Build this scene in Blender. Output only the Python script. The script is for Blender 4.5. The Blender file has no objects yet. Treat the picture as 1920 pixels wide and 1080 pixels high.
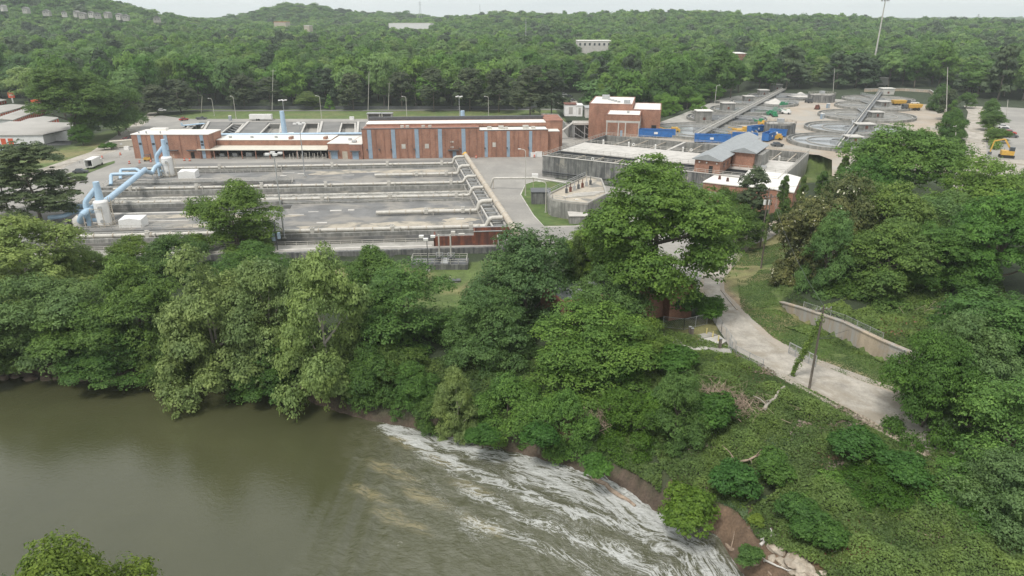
import bpy, math, random
import numpy as np
from mathutils import Vector, Matrix
C = bpy.context.scene.collection
SC = bpy.context.scene
PI = math.pi
# ---------------------------------------------------------------- survey camera: photo measurements -> metres on a level
F, PITCH, H = 1283.0, math.radians(21.5), 50.0
def G(x, y, z=0.0):
    dx, dy = (x-960)/F, (540-y)/F
    d = (dx, math.cos(PITCH)+dy*math.sin(PITCH), -math.sin(PITCH)+dy*math.cos(PITCH))
    t = (z-H)/d[2]
    return Vector((d[0]*t, d[1]*t, z))
def at_Y(x, y, Y):                      # point on the sight line at distance Y
    dx, dy = (x-960)/F, (540-y)/F
    fy = math.cos(PITCH)+dy*math.sin(PITCH); fz = -math.sin(PITCH)+dy*math.cos(PITCH)
    t = Y/fy
    return Vector((dx*t, Y, H+fz*t))
def ppm(Y, z=0.0):                      # photo pixels per metre at a distance
    return F/(Y*math.cos(PITCH)+(H-z)*math.sin(PITCH))
# ---------------------------------------------------------------- materials
def nn(nt, t, **k):
    n = nt.nodes.new(t)
    for a, v in k.items(): setattr(n, a, v)
    return n
def ramp(nt, fac, stops, interp='LINEAR'):
    r = nn(nt, 'ShaderNodeValToRGB'); r.color_ramp.interpolation = interp
    e = r.color_ramp.elements
    while len(e) > 1: e.remove(e[-1])
    e[0].position, e[0].color = stops[0][0], (*stops[0][1], 1)
    for p, c in stops[1:]:
        q = e.new(p); q.color = (*c, 1)
    nt.links.new(fac, r.inputs[0]); return r.outputs[0]
def mixc(nt, fac, a, b, mode='MIX'):
    m = nn(nt, 'ShaderNodeMix', data_type='RGBA', blend_type=mode)
    for s, v in ((0, fac), (6, a), (7, b)):
        if isinstance(v, (float, int)): m.inputs[s].default_value = v
        elif isinstance(v, tuple): m.inputs[s].default_value = (*v, 1)
        else: nt.links.new(v, m.inputs[s])
    return m.outputs[2]
def noise(nt, scale, detail=4, rough=.55, vec=None, vscale=None, dist=0):
    n = nn(nt, 'ShaderNodeTexNoise'); n.inputs['Scale'].default_value = scale
    n.inputs['Detail'].default_value = detail; n.inputs['Roughness'].default_value = rough
    n.inputs['Distortion'].default_value = dist
    if vec is None: vec = nn(nt, 'ShaderNodeNewGeometry').outputs['Position']
    if vscale:
        mp = nn(nt, 'ShaderNodeMapping'); mp.inputs['Scale'].default_value = vscale
        nt.links.new(vec, mp.inputs[0]); vec = mp.outputs[0]
    nt.links.new(vec, n.inputs['Vector']); return n.outputs['Fac']
def newmat(name, rough=.8, metal=0):
    m = bpy.data.materials.new(name); m.use_nodes = True
    b = m.node_tree.nodes['Principled BSDF']
    b.inputs['Roughness'].default_value = rough; b.inputs['Metallic'].default_value = metal
    return m, m.node_tree, b
def dirty(name, col, var=.25, scale=.6, rough=.8, metal=0, dirt=None, dscale=.12, dlo=.45, dhi=.65, damt=.8, streak=None, bump=0, fine=6):
    """weathered paint, concrete, asphalt...: base colour broken by two noises, patches of dirt and vertical streaks"""
    m, nt, b = newmat(name, rough, metal)
    lo = tuple(c*(1-var) for c in col); hi = tuple(min(.92, c*(1+var)) for c in col)
    c = ramp(nt, noise(nt, scale, 6, .65), [(.3, lo), (.7, hi)])
    f2 = ramp(nt, noise(nt, fine, 3, .6), [(.3, (.86,)*3), (.7, (1.1,)*3)])
    c = mixc(nt, 1.0, c, f2, 'MULTIPLY')
    if dirt:
        f = ramp(nt, noise(nt, dscale, 7, .62, dist=.6), [(dlo, (0, 0, 0)), (dhi, (damt,)*3)])
        c = mixc(nt, f, c, dirt)
    if streak:
        f = ramp(nt, noise(nt, 1.2, 5, .6, vscale=(1, 1, .09)), [(.42, (0, 0, 0)), (.62, (.85,)*3)])
        c = mixc(nt, f, c, streak)
    nt.links.new(c, b.inputs['Base Color'])
    if bump:
        bp = nn(nt, 'ShaderNodeBump'); bp.inputs['Strength'].default_value = bump; bp.inputs['Distance'].default_value = .1
        nt.links.new(noise(nt, fine*.7, 5, .7), bp.inputs['Height']); nt.links.new(bp.outputs[0], b.inputs['Normal'])
    return m
def brickmat(name, col, dark):
    m, nt, b = newmat(name, .85)
    tc = nn(nt, 'ShaderNodeTexCoord').outputs['Object']
    sp = nn(nt, 'ShaderNodeSeparateXYZ'); nt.links.new(tc, sp.inputs[0])
    ad = nn(nt, 'ShaderNodeMath', operation='ADD'); nt.links.new(sp.outputs[0], ad.inputs[0]); nt.links.new(sp.outputs[1], ad.inputs[1])
    cb = nn(nt, 'ShaderNodeCombineXYZ'); nt.links.new(ad.outputs[0], cb.inputs[0]); nt.links.new(sp.outputs[2], cb.inputs[1])
    br = nn(nt, 'ShaderNodeTexBrick'); nt.links.new(cb.outputs[0], br.inputs['Vector'])
    br.inputs['Scale'].default_value = 1.0; br.inputs['Brick Width'].default_value = .42; br.inputs['Row Height'].default_value = .16
    br.inputs['Mortar Size'].default_value = .012
    br.inputs['Color1'].default_value = (*col, 1); br.inputs['Color2'].default_value = (*[c*.72 for c in col], 1)
    br.inputs['Mortar'].default_value = (.36, .30, .26, 1)
    f = ramp(nt, noise(nt, .35, 6, .65, vscale=(1, 1, .5)), [(.35, (.72,)*3), (.68, (1.18,)*3)])
    c = mixc(nt, 1.0, br.outputs['Color'], f, 'MULTIPLY')
    f = ramp(nt, noise(nt, .9, 5, .6, vscale=(1, 1, .25)), [(.60, (0, 0, 0)), (.85, (.45,)*3)])
    c = mixc(nt, f, c, dark)
    f = ramp(nt, noise(nt, .5, 5, .7), [(.62, (0, 0, 0)), (.8, (.35,)*3)])
    c = mixc(nt, f, c, (.55, .42, .34))
    nt.links.new(c, b.inputs['Base Color']); return m
M = {}
M['brick'] = brickmat('red_brick', (.385, .175, .105), (.12, .06, .05))
M['brick_tan'] = brickmat('weathered_brick', (.33, .145, .095), (.10, .05, .04))
M['concrete'] = dirty('weathered_concrete', (.36, .345, .31), .22, .35, dirt=(.17, .165, .15), dscale=.18, dlo=.5, dhi=.72, damt=.6, bump=.2)
M['concrete_light'] = dirty('pale_concrete', (.52, .50, .46), .15, .4, dirt=(.30, .29, .27), dscale=.3, dlo=.52, dhi=.75, damt=.6)
M['concrete_dark'] = dirty('stained_concrete', (.20, .20, .19), .35, .5, dirt=(.50, .46, .38), dscale=.22, dlo=.58, dhi=.66, damt=.8, streak=(.055, .058, .06))
M['concrete_tank'] = dirty('tank_concrete', (.30, .295, .27), .3, .35, dirt=(.15, .15, .14), dscale=.5, dlo=.45, dhi=.65, damt=.7, streak=(.14, .14, .13))
M['deck'] = dirty('dark_deck_coating', (.168, .168, .164), .36, .16, dirt=(.30, .28, .245), dscale=.10, dlo=.47, dhi=.60, damt=.75, fine=3)
M['deck_stain'] = dirty('sediment_stain', (.42, .375, .30), .2, .3, dirt=(.16, .16, .15), dscale=.16, dlo=.5, dhi=.6, damt=.85, fine=3)
M['asphalt'] = dirty('asphalt', (.17, .168, .16), .2, .12, dirt=(.25, .24, .22), dscale=.07, dlo=.4, dhi=.7, damt=.7, fine=2)
M['asphalt_dark'] = dirty('dark_asphalt', (.085, .088, .09), .2, .2, fine=2)
M['yard'] = dirty('worn_yard_paving', (.335, .32, .29), .16, .10, dirt=(.24, .232, .215), dscale=.05, dlo=.4, dhi=.62, damt=.75, fine=1.5, rough=.9)
M['gravel'] = dirty('gravel_road', (.41, .38, .33), .3, .45, dirt=(.27, .235, .18), dscale=.16, dlo=.47, dhi=.62, damt=.75, fine=5, bump=.7, rough=.95)
M['dirt'] = dirty('tan_dirt', (.38, .32, .25), .2, .10, dirt=(.36, .345, .31), dscale=.05, dlo=.42, dhi=.6, damt=.8, fine=2, rough=.95)
M['roof_white'] = dirty('white_roof_membrane', (.74, .72, .67), .08, .2, dirt=(.52, .49, .44), dscale=.2, dlo=.55, dhi=.8, damt=.5)
M['roof_cream'] = dirty('cream_canopy_roof', (.62, .59, .50), .1, .3, dirt=(.4, .37, .31), dscale=.3, dlo=.5, dhi=.8, damt=.5)
M['roof_tan'] = dirty('beige_metal_roof', (.40, .385, .355), .1, .1, dirt=(.31, .30, .275), dscale=.04, dlo=.45, dhi=.7, damt=.7)
M['roof_blue'] = dirty('grey_blue_metal_roof', (.28, .30, .305), .1, .5, rough=.45, dirt=(.36, .38, .38), dscale=.4, damt=.4)
M['blue'] = dirty('light_blue_paint', (.42, .57, .70), .1, .5, rough=.4, dirt=(.27, .42, .58), dscale=.5, damt=.35)
M['panel_blue'] = dirty('faded_blue_panel', (.26, .345, .43), .12, .8, dirt=(.33, .38, .42), dscale=.5, damt=.5)
M['deep_blue'] = dirty('deep_blue_paint', (.035, .16, .44), .18, .8, rough=.45, dirt=(.05, .12, .28), dscale=.9, damt=.5)
M['white'] = dirty('white_paint', (.76, .755, .73), .06, .5, rough=.45, dirt=(.55, .52, .46), dscale=.6, dlo=.55, dhi=.8, damt=.45)
M['pipe'] = dirty('pale_pipe_jacket', (.52, .50, .45), .14, .8, rough=.5, dirt=(.34, .31, .26), dscale=.5, dlo=.5, dhi=.75, damt=.6)
M['pipe_beige'] = dirty('beige_pipe', (.47, .42, .34), .14, .8, rough=.6, dirt=(.36, .28, .2), dscale=.5, damt=.5)
M['steel'] = dirty('galvanised_steel', (.42, .43, .43), .12, 1, rough=.45, metal=.3)
M['steel_dark'] = dirty('dark_steel', (.09, .095, .10), .2, 1, rough=.5)
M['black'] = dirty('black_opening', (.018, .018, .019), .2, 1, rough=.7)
M['glass'] = dirty('window_glass', (.05, .06, .07), .1, 1, rough=.1)
M['rust'] = dirty('rusty_steel', (.23, .075, .04), .3, .5, dirt=(.10, .045, .035), dscale=.5, dlo=.45, dhi=.6, damt=.8, streak=(.07, .035, .03))
M['orange'] = dirty('orange_door', (.62, .11, .045), .12, .8)
M['yellow'] = dirty('machine_yellow', (.62, .37, .06), .15, .8, rough=.5, dirt=(.35, .22, .08), dscale=.8, damt=.5)
M['yellow_post'] = dirty('yellow_bollard_paint', (.62, .52, .22), .15, 1.5)
M['green'] = dirty('green_paint', (.03, .22, .10), .2, .8, rough=.5)
M['red'] = dirty('red_paint', (.40, .05, .04), .2, .8, rough=.5)
M['silver'] = dirty('silver_car_paint', (.45, .46, .47), .05, 1, rough=.3, metal=.4)
M['wood'] = dirty('weathered_wood', (.17, .145, .12), .3, 1.5, streak=(.09, .075, .06))
M['driftwood'] = dirty('bleached_driftwood', (.36, .28, .21), .3, 1.5, dirt=(.16, .11, .08), dscale=1.2, damt=.7)
M['rock'] = dirty('pale_rock', (.40, .35, .28), .3, 1.2, dirt=(.22, .16, .11), dscale=.8, dlo=.45, dhi=.65, damt=.8, bump=.8, fine=3)
M['bark'] = dirty('tree_bark', (.15, .125, .10), .35, 2, fine=8)
M['bark_pale'] = dirty('pale_bark', (.34, .31, .26), .3, 2, fine=8)
M['froth'] = dirty('frothy_water', (.50, .485, .44), .35, 1.2, rough=.5, dirt=(.13, .115, .085), dscale=.9, dlo=.5, dhi=.62, damt=.85, fine=4)
M['wall_retaining'] = dirty('old_retaining_wall', (.50, .41, .31), .18, .4, dirt=(.36, .36, .35), dscale=.12, dlo=.48, dhi=.56, damt=.85, streak=(.36, .29, .22))
def water_still(name, col, rough=.08):
    m, nt, b = newmat(name, rough); b.inputs['Base Color'].default_value = (*col, 1)
    bp = nn(nt, 'ShaderNodeBump'); bp.inputs['Strength'].default_value = .15; bp.inputs['Distance'].default_value = .05
    nt.links.new(noise(nt, 1.5, 4), bp.inputs['Height']); nt.links.new(bp.outputs[0], b.inputs['Normal']); return m
M['basin_water'] = water_still('basin_water', (.09, .09, .075))
M['clear_water'] = water_still('clarifier_water', (.22, .235, .24), .12)
# ---------------------------------------------------------------- mesh builder
class MB:
    def __init__(s): s.v = []; s.f = []
    def add(s, vs, fs):
        o = len(s.v); s.v += [tuple(v) for v in vs]; s.f += [tuple(i+o for i in f) for f in fs]; return s
    def box(s, x0, x1, y0, y1, z0, z1):
        return s.add([(x0,y0,z0),(x1,y0,z0),(x1,y1,z0),(x0,y1,z0),(x0,y0,z1),(x1,y0,z1),(x1,y1,z1),(x0,y1,z1)],
                     [(3,2,1,0),(4,5,6,7),(0,1,5,4),(1,2,6,5),(2,3,7,6),(3,0,4,7)])
    def cbox(s, cx, cy, z0, sx, sy, sz): return s.box(cx-sx/2, cx+sx/2, cy-sy/2, cy+sy/2, z0, z0+sz)
    def prism(s, poly, z0, z1):
        a = sum(poly[i][0]*poly[(i+1)%len(poly)][1]-poly[(i+1)%len(poly)][0]*poly[i][1] for i in range(len(poly)))
        if a < 0: poly = poly[::-1]
        n = len(poly)
        zz = (lambda p, z: z(p) if callable(z) else z)
        return s.add([(p[0], p[1], zz(p, z0)) for p in poly]+[(p[0], p[1], zz(p, z1)) for p in poly],
                     [tuple(range(n-1, -1, -1)), tuple(range(n, 2*n))]+[(i, (i+1)%n, n+(i+1)%n, n+i) for i in range(n)])
    def sheet(s, poly, z=0):
        a = sum(poly[i][0]*poly[(i+1)%len(poly)][1]-poly[(i+1)%len(poly)][0]*poly[i][1] for i in range(len(poly)))
        if a < 0: poly = poly[::-1]
        return s.add([(p[0], p[1], z) for p in poly], [tuple(range(len(poly)))])
    def beam(s, a, b, w, h=None):               # square bar between two points
        h = h or w; a = Vector(a); b = Vector(b); d = (b-a).normalized()
        r = d.cross(Vector((0,0,1)))
        r = Vector((1,0,0)) if r.length < 1e-4 else r.normalized()
        u = r.cross(d)
        q = [(-w/2,-h/2),(w/2,-h/2),(w/2,h/2),(-w/2,h/2)]
        return s.add([p+r*x+u*y for p in (a, b) for x, y in q], [(3,2,1,0),(4,5,6,7),(0,1,5,4),(1,2,6,5),(2,3,7,6),(3,0,4,7)])
    def tube(s, pts, r, seg=10, cap=True):
        pts = [Vector(p) for p in pts]; n = len(pts)
        rs = r if isinstance(r, (list, tuple)) else [r]*n
        o = len(s.v); vs = []; up = None
        for i, p in enumerate(pts):
            d = (pts[min(i+1, n-1)]-pts[max(i-1, 0)]).normalized()
            if up is None: up = Vector((0,0,1)) if abs(d.z) < .9 else Vector((1,0,0))
            x = d.cross(up).normalized(); y = x.cross(d).normalized(); up = y
            for k in range(seg):
                a = 2*PI*k/seg; vs.append(p+(x*math.cos(a)+y*math.sin(a))*rs[i])
        fs = [(i*seg+k, (i+1)*seg+k, (i+1)*seg+(k+1)%seg, i*seg+(k+1)%seg) for i in range(n-1) for k in range(seg)]
        if cap: fs += [tuple(range(seg)), tuple((n-1)*seg+k for k in range(seg-1, -1, -1))]
        return s.add(vs, fs)
    def cyl(s, x, y, z0, z1, r, seg=16, r2=None): return s.tube([(x,y,z0),(x,y,z1)], [r, r if r2 is None else r2], seg)
    def ring(s, x, y, z0, z1, r0, r1, seg=64, a0=0, a1=2*PI):
        full = abs(a1-a0-2*PI) < 1e-6; m = seg if full else seg+1
        vs = []
        for k in range(m):
            a = a0+(a1-a0)*k/seg; c, q = math.cos(a), math.sin(a)
            vs += [(x+r0*c,y+r0*q,z0),(x+r1*c,y+r1*q,z0),(x+r1*c,y+r1*q,z1),(x+r0*c,y+r0*q,z1)]
        fs = []
        for k in range(seg):
            a, b = 4*k, 4*((k+1)%m)
            for i in range(4): fs.append((a+i, a+(i+1)%4, b+(i+1)%4, b+i))
        return s.add(vs, fs)
    def disc(s, x, y, z, r, seg=48): return s.sheet([(x+r*math.cos(2*PI*k/seg), y+r*math.sin(2*PI*k/seg)) for k in range(seg)], z)
    def rail(s, pts, h=1.1, step=2.5, w=.07):   # two-rail railing following points
        for a, b in zip(pts[:-1], pts[1:]):
            a, b = Vector(a), Vector(b); n = max(1, int((b-a).length/step))
            for z in (h, h*.55): s.beam(a+Vector((0,0,z)), b+Vector((0,0,z)), w)
            for i in range(n+1):
                p = a.lerp(b, i/n); s.beam(p, p+Vector((0,0,h)), w)
        return s
    def build(s, name, mat, parent=None, smooth=False, loc=None, rz=0):
        me = bpy.data.meshes.new(name); me.from_pydata(s.v, [], s.f); me.update()
        me.materials.append(M[mat] if isinstance(mat, str) else mat)
        if smooth:
            me.polygons.foreach_set('use_smooth', [True]*len(me.polygons))
            try: me.set_sharp_from_angle(angle=math.radians(40))
            except Exception: pass
        o = bpy.data.objects.new(name, me); C.objects.link(o)
        if parent: o.parent = parent
        if loc: o.location = loc
        if rz: o.rotation_euler[2] = rz
        return o
def tag(o, label=None, cat=None, group=None, kind=None):
    if label: o['label'] = label
    if cat: o['category'] = cat
    if group: o['group'] = group
    if kind: o['kind'] = kind
    return o
def thing(name, label, cat, loc=(0,0,0), rz=0, group=None):
    o = bpy.data.objects.new(name, None); C.objects.link(o); o.empty_display_size = .5
    o.location = loc; o.rotation_euler = (0, 0, rz); return tag(o, label, cat, group)
def frame(name, label, cat, pa, pb, group=None):   # local x runs from pa to pb along the front, y goes away from the camera
    a, b = Vector(pa), Vector(pb)
    return thing(name, label, cat, a, math.atan2(b.y-a.y, b.x-a.x), group), (b.xy-a.xy).length
def copy_tree(root, loc, rz=0, label=None, scale=None, group=None):
    r = root.copy(); C.objects.link(r); r.location = loc; r.rotation_euler = (0, 0, rz)
    if scale: r.scale = scale
    if label: r['label'] = label
    if group: r['group'] = group
    for ch in root.children:
        c = ch.copy(); C.objects.link(c); c.parent = r
        for g in ch.children:
            d = g.copy(); C.objects.link(d); d.parent = c
    return r
def px(poly, z=0): return [tuple(G(x, y, z).xy) for x, y in poly]
def struct(name, mb, mat, **k): return tag(mb.build(name, mat, **k), kind='structure')
# ---------------------------------------------------------------- camera, light, sky
cam = bpy.data.objects.new('camera', bpy.data.cameras.new('camera')); C.objects.link(cam); SC.camera = cam
cam.location = (0, 0, H); cam.rotation_euler = (PI/2-PITCH, 0, 0)
cam.data.sensor_width = 36; cam.data.lens = 36*F/1920; cam.data.clip_start = .5; cam.data.clip_end = 30000
SUN_EL, SUN_AZ = math.radians(58), math.radians(215)     # azimuth from +Y clockwise: behind the camera, to the left
sun = bpy.data.objects.new('sun', bpy.data.lights.new('sun', 'SUN')); C.objects.link(sun)
sun.data.energy = 2.2; sun.data.angle = math.radians(11); sun.data.color = (1, .96, .90)
sd = Vector((math.sin(SUN_AZ)*math.cos(SUN_EL), math.cos(SUN_AZ)*math.cos(SUN_EL), math.sin(SUN_EL)))
sun.rotation_euler = sd.to_track_quat('Z', 'Y').to_euler()
W = bpy.data.worlds.new('World'); SC.world = W; W.use_nodes = True
nt = W.node_tree; bg = nt.nodes['Background']
sky = nn(nt, 'ShaderNodeTexSky', sky_type='NISHITA', sun_disc=False, sun_elevation=SUN_EL, sun_rotation=SUN_AZ)
k1 = nn(nt, 'ShaderNodeVectorMath', operation='SCALE'); k1.inputs['Scale'].default_value = .10; nt.links.new(sky.outputs[0], k1.inputs[0])
tc = nn(nt, 'ShaderNodeTexCoord').outputs['Generated']
sp = nn(nt, 'ShaderNodeSeparateXYZ'); nt.links.new(tc, sp.inputs[0])
grad = ramp(nt, sp.outputs[2], [(0, (.80, .835, .85)), (.05, (.80, .825, .835)), (.35, (.86, .875, .88)), (1, (1.0, 1.0, 1.0))])
cl = ramp(nt, noise(nt, 2.2, 7, .6, vec=tc, vscale=(1, 1, 5), dist=.4), [(.35, (.90, .915, .93)), (.62, (1.06, 1.05, 1.035))])
cloud = mixc(nt, 1.0, grad, cl, 'MULTIPLY')
skyc = mixc(nt, .9, k1.outputs[0], cloud)
nt.links.new(skyc, bg.inputs['Color']); bg.inputs['Strength'].default_value = .98
SC.view_settings.view_transform = 'Standard'; SC.view_settings.look = 'None'; SC.view_settings.gamma = 1
SC.view_settings.exposure = 0.3
SC.cycles.max_bounces = 6; SC.cycles.diffuse_bounces = 3; SC.cycles.transmission_bounces = 3; SC.cycles.glossy_bounces = 3
SC.cycles.transparent_max_bounces = 4; SC.cycles.caustics_reflective = False; SC.cycles.caustics_refractive = False
SC.cycles.use_denoising = True; SC.cycles.volume_bounces = 1
# ================================================================ TERRAIN
def xy(poly, z=0): return np.array(px(poly, z))
SHORE = [(-1500, 150), (-400, 118), (-180, 109)]+px([(0,705),(180,712),(350,715),(480,742),(560,748),(640,775),(700,790),(780,806),(860,830),(930,842),(1000,860),(1120,893),(1180,925),(1230,962),(1300,985),(1345,1005),(1370,1045)], -8)+[(26.5, 57), (31, 40), (36, 10), (40, -80)]
NEAR = [(8, -80), (6, -5), (-2, 18), (-16, 31), (-32, 40), (-70, 50), (-180, 62), (-1500, 60)]
RIVER = np.array(SHORE+NEAR)
def segdist(X, Y, poly, closed=False):
    P = np.array(poly); Q = np.roll(P, -1, 0) if closed else P[1:]
    P = P if closed else P[:-1]
    best = np.full(X.shape, 1e9)
    for (ax, ay), (bx, by) in zip(P, Q):
        dx, dy = bx-ax, by-ay; t = np.clip(((X-ax)*dx+(Y-ay)*dy)/(dx*dx+dy*dy+1e-9), 0, 1)
        best = np.minimum(best, np.hypot(X-ax-t*dx, Y-ay-t*dy))
    return best
def inside(X, Y, poly):
    P = np.array(poly); r = np.zeros(X.shape, bool)
    for (ax, ay), (bx, by) in zip(P, np.roll(P, -1, 0)):
        c = ((ay > Y) != (by > Y)) & (X < (bx-ax)*(Y-ay)/(by-ay+1e-12)+ax); r ^= c
    return r
def sstep(a, b, x): t = np.clip((x-a)/(b-a), 0, 1); return t*t*(3-2*t)
def vnoise(X, Y, s, seed=0):
    X, Y = X/s+seed*17.3, Y/s-seed*9.1
    def h(i, j): return np.modf(np.abs(np.sin(i*127.1+j*311.7)*43758.5453))[0]
    i, j = np.floor(X), np.floor(Y); u, v = X-i, Y-j; u = u*u*(3-2*u); v = v*v*(3-2*v)
    return (h(i,j)*(1-u)+h(i+1,j)*u)*(1-v)+(h(i,j+1)*(1-u)+h(i+1,j+1)*u)*v
def fbm(X, Y, s, o=4, seed=0): return sum(vnoise(X, Y, s/2**k, seed+k)*.5**k for k in range(o))/sum(.5**k for k in range(o))
ROADR = xy([(1500,395),(1400,470),(1345,520),(1348,545),(1385,585),(1440,640),(1500,672),(1570,700),(1668,735),(1800,800),(2000,900)])
OA = (1.5, 153.5)
def WP(a, b, z=0.0): return Vector((OA[0]+.996*a-.182*b, OA[1]+.09*a+.983*b, z))
DECK = np.array([WP(-118,.6).xy, WP(-.4,.6).xy, WP(-.4,103.5).xy, WP(-118,103.5).xy])
WORKS = [(1143,254),(1536,289),(1560,296),(1640,335),(1775,350),(1850,430),(2500,440),(2500,186),(1800,176),(1748,160),(1460,157),(1340,186),(1240,224),(1205,233)]
WORKS = xy(WORKS, 6)
REAR = xy([(350,250),(375,229),(686,229),(686,251)])
FRONT_LAWN = np.array([(-300, 40), (-300, 148), tuple(G(-60,492).xy), tuple(G(420,482).xy), tuple(G(968,474).xy), (6, 146), (2, 40)])
WALL = np.vstack([xy([(1452,569),(1502,600),(1577,635),(1647,672),(1700,697)]), [[78, 72]]])
ROADC = xy([(1300,640),(1350,600),(1410,640),(1480,682),(1545,716),(1620,757),(1700,800),(1830,870),(2050,980)])
def terrain(X, Y):
    X = np.asarray(X, float); Y = np.asarray(Y, float)
    d = segdist(X, Y, RIVER, True); ins = inside(X, Y, RIVER)
    plat = np.zeros(X.shape)
    # lawn and wooded bank below the basin wall
    fl = sstep(8, 2, X)*sstep(154.6, 153.4, Y-.09*X)
    plat = plat-1.4*fl
    plat = np.where(inside(X, Y, DECK), -2.6, plat)
    plat = np.where(inside(X, Y, REAR), -4.5, plat)
    # wooded hill right of the service road, held by the retaining wall
    dr = segdist(X, Y, ROADR); side = inside(X, Y, np.vstack([ROADR, [[300, 60], [300, 190]]]))
    bw = inside(X, Y, np.vstack([WALL, [[90, 40], [300, 40], [300, 175], [60, 175]]])); dwl = segdist(X, Y, WALL)
    hs = np.where(bw & (Y < 122), (.9+2.1*sstep(48.5, 53, X))*sstep(.1, .9, dwl)+np.clip(dwl-1, 0, 99)*.13, 0)
    hs = np.maximum(hs, np.where(bw | (Y > 116), (dr-1)*.17*sstep(111, 119, Y), 0))
    hill = np.clip(hs, 0, 7)*sstep(178, 150, Y)*sstep(150, 95, X)
    plat = plat+np.where(side, hill, 0)
    dw = segdist(X, Y, WORKS, True); iw = inside(X, Y, WORKS)
    wp_ = 6*np.where(iw, 1.0, sstep(12, 0, dw)*np.where((X < 40) | ((Y < 285) & (X < 118)), 0, 1))
    plat = np.where(wp_ > .01, np.maximum(plat, wp_), plat)
    # far country
    r = np.hypot(X, Y)
    far = 6*sstep(430, 800, r)+14*sstep(800, 1500, r)+8*sstep(1500, 3000, r)
    far += (fbm(X, Y, 420, 4, 3)-.5)*26*sstep(600, 1400, r)
    def hillg(pxx, Yc, hh, wx, wy):
        Xc = (pxx-960)/F*Yc/.98
        return hh*np.exp(-((X-Xc)/wx)**2-((Y-Yc)/wy)**2)
    far += hillg(120, 1250, 62, 200, 200)+hillg(-150, 1300, 70, 260, 240)+hillg(600, 1750, 36, 110, 160)+hillg(520, 1900, 16, 130, 160)+hillg(760, 1900, 16, 90, 120)
    far += hillg(1200, 1500, 19, 260, 160)+hillg(960, 1700, 14, 160, 200)+hillg(1380, 1250, 6, 160, 120)-hillg(390, 2500, 14, 300, 400)-hillg(1800, 2100, 16, 500, 700)-hillg(1550, 3000, 10, 500, 900)
    plat = plat+far
    width = 13+9*sstep(-5, 25, X)
    nz = (fbm(X, Y, 9, 3, 1)-.5)
    z = np.where(ins, -8.4-np.clip(d, 0, 3)*.7, -8.35+1.5*sstep(0, 1.6, d+nz*1.2)+(plat+6.85)*sstep(.8, 1, np.clip(d/width, 0, 1)**.75))
    bank = -6.85+(plat+6.85)*(np.clip(d/width, 0, 1)**.75)
    z = np.where(ins, z, np.where(d < width, np.minimum(-8.35+1.5*sstep(0, 1.6, d+nz*1.2), 0)+(bank+6.85), plat))
    rc = segdist(X, Y, ROADC); z = np.where(~ins & (z < 0) & (X > 8), z*sstep(4.4, 8.0, rc), z)
    z = np.where(~ins & (d < width+4) & (d > 1) & (rc > 7), z+nz*.7*sstep(width+4, width-6, d), z)
    return z
def Z(x, y): return float(terrain(np.array([x]), np.array([y]))[0])
def axis(segs):
    out = [segs[0][0]]
    for a, b, s0, s1 in segs:
        x = a
        while x < b-1e-6:
            t = (x-a)/(b-a); x += s0+(s1-s0)*t; out.append(min(x, b))
    return np.array(sorted(set(np.round(out, 3))))
ax = axis([(-6000,-900,300,60),(-900,-130,40,3),(-130,110,1.15,1.15),(110,900,3,40),(900,6000,60,300)])
ay = axis([(-80,40,10,2),(40,175,1.15,1.15),(175,500,3,6),(500,2600,8,30),(2600,5200,60,200)])
gx, gy = np.meshgrid(ax, ay)
gz = terrain(gx, gy)
nx, ny = len(ax), len(ay)
def fastmesh(name, verts, faces4, mat, smooth=False, uv=None, cols=None, parent=None):
    me = bpy.data.meshes.new(name or 'crown'); n = len(faces4); k = faces4.shape[1]
    me.vertices.add(len(verts)); me.vertices.foreach_set('co', np.ascontiguousarray(verts, np.float32).ravel())
    me.loops.add(n*k); me.loops.foreach_set('vertex_index', np.ascontiguousarray(faces4, np.int32).ravel())
    me.polygons.add(n); me.polygons.foreach_set('loop_start', np.arange(0, n*k, k, dtype=np.int32))
    if smooth: me.polygons.foreach_set('use_smooth', np.ones(n, bool))
    me.update(calc_edges=True)
    if cols is not None:
        for cn, cv in cols.items():
            dom = 'POINT' if len(cv) == len(verts) else 'FACE'
            if cv.ndim == 1:
                a = me.attributes.new(cn, 'FLOAT', dom); a.data.foreach_set('value', np.ascontiguousarray(cv, np.float32))
            else:
                a = me.attributes.new(cn, 'FLOAT_COLOR', dom); a.data.foreach_set('color', np.ascontiguousarray(cv, np.float32).ravel())
    me.materials.append(mat)
    if name is None: return me
    o = bpy.data.objects.new(name, me); C.objects.link(o)
    if parent: o.parent = parent
    return o
vi = np.arange(nx*ny).reshape(ny, nx)
quads = np.stack([vi[:-1,:-1], vi[:-1,1:], vi[1:,1:], vi[1:,:-1]], -1).reshape(-1, 4)
X, Y = gx.ravel(), gy.ravel()
d = segdist(X, Y, RIVER, True); ins = inside(X, Y, RIVER)
col = np.zeros((len(X), 4)); col[:] = (.035, .05, .022, 1)              # woodland floor
def setc(mask, c): col[mask] = (*c, 1)
grassc = (.105, .15, .042)
lawns = [[(320,232),(345,205),(1040,205),(1065,232)], [(60,320),(30,300),(120,275),(210,240),(290,205),(310,214),(262,228),(225,268),(160,300)],
         [(-40,300),(0,292),(130,290),(200,262),(290,215),(250,250),(190,286),(100,318),(-60,345)],
         [(560,490),(1000,476),(1000,560),(800,600),(600,560)], [(1300,520),(1380,430),(1475,410),(1560,560),(1460,575),(1700,690),(1680,750),(1560,700),(1440,645),(1345,550)],
         [(1240,600),(1340,600),(1370,690),(1240,660)], [(1490,345),(1700,330),(1700,290),(1500,290)]]
for L in lawns: setc(inside(X, Y, xy(L)), grassc)
mown = col[:, 0] > .1
dryn = fbm(X, Y, 9, 4, 5)
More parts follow.
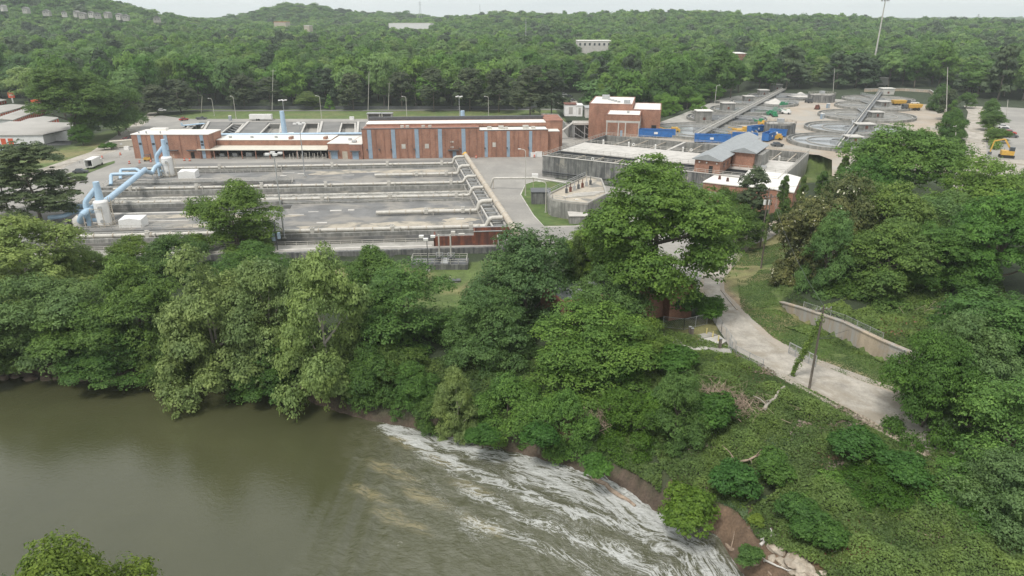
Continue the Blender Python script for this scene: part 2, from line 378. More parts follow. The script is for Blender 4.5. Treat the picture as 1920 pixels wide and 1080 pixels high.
f = (sstep(.5, .66, dryn)*mown*np.where(Y > 300, .3, .85))[:, None]; col[:, :3] = col[:, :3]*(1-f*.7)+np.array((.27, .22, .11))*f*.7
rl = segdist(X, Y, ROADR); f = (sstep(3.2, .6, rl+(dryn-.5)*3)*(Y < 130)*(X < 100))[:, None]; col[:, :3] = col[:, :3]*(1-f)+np.array((.33, .25, .165))*f
# slope below the service road: green ground with bare patches
sl = ~ins & (d > 2.5) & (d < 30) & (X > 5) & (Y < 100) & ~mown
col[sl, :3] = np.array((.055, .075, .03))
f = (sstep(.58, .7, fbm(X, Y, 6, 4, 8))*sl)[:, None]; col[:, :3] = col[:, :3]*(1-f)+np.array((.20, .13, .08))*f
# red-brown mud along the water
mud = np.where(ins, 1.0, sstep(2.4, .6, d+(fbm(X, Y, 7, 3, 2)-.5)*4))
f = mud[:, None]; mc = np.array((.098, .072, .053))*(0.7+.6*fbm(X, Y, 3, 3, 9))[:, None]; col[:, :3] = col[:, :3]*(1-f)+mc*f
m2 = (inside(X, Y, xy([(1330,960),(1420,985),(1450,1020),(1540,1050),(1560,1100),(1400,1100),(1330,1010)], -7)) & ~ins)
col[m2, :3] = np.array((.17, .115, .075))*(0.7+.5*fbm(X[m2], Y[m2], 3, 3, 9))[:, None]
e = inside(X, Y, xy([(1530,1045),(1600,1030),(1625,1100),(1520,1100)], -7)) & ~ins; col[e, :3] = (.26, .125, .07)
e = inside(X, Y, xy([(1640,590),(1720,595),(1720,625),(1660,620)], 4)); col[e, :3] = (.28, .15, .09)
gm, gnt, gb = newmat('ground_cover', .95)
at = nn(gnt, 'ShaderNodeAttribute', attribute_name='zone')
c1 = ramp(gnt, noise(gnt, .35, 8, .7), [(.3, (.62,)*3), (.7, (1.35,)*3)])
c2 = ramp(gnt, noise(gnt, 3.5, 4, .7), [(.3, (.7,)*3), (.7, (1.3,)*3)])
cc = mixc(gnt, 1.0, mixc(gnt, 1.0, at.outputs['Color'], c1, 'MULTIPLY'), c2, 'MULTIPLY')
gnt.links.new(cc, gb.inputs['Base Color'])
bp = nn(gnt, 'ShaderNodeBump'); bp.inputs['Strength'].default_value = .8; bp.inputs['Distance'].default_value = .25
gnt.links.new(noise(gnt, 2.2, 6, .7), bp.inputs['Height']); gnt.links.new(bp.outputs[0], gb.inputs['Normal'])
ground = fastmesh('ground', np.stack([X, Y, gz.ravel()], 1), quads, gm, True, cols={'zone': col})
tag(ground, kind='structure')
# ================================================================ RIVER
# flow coordinates: s along the outfall current, t across it (0 at the bank)
wx = axis([(-1500,-130,120,12),(-130,-30,3,1.2),(-30,32,.28,.28),(32,60,3,6)])
wy = axis([(-80,40,15,4),(40,108,.3,.3),(108,170,5,20)])
ux, uy = np.meshgrid(wx, wy); RX, RY = ux.ravel(), uy.ravel()
bankd = segdist(RX, RY, SHORE)*np.where(inside(RX, RY, RIVER), 1, -1)
A = G(715, 800, -8).xy; Bp = G(1420, 1075, -8).xy
dv = (Bp-A).normalized(); Lf = (Bp-A).length
fs = ((RX-A.x)*dv.x+(RY-A.y)*dv.y); ft = (RX-A.x)*dv.y*1.0-(RY-A.y)*dv.x; ft = ft   # ft>0 towards camera side
wob = (fbm(RX, RY, 11, 3, 21)-.5)*3.2
spread = 1.5+np.clip(fs, 0, 60)*.50
foam = sstep(-1, 2, fs)*sstep(1.0, .35, (bankd+wob)/(spread+.1))*sstep(-2.5, 1.0, bankd+.0)
lines = 1-np.abs(2*fbm(RX+wob*2, RY*1.0+wob, 7.5, 4, 33)-1)*1.0
def warpn(s1, s2, seed):
    u = fs/s1+(fbm(RX, RY, 6, 4, seed)-.5)*1.6; v = bankd/s2+(fbm(RX, RY, 5, 4, seed+5)-.5)*2.2
    return u, v
u, v = warpn(9, 2.3, 41); rid = np.clip(1-np.abs(2*fbm(u, v, 1.0, 4, 3)-1)*3.4, 0, 1)
u2, v2 = warpn(5, 1.9, 61); rid2 = np.clip(1-np.abs(2*fbm(u2, v2, 1.0, 5, 8)-1)*3.0, 0, 1)
wgt = spread+1.5
nearb = sstep(3.4+fs*.035, .8, bankd+wob*.9)*sstep(-2, 1.5, fs)
patch = sstep(.42, .62, fbm(u, v, 2.0, 3, 14))
mid = np.exp(-((bankd-wgt*.42+wob*.5)/(.8+.035*fs))**2)*sstep(2, 8, fs)        # long streak parallel to the bank
foamv = np.clip(rid*foam*.7*(.3+.7*patch)+rid2*foam*.42+nearb*(.05+.95*patch)*(.35+.7*fbm(u, v, .6, 4, 12))+mid*(.15+.85*rid2)*.7, 0, 1.0)
bub = sstep(-6, 7, RX+20.5+(85-RY)*.05+(fbm(RX, RY, 6, 3, 50)-.5)*5)*(.45+.55*sstep(26, 6, bankd+wob))*(1-sstep(40, 60, RX))
wx_, wy_ = RX+(fbm(RX, RY, 4, 4, 101)-.5)*3.0, RY+(fbm(RX, RY, 4, 4, 102)-.5)*3.0
env = np.clip(foam*.10*sstep(0, 6, fs), 0, 1)
for pts_, w_, a_ in [([(730,806),(800,843),(860,870),(930,903),(1000,935),(1070,962),(1150,985),(1230,1020),(1300,1060),(1340,1095)], 1.0, .80),
                     ([(738,808),(850,832),(920,848),(990,876),(1060,903),(1130,932),(1200,968),(1280,1012),(1340,1048),(1400,1090)], 1.25, 1.0),
                     ([(1000,880),(1080,903),(1150,930),(1230,968)], 3.0, 1.0),
                     ([(800,850),(870,905),(950,960),(1050,990),(1130,1030),(1200,1060),(1250,1095)], 1.0, .36),
                     ([(880,985),(960,1000),(1060,1040),(1120,1090)], 1.2, .27), ([(790,900),(850,950),(900,1010)], 1.2, .12), ([(1160,1045),(1230,1075),(1300,1095)], 1.6, .5), ([(1390,1060),(1400,1090)], 2.0, .5)]:
    env = np.maximum(env, a_*np.exp(-(segdist(wx_, wy_, xy(pts_, -8))/w_)**2))
env = np.clip(env*(.78+.66*fbm(RX, RY, 3, 3, 103))*sstep(-2.5, .5, bankd+1), 0, 1)
pl = np.zeros(len(RX))
for (qx, qy, rx_, th_) in [(765,832,62,.5),(835,868,60,.5),(735,885,75,.42),(800,935,70,.5),(690,925,60,.45),(880,915,60,.5),(750,975,85,.45),(900,985,70,.5)]:
    q = G(qx, qy, -8).xy; sc_ = (G(qx+rx_, qy, -8).xy-q).length
    s_ = (RX-q.x)*dv.x+(RY-q.y)*dv.y; t_ = (RX-q.x)*dv.y-(RY-q.y)*dv.x
    pl = np.maximum(pl, sstep(.22, .9, np.exp(-(s_/sc_)**2-(t_/(sc_*th_*.55))**2)*1.1*(.35+1.0*fbm(fs/2.2, bankd/.9+wob*.2, 1.0, 5, 71+qx))))
q = vi2 = np.arange(len(wx)*len(wy)).reshape(len(wy), len(wx))
wq = np.stack([q[:-1,:-1], q[:-1,1:], q[1:,1:], q[1:,:-1]], -1).reshape(-1, 4)
keep = (inside(RX, RY, RIVER) | (segdist(RX, RY, RIVER, True) < 14))[wq].any(1)
wm, wnt, wb = newmat('river_water', .06); wb.inputs['IOR'].default_value = 1.6
fa = nn(wnt, 'ShaderNodeAttribute', attribute_name='foam').outputs['Fac']
ba = nn(wnt, 'ShaderNodeAttribute', attribute_name='aerated').outputs['Fac']
pa = nn(wnt, 'ShaderNodeAttribute', attribute_name='plume').outputs['Fac']
base = ramp(wnt, noise(wnt, .03, 5, .6), [(.3, (.052, .056, .026)), (.7, (.074, .076, .037))])
c = mixc(wnt, ba, base, (.078, .080, .042))
pf = nn(wnt, 'ShaderNodeMath', operation='MULTIPLY'); wnt.links.new(pa, pf.inputs[0]); pf.inputs[1].default_value = .8
_s = nn(wnt, 'ShaderNodeAttribute', attribute_name='flow_s').outputs['Fac']; _t = nn(wnt, 'ShaderNodeAttribute', attribute_name='flow_t').outputs['Fac']
_c = nn(wnt, 'ShaderNodeCombineXYZ'); wnt.links.new(_s, _c.inputs[0]); wnt.links.new(_t, _c.inputs[1])
_n = ramp(wnt, noise(wnt, 1.0, 8, .72, vec=_c.outputs[0], vscale=(.30, 1.1, 1), dist=1.4), [(.40, (0, 0, 0)), (.62, (1,)*3)])
pf2 = nn(wnt, 'ShaderNodeMath', operation='MULTIPLY'); wnt.links.new(pf.outputs[0], pf2.inputs[0]); wnt.links.new(_n, pf2.inputs[1]); pf = pf2
_v = ramp(wnt, noise(wnt, 1.0, 8, .7, vec=_c.outputs[0], vscale=(.35, .9, 1), dist=1.0), [(.42, (0, 0, 0)), (.72, (.75,)*3)])
_vm = nn(wnt, 'ShaderNodeMath', operation='MULTIPLY'); wnt.links.new(_v, _vm.inputs[0]); wnt.links.new(ba, _vm.inputs[1])
c = mixc(wnt, _vm.outputs[0], c, (.23, .23, .19))
c = mixc(wnt, pf.outputs[0], c, (.30, .26, .145))
fsn = nn(wnt, 'ShaderNodeAttribute', attribute_name='flow_s').outputs['Fac']; ftn = nn(wnt, 'ShaderNodeAttribute', attribute_name='flow_t').outputs['Fac']
cx_ = nn(wnt, 'ShaderNodeCombineXYZ'); wnt.links.new(fsn, cx_.inputs[0]); wnt.links.new(ftn, cx_.inputs[1])
def mth(op, a, b=None, c=None):
    m_ = nn(wnt, 'ShaderNodeMath', operation=op)
    for i_, v_ in enumerate((a, b, c)):
        if v_ is None: continue
        if isinstance(v_, (int, float)): m_.inputs[i_].default_value = v_
        else: wnt.links.new(v_, m_.inputs[i_])
    return m_.outputs[0]
def ridge(sc_, vs, k, dist): return mth('MULTIPLY', mth('ABSOLUTE', mth('SUBTRACT', noise(wnt, sc_, 7, .62, vec=cx_.outputs[0], vscale=vs, dist=dist), .5)), k)
val = mth('MINIMUM', ridge(1.0, (.10, .42, 1), 6.0, 1.3), ridge(1.0, (.26, .85, 1), 8.5, 1.5))
val = mth('ADD', val, mth('MULTIPLY', mth('SUBTRACT', noise(wnt, 5, 5, .75), .5), .42))
hi_ = mth('MULTIPLY', fa, .62); lo_ = mth('MULTIPLY', fa, .02)
mr = nn(wnt, 'ShaderNodeMapRange', interpolation_type='SMOOTHSTEP'); wnt.links.new(val, mr.inputs[0]); wnt.links.new(lo_, mr.inputs[1]); wnt.links.new(mth('ADD', hi_, .02), mr.inputs[2]); mr.inputs[3].default_value = 1; mr.inputs[4].default_value = 0
fm = mth('MULTIPLY', mr.outputs[0], mth('MINIMUM', mth('MULTIPLY', fa, 2.6), .93))
c = mixc(wnt, fm, c, (.50, .51, .49)); wnt.links.new(c, wb.inputs['Base Color'])
rr = ramp(wnt, fm, [(0, (.07,)*3), (.5, (.6,)*3)]); wnt.links.new(rr, wb.inputs['Roughness'])
b1 = nn(wnt, 'ShaderNodeBump'); b1.inputs['Distance'].default_value = .3
bs = nn(wnt, 'ShaderNodeMath', operation='MULTIPLY_ADD'); wnt.links.new(ba, bs.inputs[0]); bs.inputs[1].default_value = 1.0; bs.inputs[2].default_value = .10
wnt.links.new(bs.outputs[0], b1.inputs['Strength'])
wnt.links.new(noise(wnt, 1.5, 5, .6, vscale=(1, 1.6, 1), dist=.7), b1.inputs['Height'])
b2 = nn(wnt, 'ShaderNodeBump'); b2.inputs['Strength'].default_value = .07; b2.inputs['Distance'].default_value = .3
wnt.links.new(noise(wnt, .28, 3, .6, dist=.5), b2.inputs['Height']); wnt.links.new(b1.outputs[0], b2.inputs['Normal'])
wnt.links.new(b2.outputs[0], wb.inputs['Normal'])
RZ = np.full(len(RX), -8.0)+foamv*.05+bub*((fbm(RX, RY, 2.6, 4, 90)-.5)*.7+(1-np.abs(2*fbm(RX+.4*RY, RY, 1.6, 2, 95)-1))*.16)+.20*np.sin((RX+20.5+(85-RY)*.05)*2.1)*np.exp(-((RX+18.5)/4.5)**2)*sstep(92, 80, RY)
river = fastmesh('river', np.stack([RX, RY, RZ], 1), wq[keep], wm, True, cols={'foam': env, 'flow_s': fs, 'flow_t': bankd+wob*.4, 'aerated': np.clip(bub, 0, 1), 'plume': np.clip(pl, 0, 1)})
tag(river, kind='structure')
# ================================================================ PAVED GROUND
def sheet(name, poly, z, mat, lvl=0): return struct(name, MB().sheet(px(poly, lvl), lvl+z), mat)
struct('rear_paving', MB().sheet(px([(300,214),(345,219),(347,250),(398,252),(686,252),(690,219),(1035,219),(1110,240),(1135,255),(1030,300),(872,300),(872,262),(262,262),(262,226)]), .02), 'yard') if 0 else None
yp = [tuple(p) for p in px([(-140,470),(-60,380),(0,345),(110,312),(200,283),(262,226),(300,216),(350,223),(350,251)])]+[tuple(p) for p in px([(686,251),(686,223),(1035,223),(1110,240),(1140,270),(1100,300),(1040,335),(1330,375),(1400,400),(1400,430),(1368,452),(1345,520),(1345,545),(1290,540),(1040,480),(990,474)])]+[WP(.1,2).to_tuple()[:2], WP(.1,103.6).to_tuple()[:2], WP(-118.2,103.6).to_tuple()[:2], WP(-118.2,2).to_tuple()[:2]]
struct('yard_paving', MB().sheet(yp, .02), 'yard')
struct('rear_apron', MB().sheet(px([(350,223),(686,223),(686,228.5),(375,228.5),(350,249)]), .03), 'yard')
struct('asphalt_strip', MB().sheet([WP(-119,103.7).xy, WP(2,103.7).xy, WP(2,108).xy, WP(-119,110).xy], .05), 'asphalt')
sheet('access_road', [(-140,352),(60,322),(170,285),(240,240),(285,207),(300,209),(262,240),(240,262),(215,285),(150,300),(60,342)], .05, 'gravel')
sheet('far_road', [(-500,214),(350,206.5),(700,206),(1100,204),(1100,206),(700,208.2),(350,208.8),(-500,218)], .06, 'asphalt')
sheet('service_road', [(1600,372),(1472,412),(1372,452),(1345,490),(1322,515),(1318,545),(1335,580),(1372,640),(1440,685),(1520,728),(1600,770),(1680,815),(1800,880),(2100,1020),(2100,900),(1800,800),(1668,735),(1570,700),(1500,672),(1440,640),(1385,585),(1350,545),(1350,520),(1400,455),(1600,392)], .08, 'gravel')
sheet('gravel_verge', [(1600,366),(1472,406),(1366,448),(1338,490),(1316,515),(1310,545),(1328,584),(1366,648),(1436,694),(1514,738),(1596,782),(1680,826),(1800,892),(2100,1040),(2100,890),(1800,790),(1672,725),(1576,690),(1508,664),(1450,634),(1394,582),(1358,543),(1358,522),(1408,460),(1600,398)], .05, 'dirt')
sheet('works_yard', [(1150,256),(1230,232),(1350,188),(1470,160),(1765,160),(1752,178),(1768,200),(1776,260),(1775,330),(1560,330),(1560,300),(1536,291)], .05, 'dirt', 6)
sheet('perimeter_road', [(1778,420),(1790,330),(1815,210),(1800,188),(1800,182),(1920,190),(2300,200),(2500,420),(1850,420)], .07, 'gravel', 6)
sheet('car_park', [(1850,300),(1848,205),(1860,187),(2300,187),(2500,300)], .09, 'yard', 6)
sheet('storage_lot', [(-250,262),(0,255),(70,235),(105,235),(140,253),(132,272),(60,274),(0,273),(-250,290)], .06, 'asphalt_dark')
sheet('hill_clearing', [(1840,470),(1870,440),(2100,430),(2100,560),(1880,560),(1850,520)], .1, 'dirt', 6)
sheet('back_lane', [(1040,190),(1075,178),(1085,196),(1060,204)], .12, 'gravel')
mb = MB()
isl = px([(985,345),(1003,340),(1100,342),(1110,420),(1080,425),(1020,426),(1000,405),(975,365)])
island = MB().prism(isl, 0, .14); struct('kerb', island, 'concrete_light')
def inset(poly, d):
    cx = sum(p[0] for p in poly)/len(poly); cy = sum(p[1] for p in poly)/len(poly)
    return [(p[0]+(cx-p[0])/math.hypot(cx-p[0], cy-p[1])*d, p[1]+(cy-p[1])/math.hypot(cx-p[0], cy-p[1])*d) for p in poly]
M['turf'] = dirty('mown_turf', (.085, .135, .035), .3, .4, dirt=(.15, .15, .06), dscale=.2, dlo=.5, dhi=.65, damt=.7, fine=4, rough=.95)
struct('turf_island', MB().sheet(inset(isl, .5), .16), 'turf')
struct('turf_patch', MB().sheet(px([(1530,300),(1555,292),(1590,298),(1560,312),(1575,335),(1540,345),(1525,320)]), .1), 'turf')
struct('turf_corner', MB().sheet(px([(110,330),(215,302),(215,306),(165,325),(160,336)]), .1), 'turf')
# ================================================================ BUILDINGS
def windows(root, spec, mat='glass', name='window'):
    for (x0, x1, z0, z1, y) in spec: MB().box(x0, x1, y-.06, y+.1, z0, z1).build(name, mat, root)
# -- small brick building at the left end
r, L = frame('brick_building', 'two storey red brick building with white roof at the left end of the brick row', 'building', G(254,297.3), G(397,297.3))
Hh = 9.0
MB().box(0, L, 0, 12, 0, Hh).build('wall', 'brick', r)
mb = MB().box(-.15, L+.15, -.15, 12.15, Hh, Hh+.25); rf = mb.build('roof', 'roof_white', r)
MB().cbox(6.5, 9.5, Hh+.25, 6, 2.4, .9).build('roof_hatch', 'roof_white', rf)
for x in (1.4, 4.2, 9.6): MB().cyl(x+1, 1.6, Hh+.25, Hh+1.1, .3, 8).build('roof_vent', 'steel', rf)
for x in (3.0, 8.0, 12.9, 26.6): MB().box(x-.65, x+.65, -.09, .1, .1, Hh-.1).build('panel', 'panel_blue', r)
windows(r, [(3-.5, 3.5, 5.2, 6.0, -.1), (7.5, 8.5, 5.2, 5.9, -.1), (12.4, 13.4, 5.4, 6.1, -.1), (26.1, 27.1, 5.9, 6.8, -.1), (26.1, 27.1, 4.9, 5.6, -.1)])
MB().box(20.5, 24, -1.1, 0, 3.1, 3.35).build('door_canopy', 'steel_dark', r)
MB().box(21.6, 22.9, -.1, .1, 0, 2.4).build('door', 'black', r)
MB().box(13.5, 17, -.9, 0, 3.1, 3.3).build('door_canopy', 'steel_dark', r)
for x in (5.6, 10.9, 18.2, 24.6, 29.0): MB().box(x-.12, x+.12, -.14, .02, 0, Hh-.1).build('downpipe', 'brick_tan', r)
# -- low middle building with canopy
r, L = frame('loading_building', 'long low red brick building with a cream canopy over its open loading bays', 'building', G(397.5,297.8), G(616,297.8))
MB().box(0, L, 6.6, 18.6, 0, 6.0).build('wall', 'brick', r)
rf = MB().box(-.1, L-.1, 6.5, 18.7, 6.0, 6.2).build('roof', 'roof_white', r)
for x in (4, 12.5, 22): MB().cyl(x, 10.5, 6.2, 7.0, .6, 10).build('roof_vent', 'steel', rf)
for x in (28.5, 42): MB().cbox(x, 8.6, 6.2, 1.1, 3.2, 1.0).build('chimney', 'brick', rf)
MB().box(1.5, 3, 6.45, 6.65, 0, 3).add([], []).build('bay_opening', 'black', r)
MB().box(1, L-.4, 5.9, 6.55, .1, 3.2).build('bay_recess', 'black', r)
cn = MB().add([(-5.2,-.4,3.55),(L-.2,-.4,3.55),(L-.2,6.5,4.0),(-.4,6.5,4.0),(-.4,2.6,3.75),(-5.2,1.6,3.7),(-5.2,-.4,3.3),(L-.2,-.4,3.3),(L-.2,6.5,3.75),(-.4,6.5,3.75),(-.4,2.6,3.5),(-5.2,1.6,3.45)],
    [(0,1,2,3,4,5),(11,10,9,8,7,6),(0,6,7,1),(1,7,8,2),(2,8,9,3),(3,9,10,4),(4,10,11,5),(5,11,6,0)]).build('canopy', 'roof_cream', r)
for k in range(8): MB().cbox(-4.2+k*5.3, .1, 0, .32, .32, 3.3).build('column', 'brick_tan', r)
MB().box(-5, L-1, 1.2, 5.8, 0, .45).build('dock', 'concrete', r)
for k in range(17): MB().cyl(30+k*1.05, -.3+(k%3)*.8, 0, 1.9+(k%4)*.25, .13, 6).build('standpipe', 'pipe', r)
for x, s in ((3,1.1),(8,1.2),(13.5,1.5),(20,1.3)): MB().cbox(x, 3, .45, s*1.5, s, s).build('pump', 'steel', r)
# -- entrance block
r, L = frame('entrance_block', 'low brick entrance block with two grey doors joining the tall brick hall', 'building', G(616.5,297.8), G(682,298.2))
MB().box(0, L*.62, 0, 17, 0, 5.7).build('wall', 'brick', r); MB().box(L*.62, L-.1, -.6, 17, 0, 5.6).build('wall', 'brick_tan', r)
rf = MB().box(-.1, L*.62, -.1, 17, 5.7, 5.95).build('roof', 'roof_white', r); MB().box(L*.62, L-.15, -.7, 17, 5.6, 5.8).build('roof', 'roof_white', r)
MB().cbox(9.6, 3, 5.95, 1.5, 2, .6).build('roof_vent', 'steel', rf)
MB().cbox(7, 7, 5.95, 1.1, 1.1, .8).build('roof_vent', 'steel', rf)
for x0, x1, y in ((.8, 3.6, 0), (9.4, 11.8, -.6)):
    dr = MB().box(x0, x1, y-.08, y+.05, 0, 2.9).build('door', 'panel_blue', r)
    MB().box(x0-.6, x1+.6, y-1.2, y, 3.1, 3.3).build('door_canopy', 'steel_dark', r)
MB().box(5.4, 7.4, -.08, .05, 0, 2.9).build('door', 'pipe_beige', r)
# -- tall brick hall
r, L = frame('brick_hall', 'long tall red brick hall with light blue vertical panels and flat white roof', 'building', G(682,298.3), G(1027,293.6))
xs = L*(897.5-681)/346
Hh = 11.2
MB().box(0, xs, 0, 22, 0, Hh).build('wall', 'brick', r)
MB().box(xs, L, 0, 22, 0, 10.2).build('wall', 'brick', r)
mb = MB().box(-.08, xs, -.1, .35, Hh, Hh+.25).box(xs, L, -.1, .3, 10.2, 10.4); mb.build('coping', 'steel_dark', r)
MB().box(.4, xs, .4, 7.5, Hh, Hh+.06).build('roof_gravel', 'brick_tan', r)
MB().box(1, L+.1, 7.5, 19, Hh-.5, Hh+.75).build('upper_wall', 'brick', r)
MB().box(.8, L+.2, 7.4, 15.5, Hh+.76, Hh+.95).build('roof', 'roof_white', r)
MB().box(.5, L+.3, 18, 19.2, Hh-.2, Hh+2.1).build('rear_parapet', 'steel_dark', r)
rf = MB().box(xs, L-.3, .35, 7.3, 10.2, 10.45).build('roof', 'roof_white', r)
for x, s in ((xs+4, 1.6), (xs+8.5, 2.0), (xs+18, 2.2), (xs+21, 1.4), (xs+10.5, 1.2)): MB().cbox(x, 2.8, 10.45, s, 2, s*.55).build('roof_unit', 'pipe', rf)
for x in (15, 17, 23, 25.5): MB().cbox(x, 3, Hh+.06, 1.3, 1, .8).build('roof_unit', 'pipe', r)
sc = L/345.0
for p in (695.5, 739, 782, 825, 868.5): x = (p-682)*sc; MB().box(x-.75, x+.75, -.1, .1, .15, Hh-.2).build('panel', 'panel_blue', r)
for p in (910.5, 952, 994): x = (p-682)*sc; MB().box(x-.6, x+.6, -.1, .1, .15, 9.9).build('panel', 'panel_blue', r)
for p in (707, 722, 733, 749, 764, 774, 791, 806, 816, 834, 846, 858, 879, 893, 902, 921, 929, 941, 963, 971, 983, 1002, 1012):
    x = (p-682)*sc; MB().box(x-.1, x+.1, -.13, .02, 0, (Hh if p < 897 else 10.2)-.3).build('pilaster', 'brick_tan', r)
for p, z in ((757, 4.6), (800, 4.6), (926, 4.8)): x = (p-682)*sc; MB().box(x-.75, x+.75, -.07, .05, z-.8, z+.9).build('louvre', 'pipe', r)
for z in (3.9, 5.9): x = (847-682)*sc; MB().box(x-.6, x+.6, -.07, .05, z, z+.5).build('louvre', 'pipe', r)
x = (849-682)*sc; MB().box(x-2.1, x+2.1, -1.4, 0, 3, 3.2).build('door_canopy', 'steel_dark', r); MB().box(x-.3, x+1.1, -.1, .05, 0, 2.5).build('door', 'panel_blue', r)
for p in (689.5, 712, 733.5, 777, 861, 908, 949.5, 990):
    x = (p-682)*sc; MB().cbox(x, -.4, 3.4, .45, .6, .45).build('wall_lamp', 'steel_dark', r)
# tower block
rt = MB().box(L, L+6.5, 7, 24, 0, 12.4).build('stair_tower', 'brick', r)
MB().box(L-.1, L+6.65, 6.85, 24.1, 12.4, 12.9).build('coping', 'brick_tan', rt)
MB().box(L, L+4.5, 1.5, 7, 0, 9.4).build('wall', 'brick', r)
MB().box(L-.1, L+4.6, 1.4, 7, 9.4, 9.6).build('roof', 'roof_white', r)
# -- office building of two brick volumes behind the big concrete tank
za = 6.0
r, L = frame('brick_office', 'brick building of two volumes with white roofs behind the big concrete tank', 'building', G(1135.5,254.5,za), G(1198,256.5,za))
def vol(root, x0, x1, y0, y1, z0, z1, band=None):
    MB().box(x0, x1, y0, y1, z0, z1).build('wall', 'brick', root)
    rf = MB().box(x0+.35, x1-.35, y0+.35, y1-.35, z1, z1+.12).build('roof', 'roof_white', root)
    mb = MB().box(x0-.05, x1+.05, y0-.05, y0+.3, z1, z1+.3).box(x0-.05, x1+.05, y1-.3, y1+.05, z1, z1+.3).box(x0-.05, x0+.3, y0+.3, y1-.3, z1, z1+.3).box(x1-.3, x1+.05, y0+.3, y1-.3, z1, z1+.3)
    mb.build('parapet', 'brick_tan', root); return rf
rf = vol(r, 0, L, 0, 15, -6, 8.2)
MB().box(-.06, L+.06, -.06, 15.05, 5.3, 6.1).build('concrete_band', 'concrete_light', r)
for x in (.3, L*.37, L*.58, L-.3): MB().box(x-.22, x+.22, -.12, .1, -.5, 5.3).build('concrete_pier', 'concrete_light', r)
for y in (3, 6, 9, 12): MB().box(L-.1, L+.12, y-.2, y+.2, 0, 5.3).build('concrete_pier', 'concrete_light', r)
MB().box(L*.43, L*.5, -.08, .1, 0, 2.3).build('door', 'panel_blue', r)
MB().cbox(L*.62, 6, 8.32, 1, 1, .9).build('roof_unit', 'steel', rf)
rf = vol(r, -8.5, L*.72, 15.1, 44, -6, 10.6)
MB().box(-8.56, -8.4, 15.5, 43.5, 4.6, 7.4).build('window_band', 'concrete_light', r)
for y in (19, 22, 27, 31): MB().box(-8.62, -8.5, y-.35, y+.35, 2.5, 7.4).build('window', 'glass', r)
for x, y, s in ((-3, 34, 3.2), (-1, 30, 1.3), (0.4, 27, 1.3), (1.8, 25, 1.3), (3.4, 22, 1.3), (7, 19, 2.6)): MB().cbox(x, y, 10.72, s, s, s*.55).build('roof_unit', 'steel', rf)
vol(r, L*.72+.05, L+8, 15.1, 40, -6, 8.6)
MB().box(L+4.5, L+6.5, 14.95, 15.2, 0, 2.6).build('door', 'black', r)
# -- low white roofed building in front of the tank (irregular plan)
r = thing('pump_building', 'low brick building with bright white stepped roofs in front of the tank wall', 'building', (0,0,0))
pa = px([(1319,342),(1345,327),(1386,331),(1380,349)], 6.6); pb = px([(1381,349),(1405,320),(1478,328),(1500,334),(1488,362),(1438,353)], 7.4)
MB().prism(pa, 0, 6.6).build('wall', 'brick', r); MB().prism(inset(pa, -.3), 6.6, 6.85).build('roof', 'roof_white', r)
MB().prism(pb, 0, 7.4).build('wall', 'brick', r); MB().prism(inset(pb, -.3), 7.4, 7.65).build('roof', 'roof_white', r)
MB().prism(inset(pa, -.08), 3.0, 4.3).build('concrete_band', 'concrete_light', r)
for a, b in ((1349,336),(1364,340)): p = G(a, b, 6.85); MB().cyl(p.x, p.y, 6.8, 7.9, .45, 8, .3).build('roof_vent', 'rust', r)
# -- red brick pump house half hidden by trees beside the service road
r, L = frame('pump_house', 'red brick pump house with grey blue roof and pink coping under the biggest tree', 'building', Vector((*G(1259,541,6.2).xy, 0)), Vector((*G(1302,534,6.2).xy, 0)))
MB().box(-20, 0, 2, 11, 0, 5.6).build('wall', 'brick', r); MB().box(0, L, 0, 8, 0, 6.2).build('wall', 'brick', r)
M['pink'] = dirty('pink_coping', (.50, .20, .17), .1, 1)
for x0, x1, y0, y1, z in ((-20.2, -.25, 1.8, 11.2, 5.6), (-.2, L+.2, -.2, 8.2, 6.2)):
    MB().box(x0, x1, y0, y1, z, z+.45).build('coping', 'pink', r); MB().box(x0+.5, x1-.5, y0+.5, y1-.5, z+.3, z+.5).build('roof', 'roof_blue', r)
for x in (1.2, 3.4): MB().box(x, x+.9, -.06, .1, 2, 4).build('window', 'glass', r)
# -- self storage
sg = 'rows of storage units with orange doors'
def storage(lab, pa, pb, depth, h, nd, dn=None, mat='white'):
    r, L = frame('storage_building', lab, 'building', pa, pb, sg)
    MB().box(0, L, 0, depth, 0, h).build('wall', mat, r)
    MB().add([(-.4,-.4,h),(L+.4,-.4,h),(L+.4,depth/2,h+.9),(-.4,depth/2,h+.9),(L+.4,depth+.4,h),(-.4,depth+.4,h)], [(0,1,2,3),(3,2,4,5),(0,3,5),(1,4,2),(0,5,4,1)]).build('roof', 'roof_tan', r)
    for k in range(nd):
        x = L*(k+.5)/nd; w = L/nd*.34
        MB().box(x-w, x+w, -.07, .05, 0, h*.82).build('door', 'orange', r)
    return r
storage('long storage building with a row of orange doors facing right, at the left photo edge', G(-60,241), G(56,208), 17, 3.2, 26)
storage('storage building with orange doors just left of the tall pale tree', G(26,237), G(88,213), 10, 3.2, 18)
storage('short storage block with dark red doors tucked under the tall pale tree', G(80,245.5), G(112,232.5), 13, 3.2, 7, mat='white')
storage('far storage building showing only its end doors at the top left lot', G(-90,222), G(14,197), 12, 3.2, 20)
r, L = frame('storage_building', 'white storage building with a blank wall and a broad beige roof nearest the lawn', 'building', G(-60,272.5), G(84,271), sg)
MB().box(0, L, 0, 22, 0, 4.2).build('wall', 'white', r)
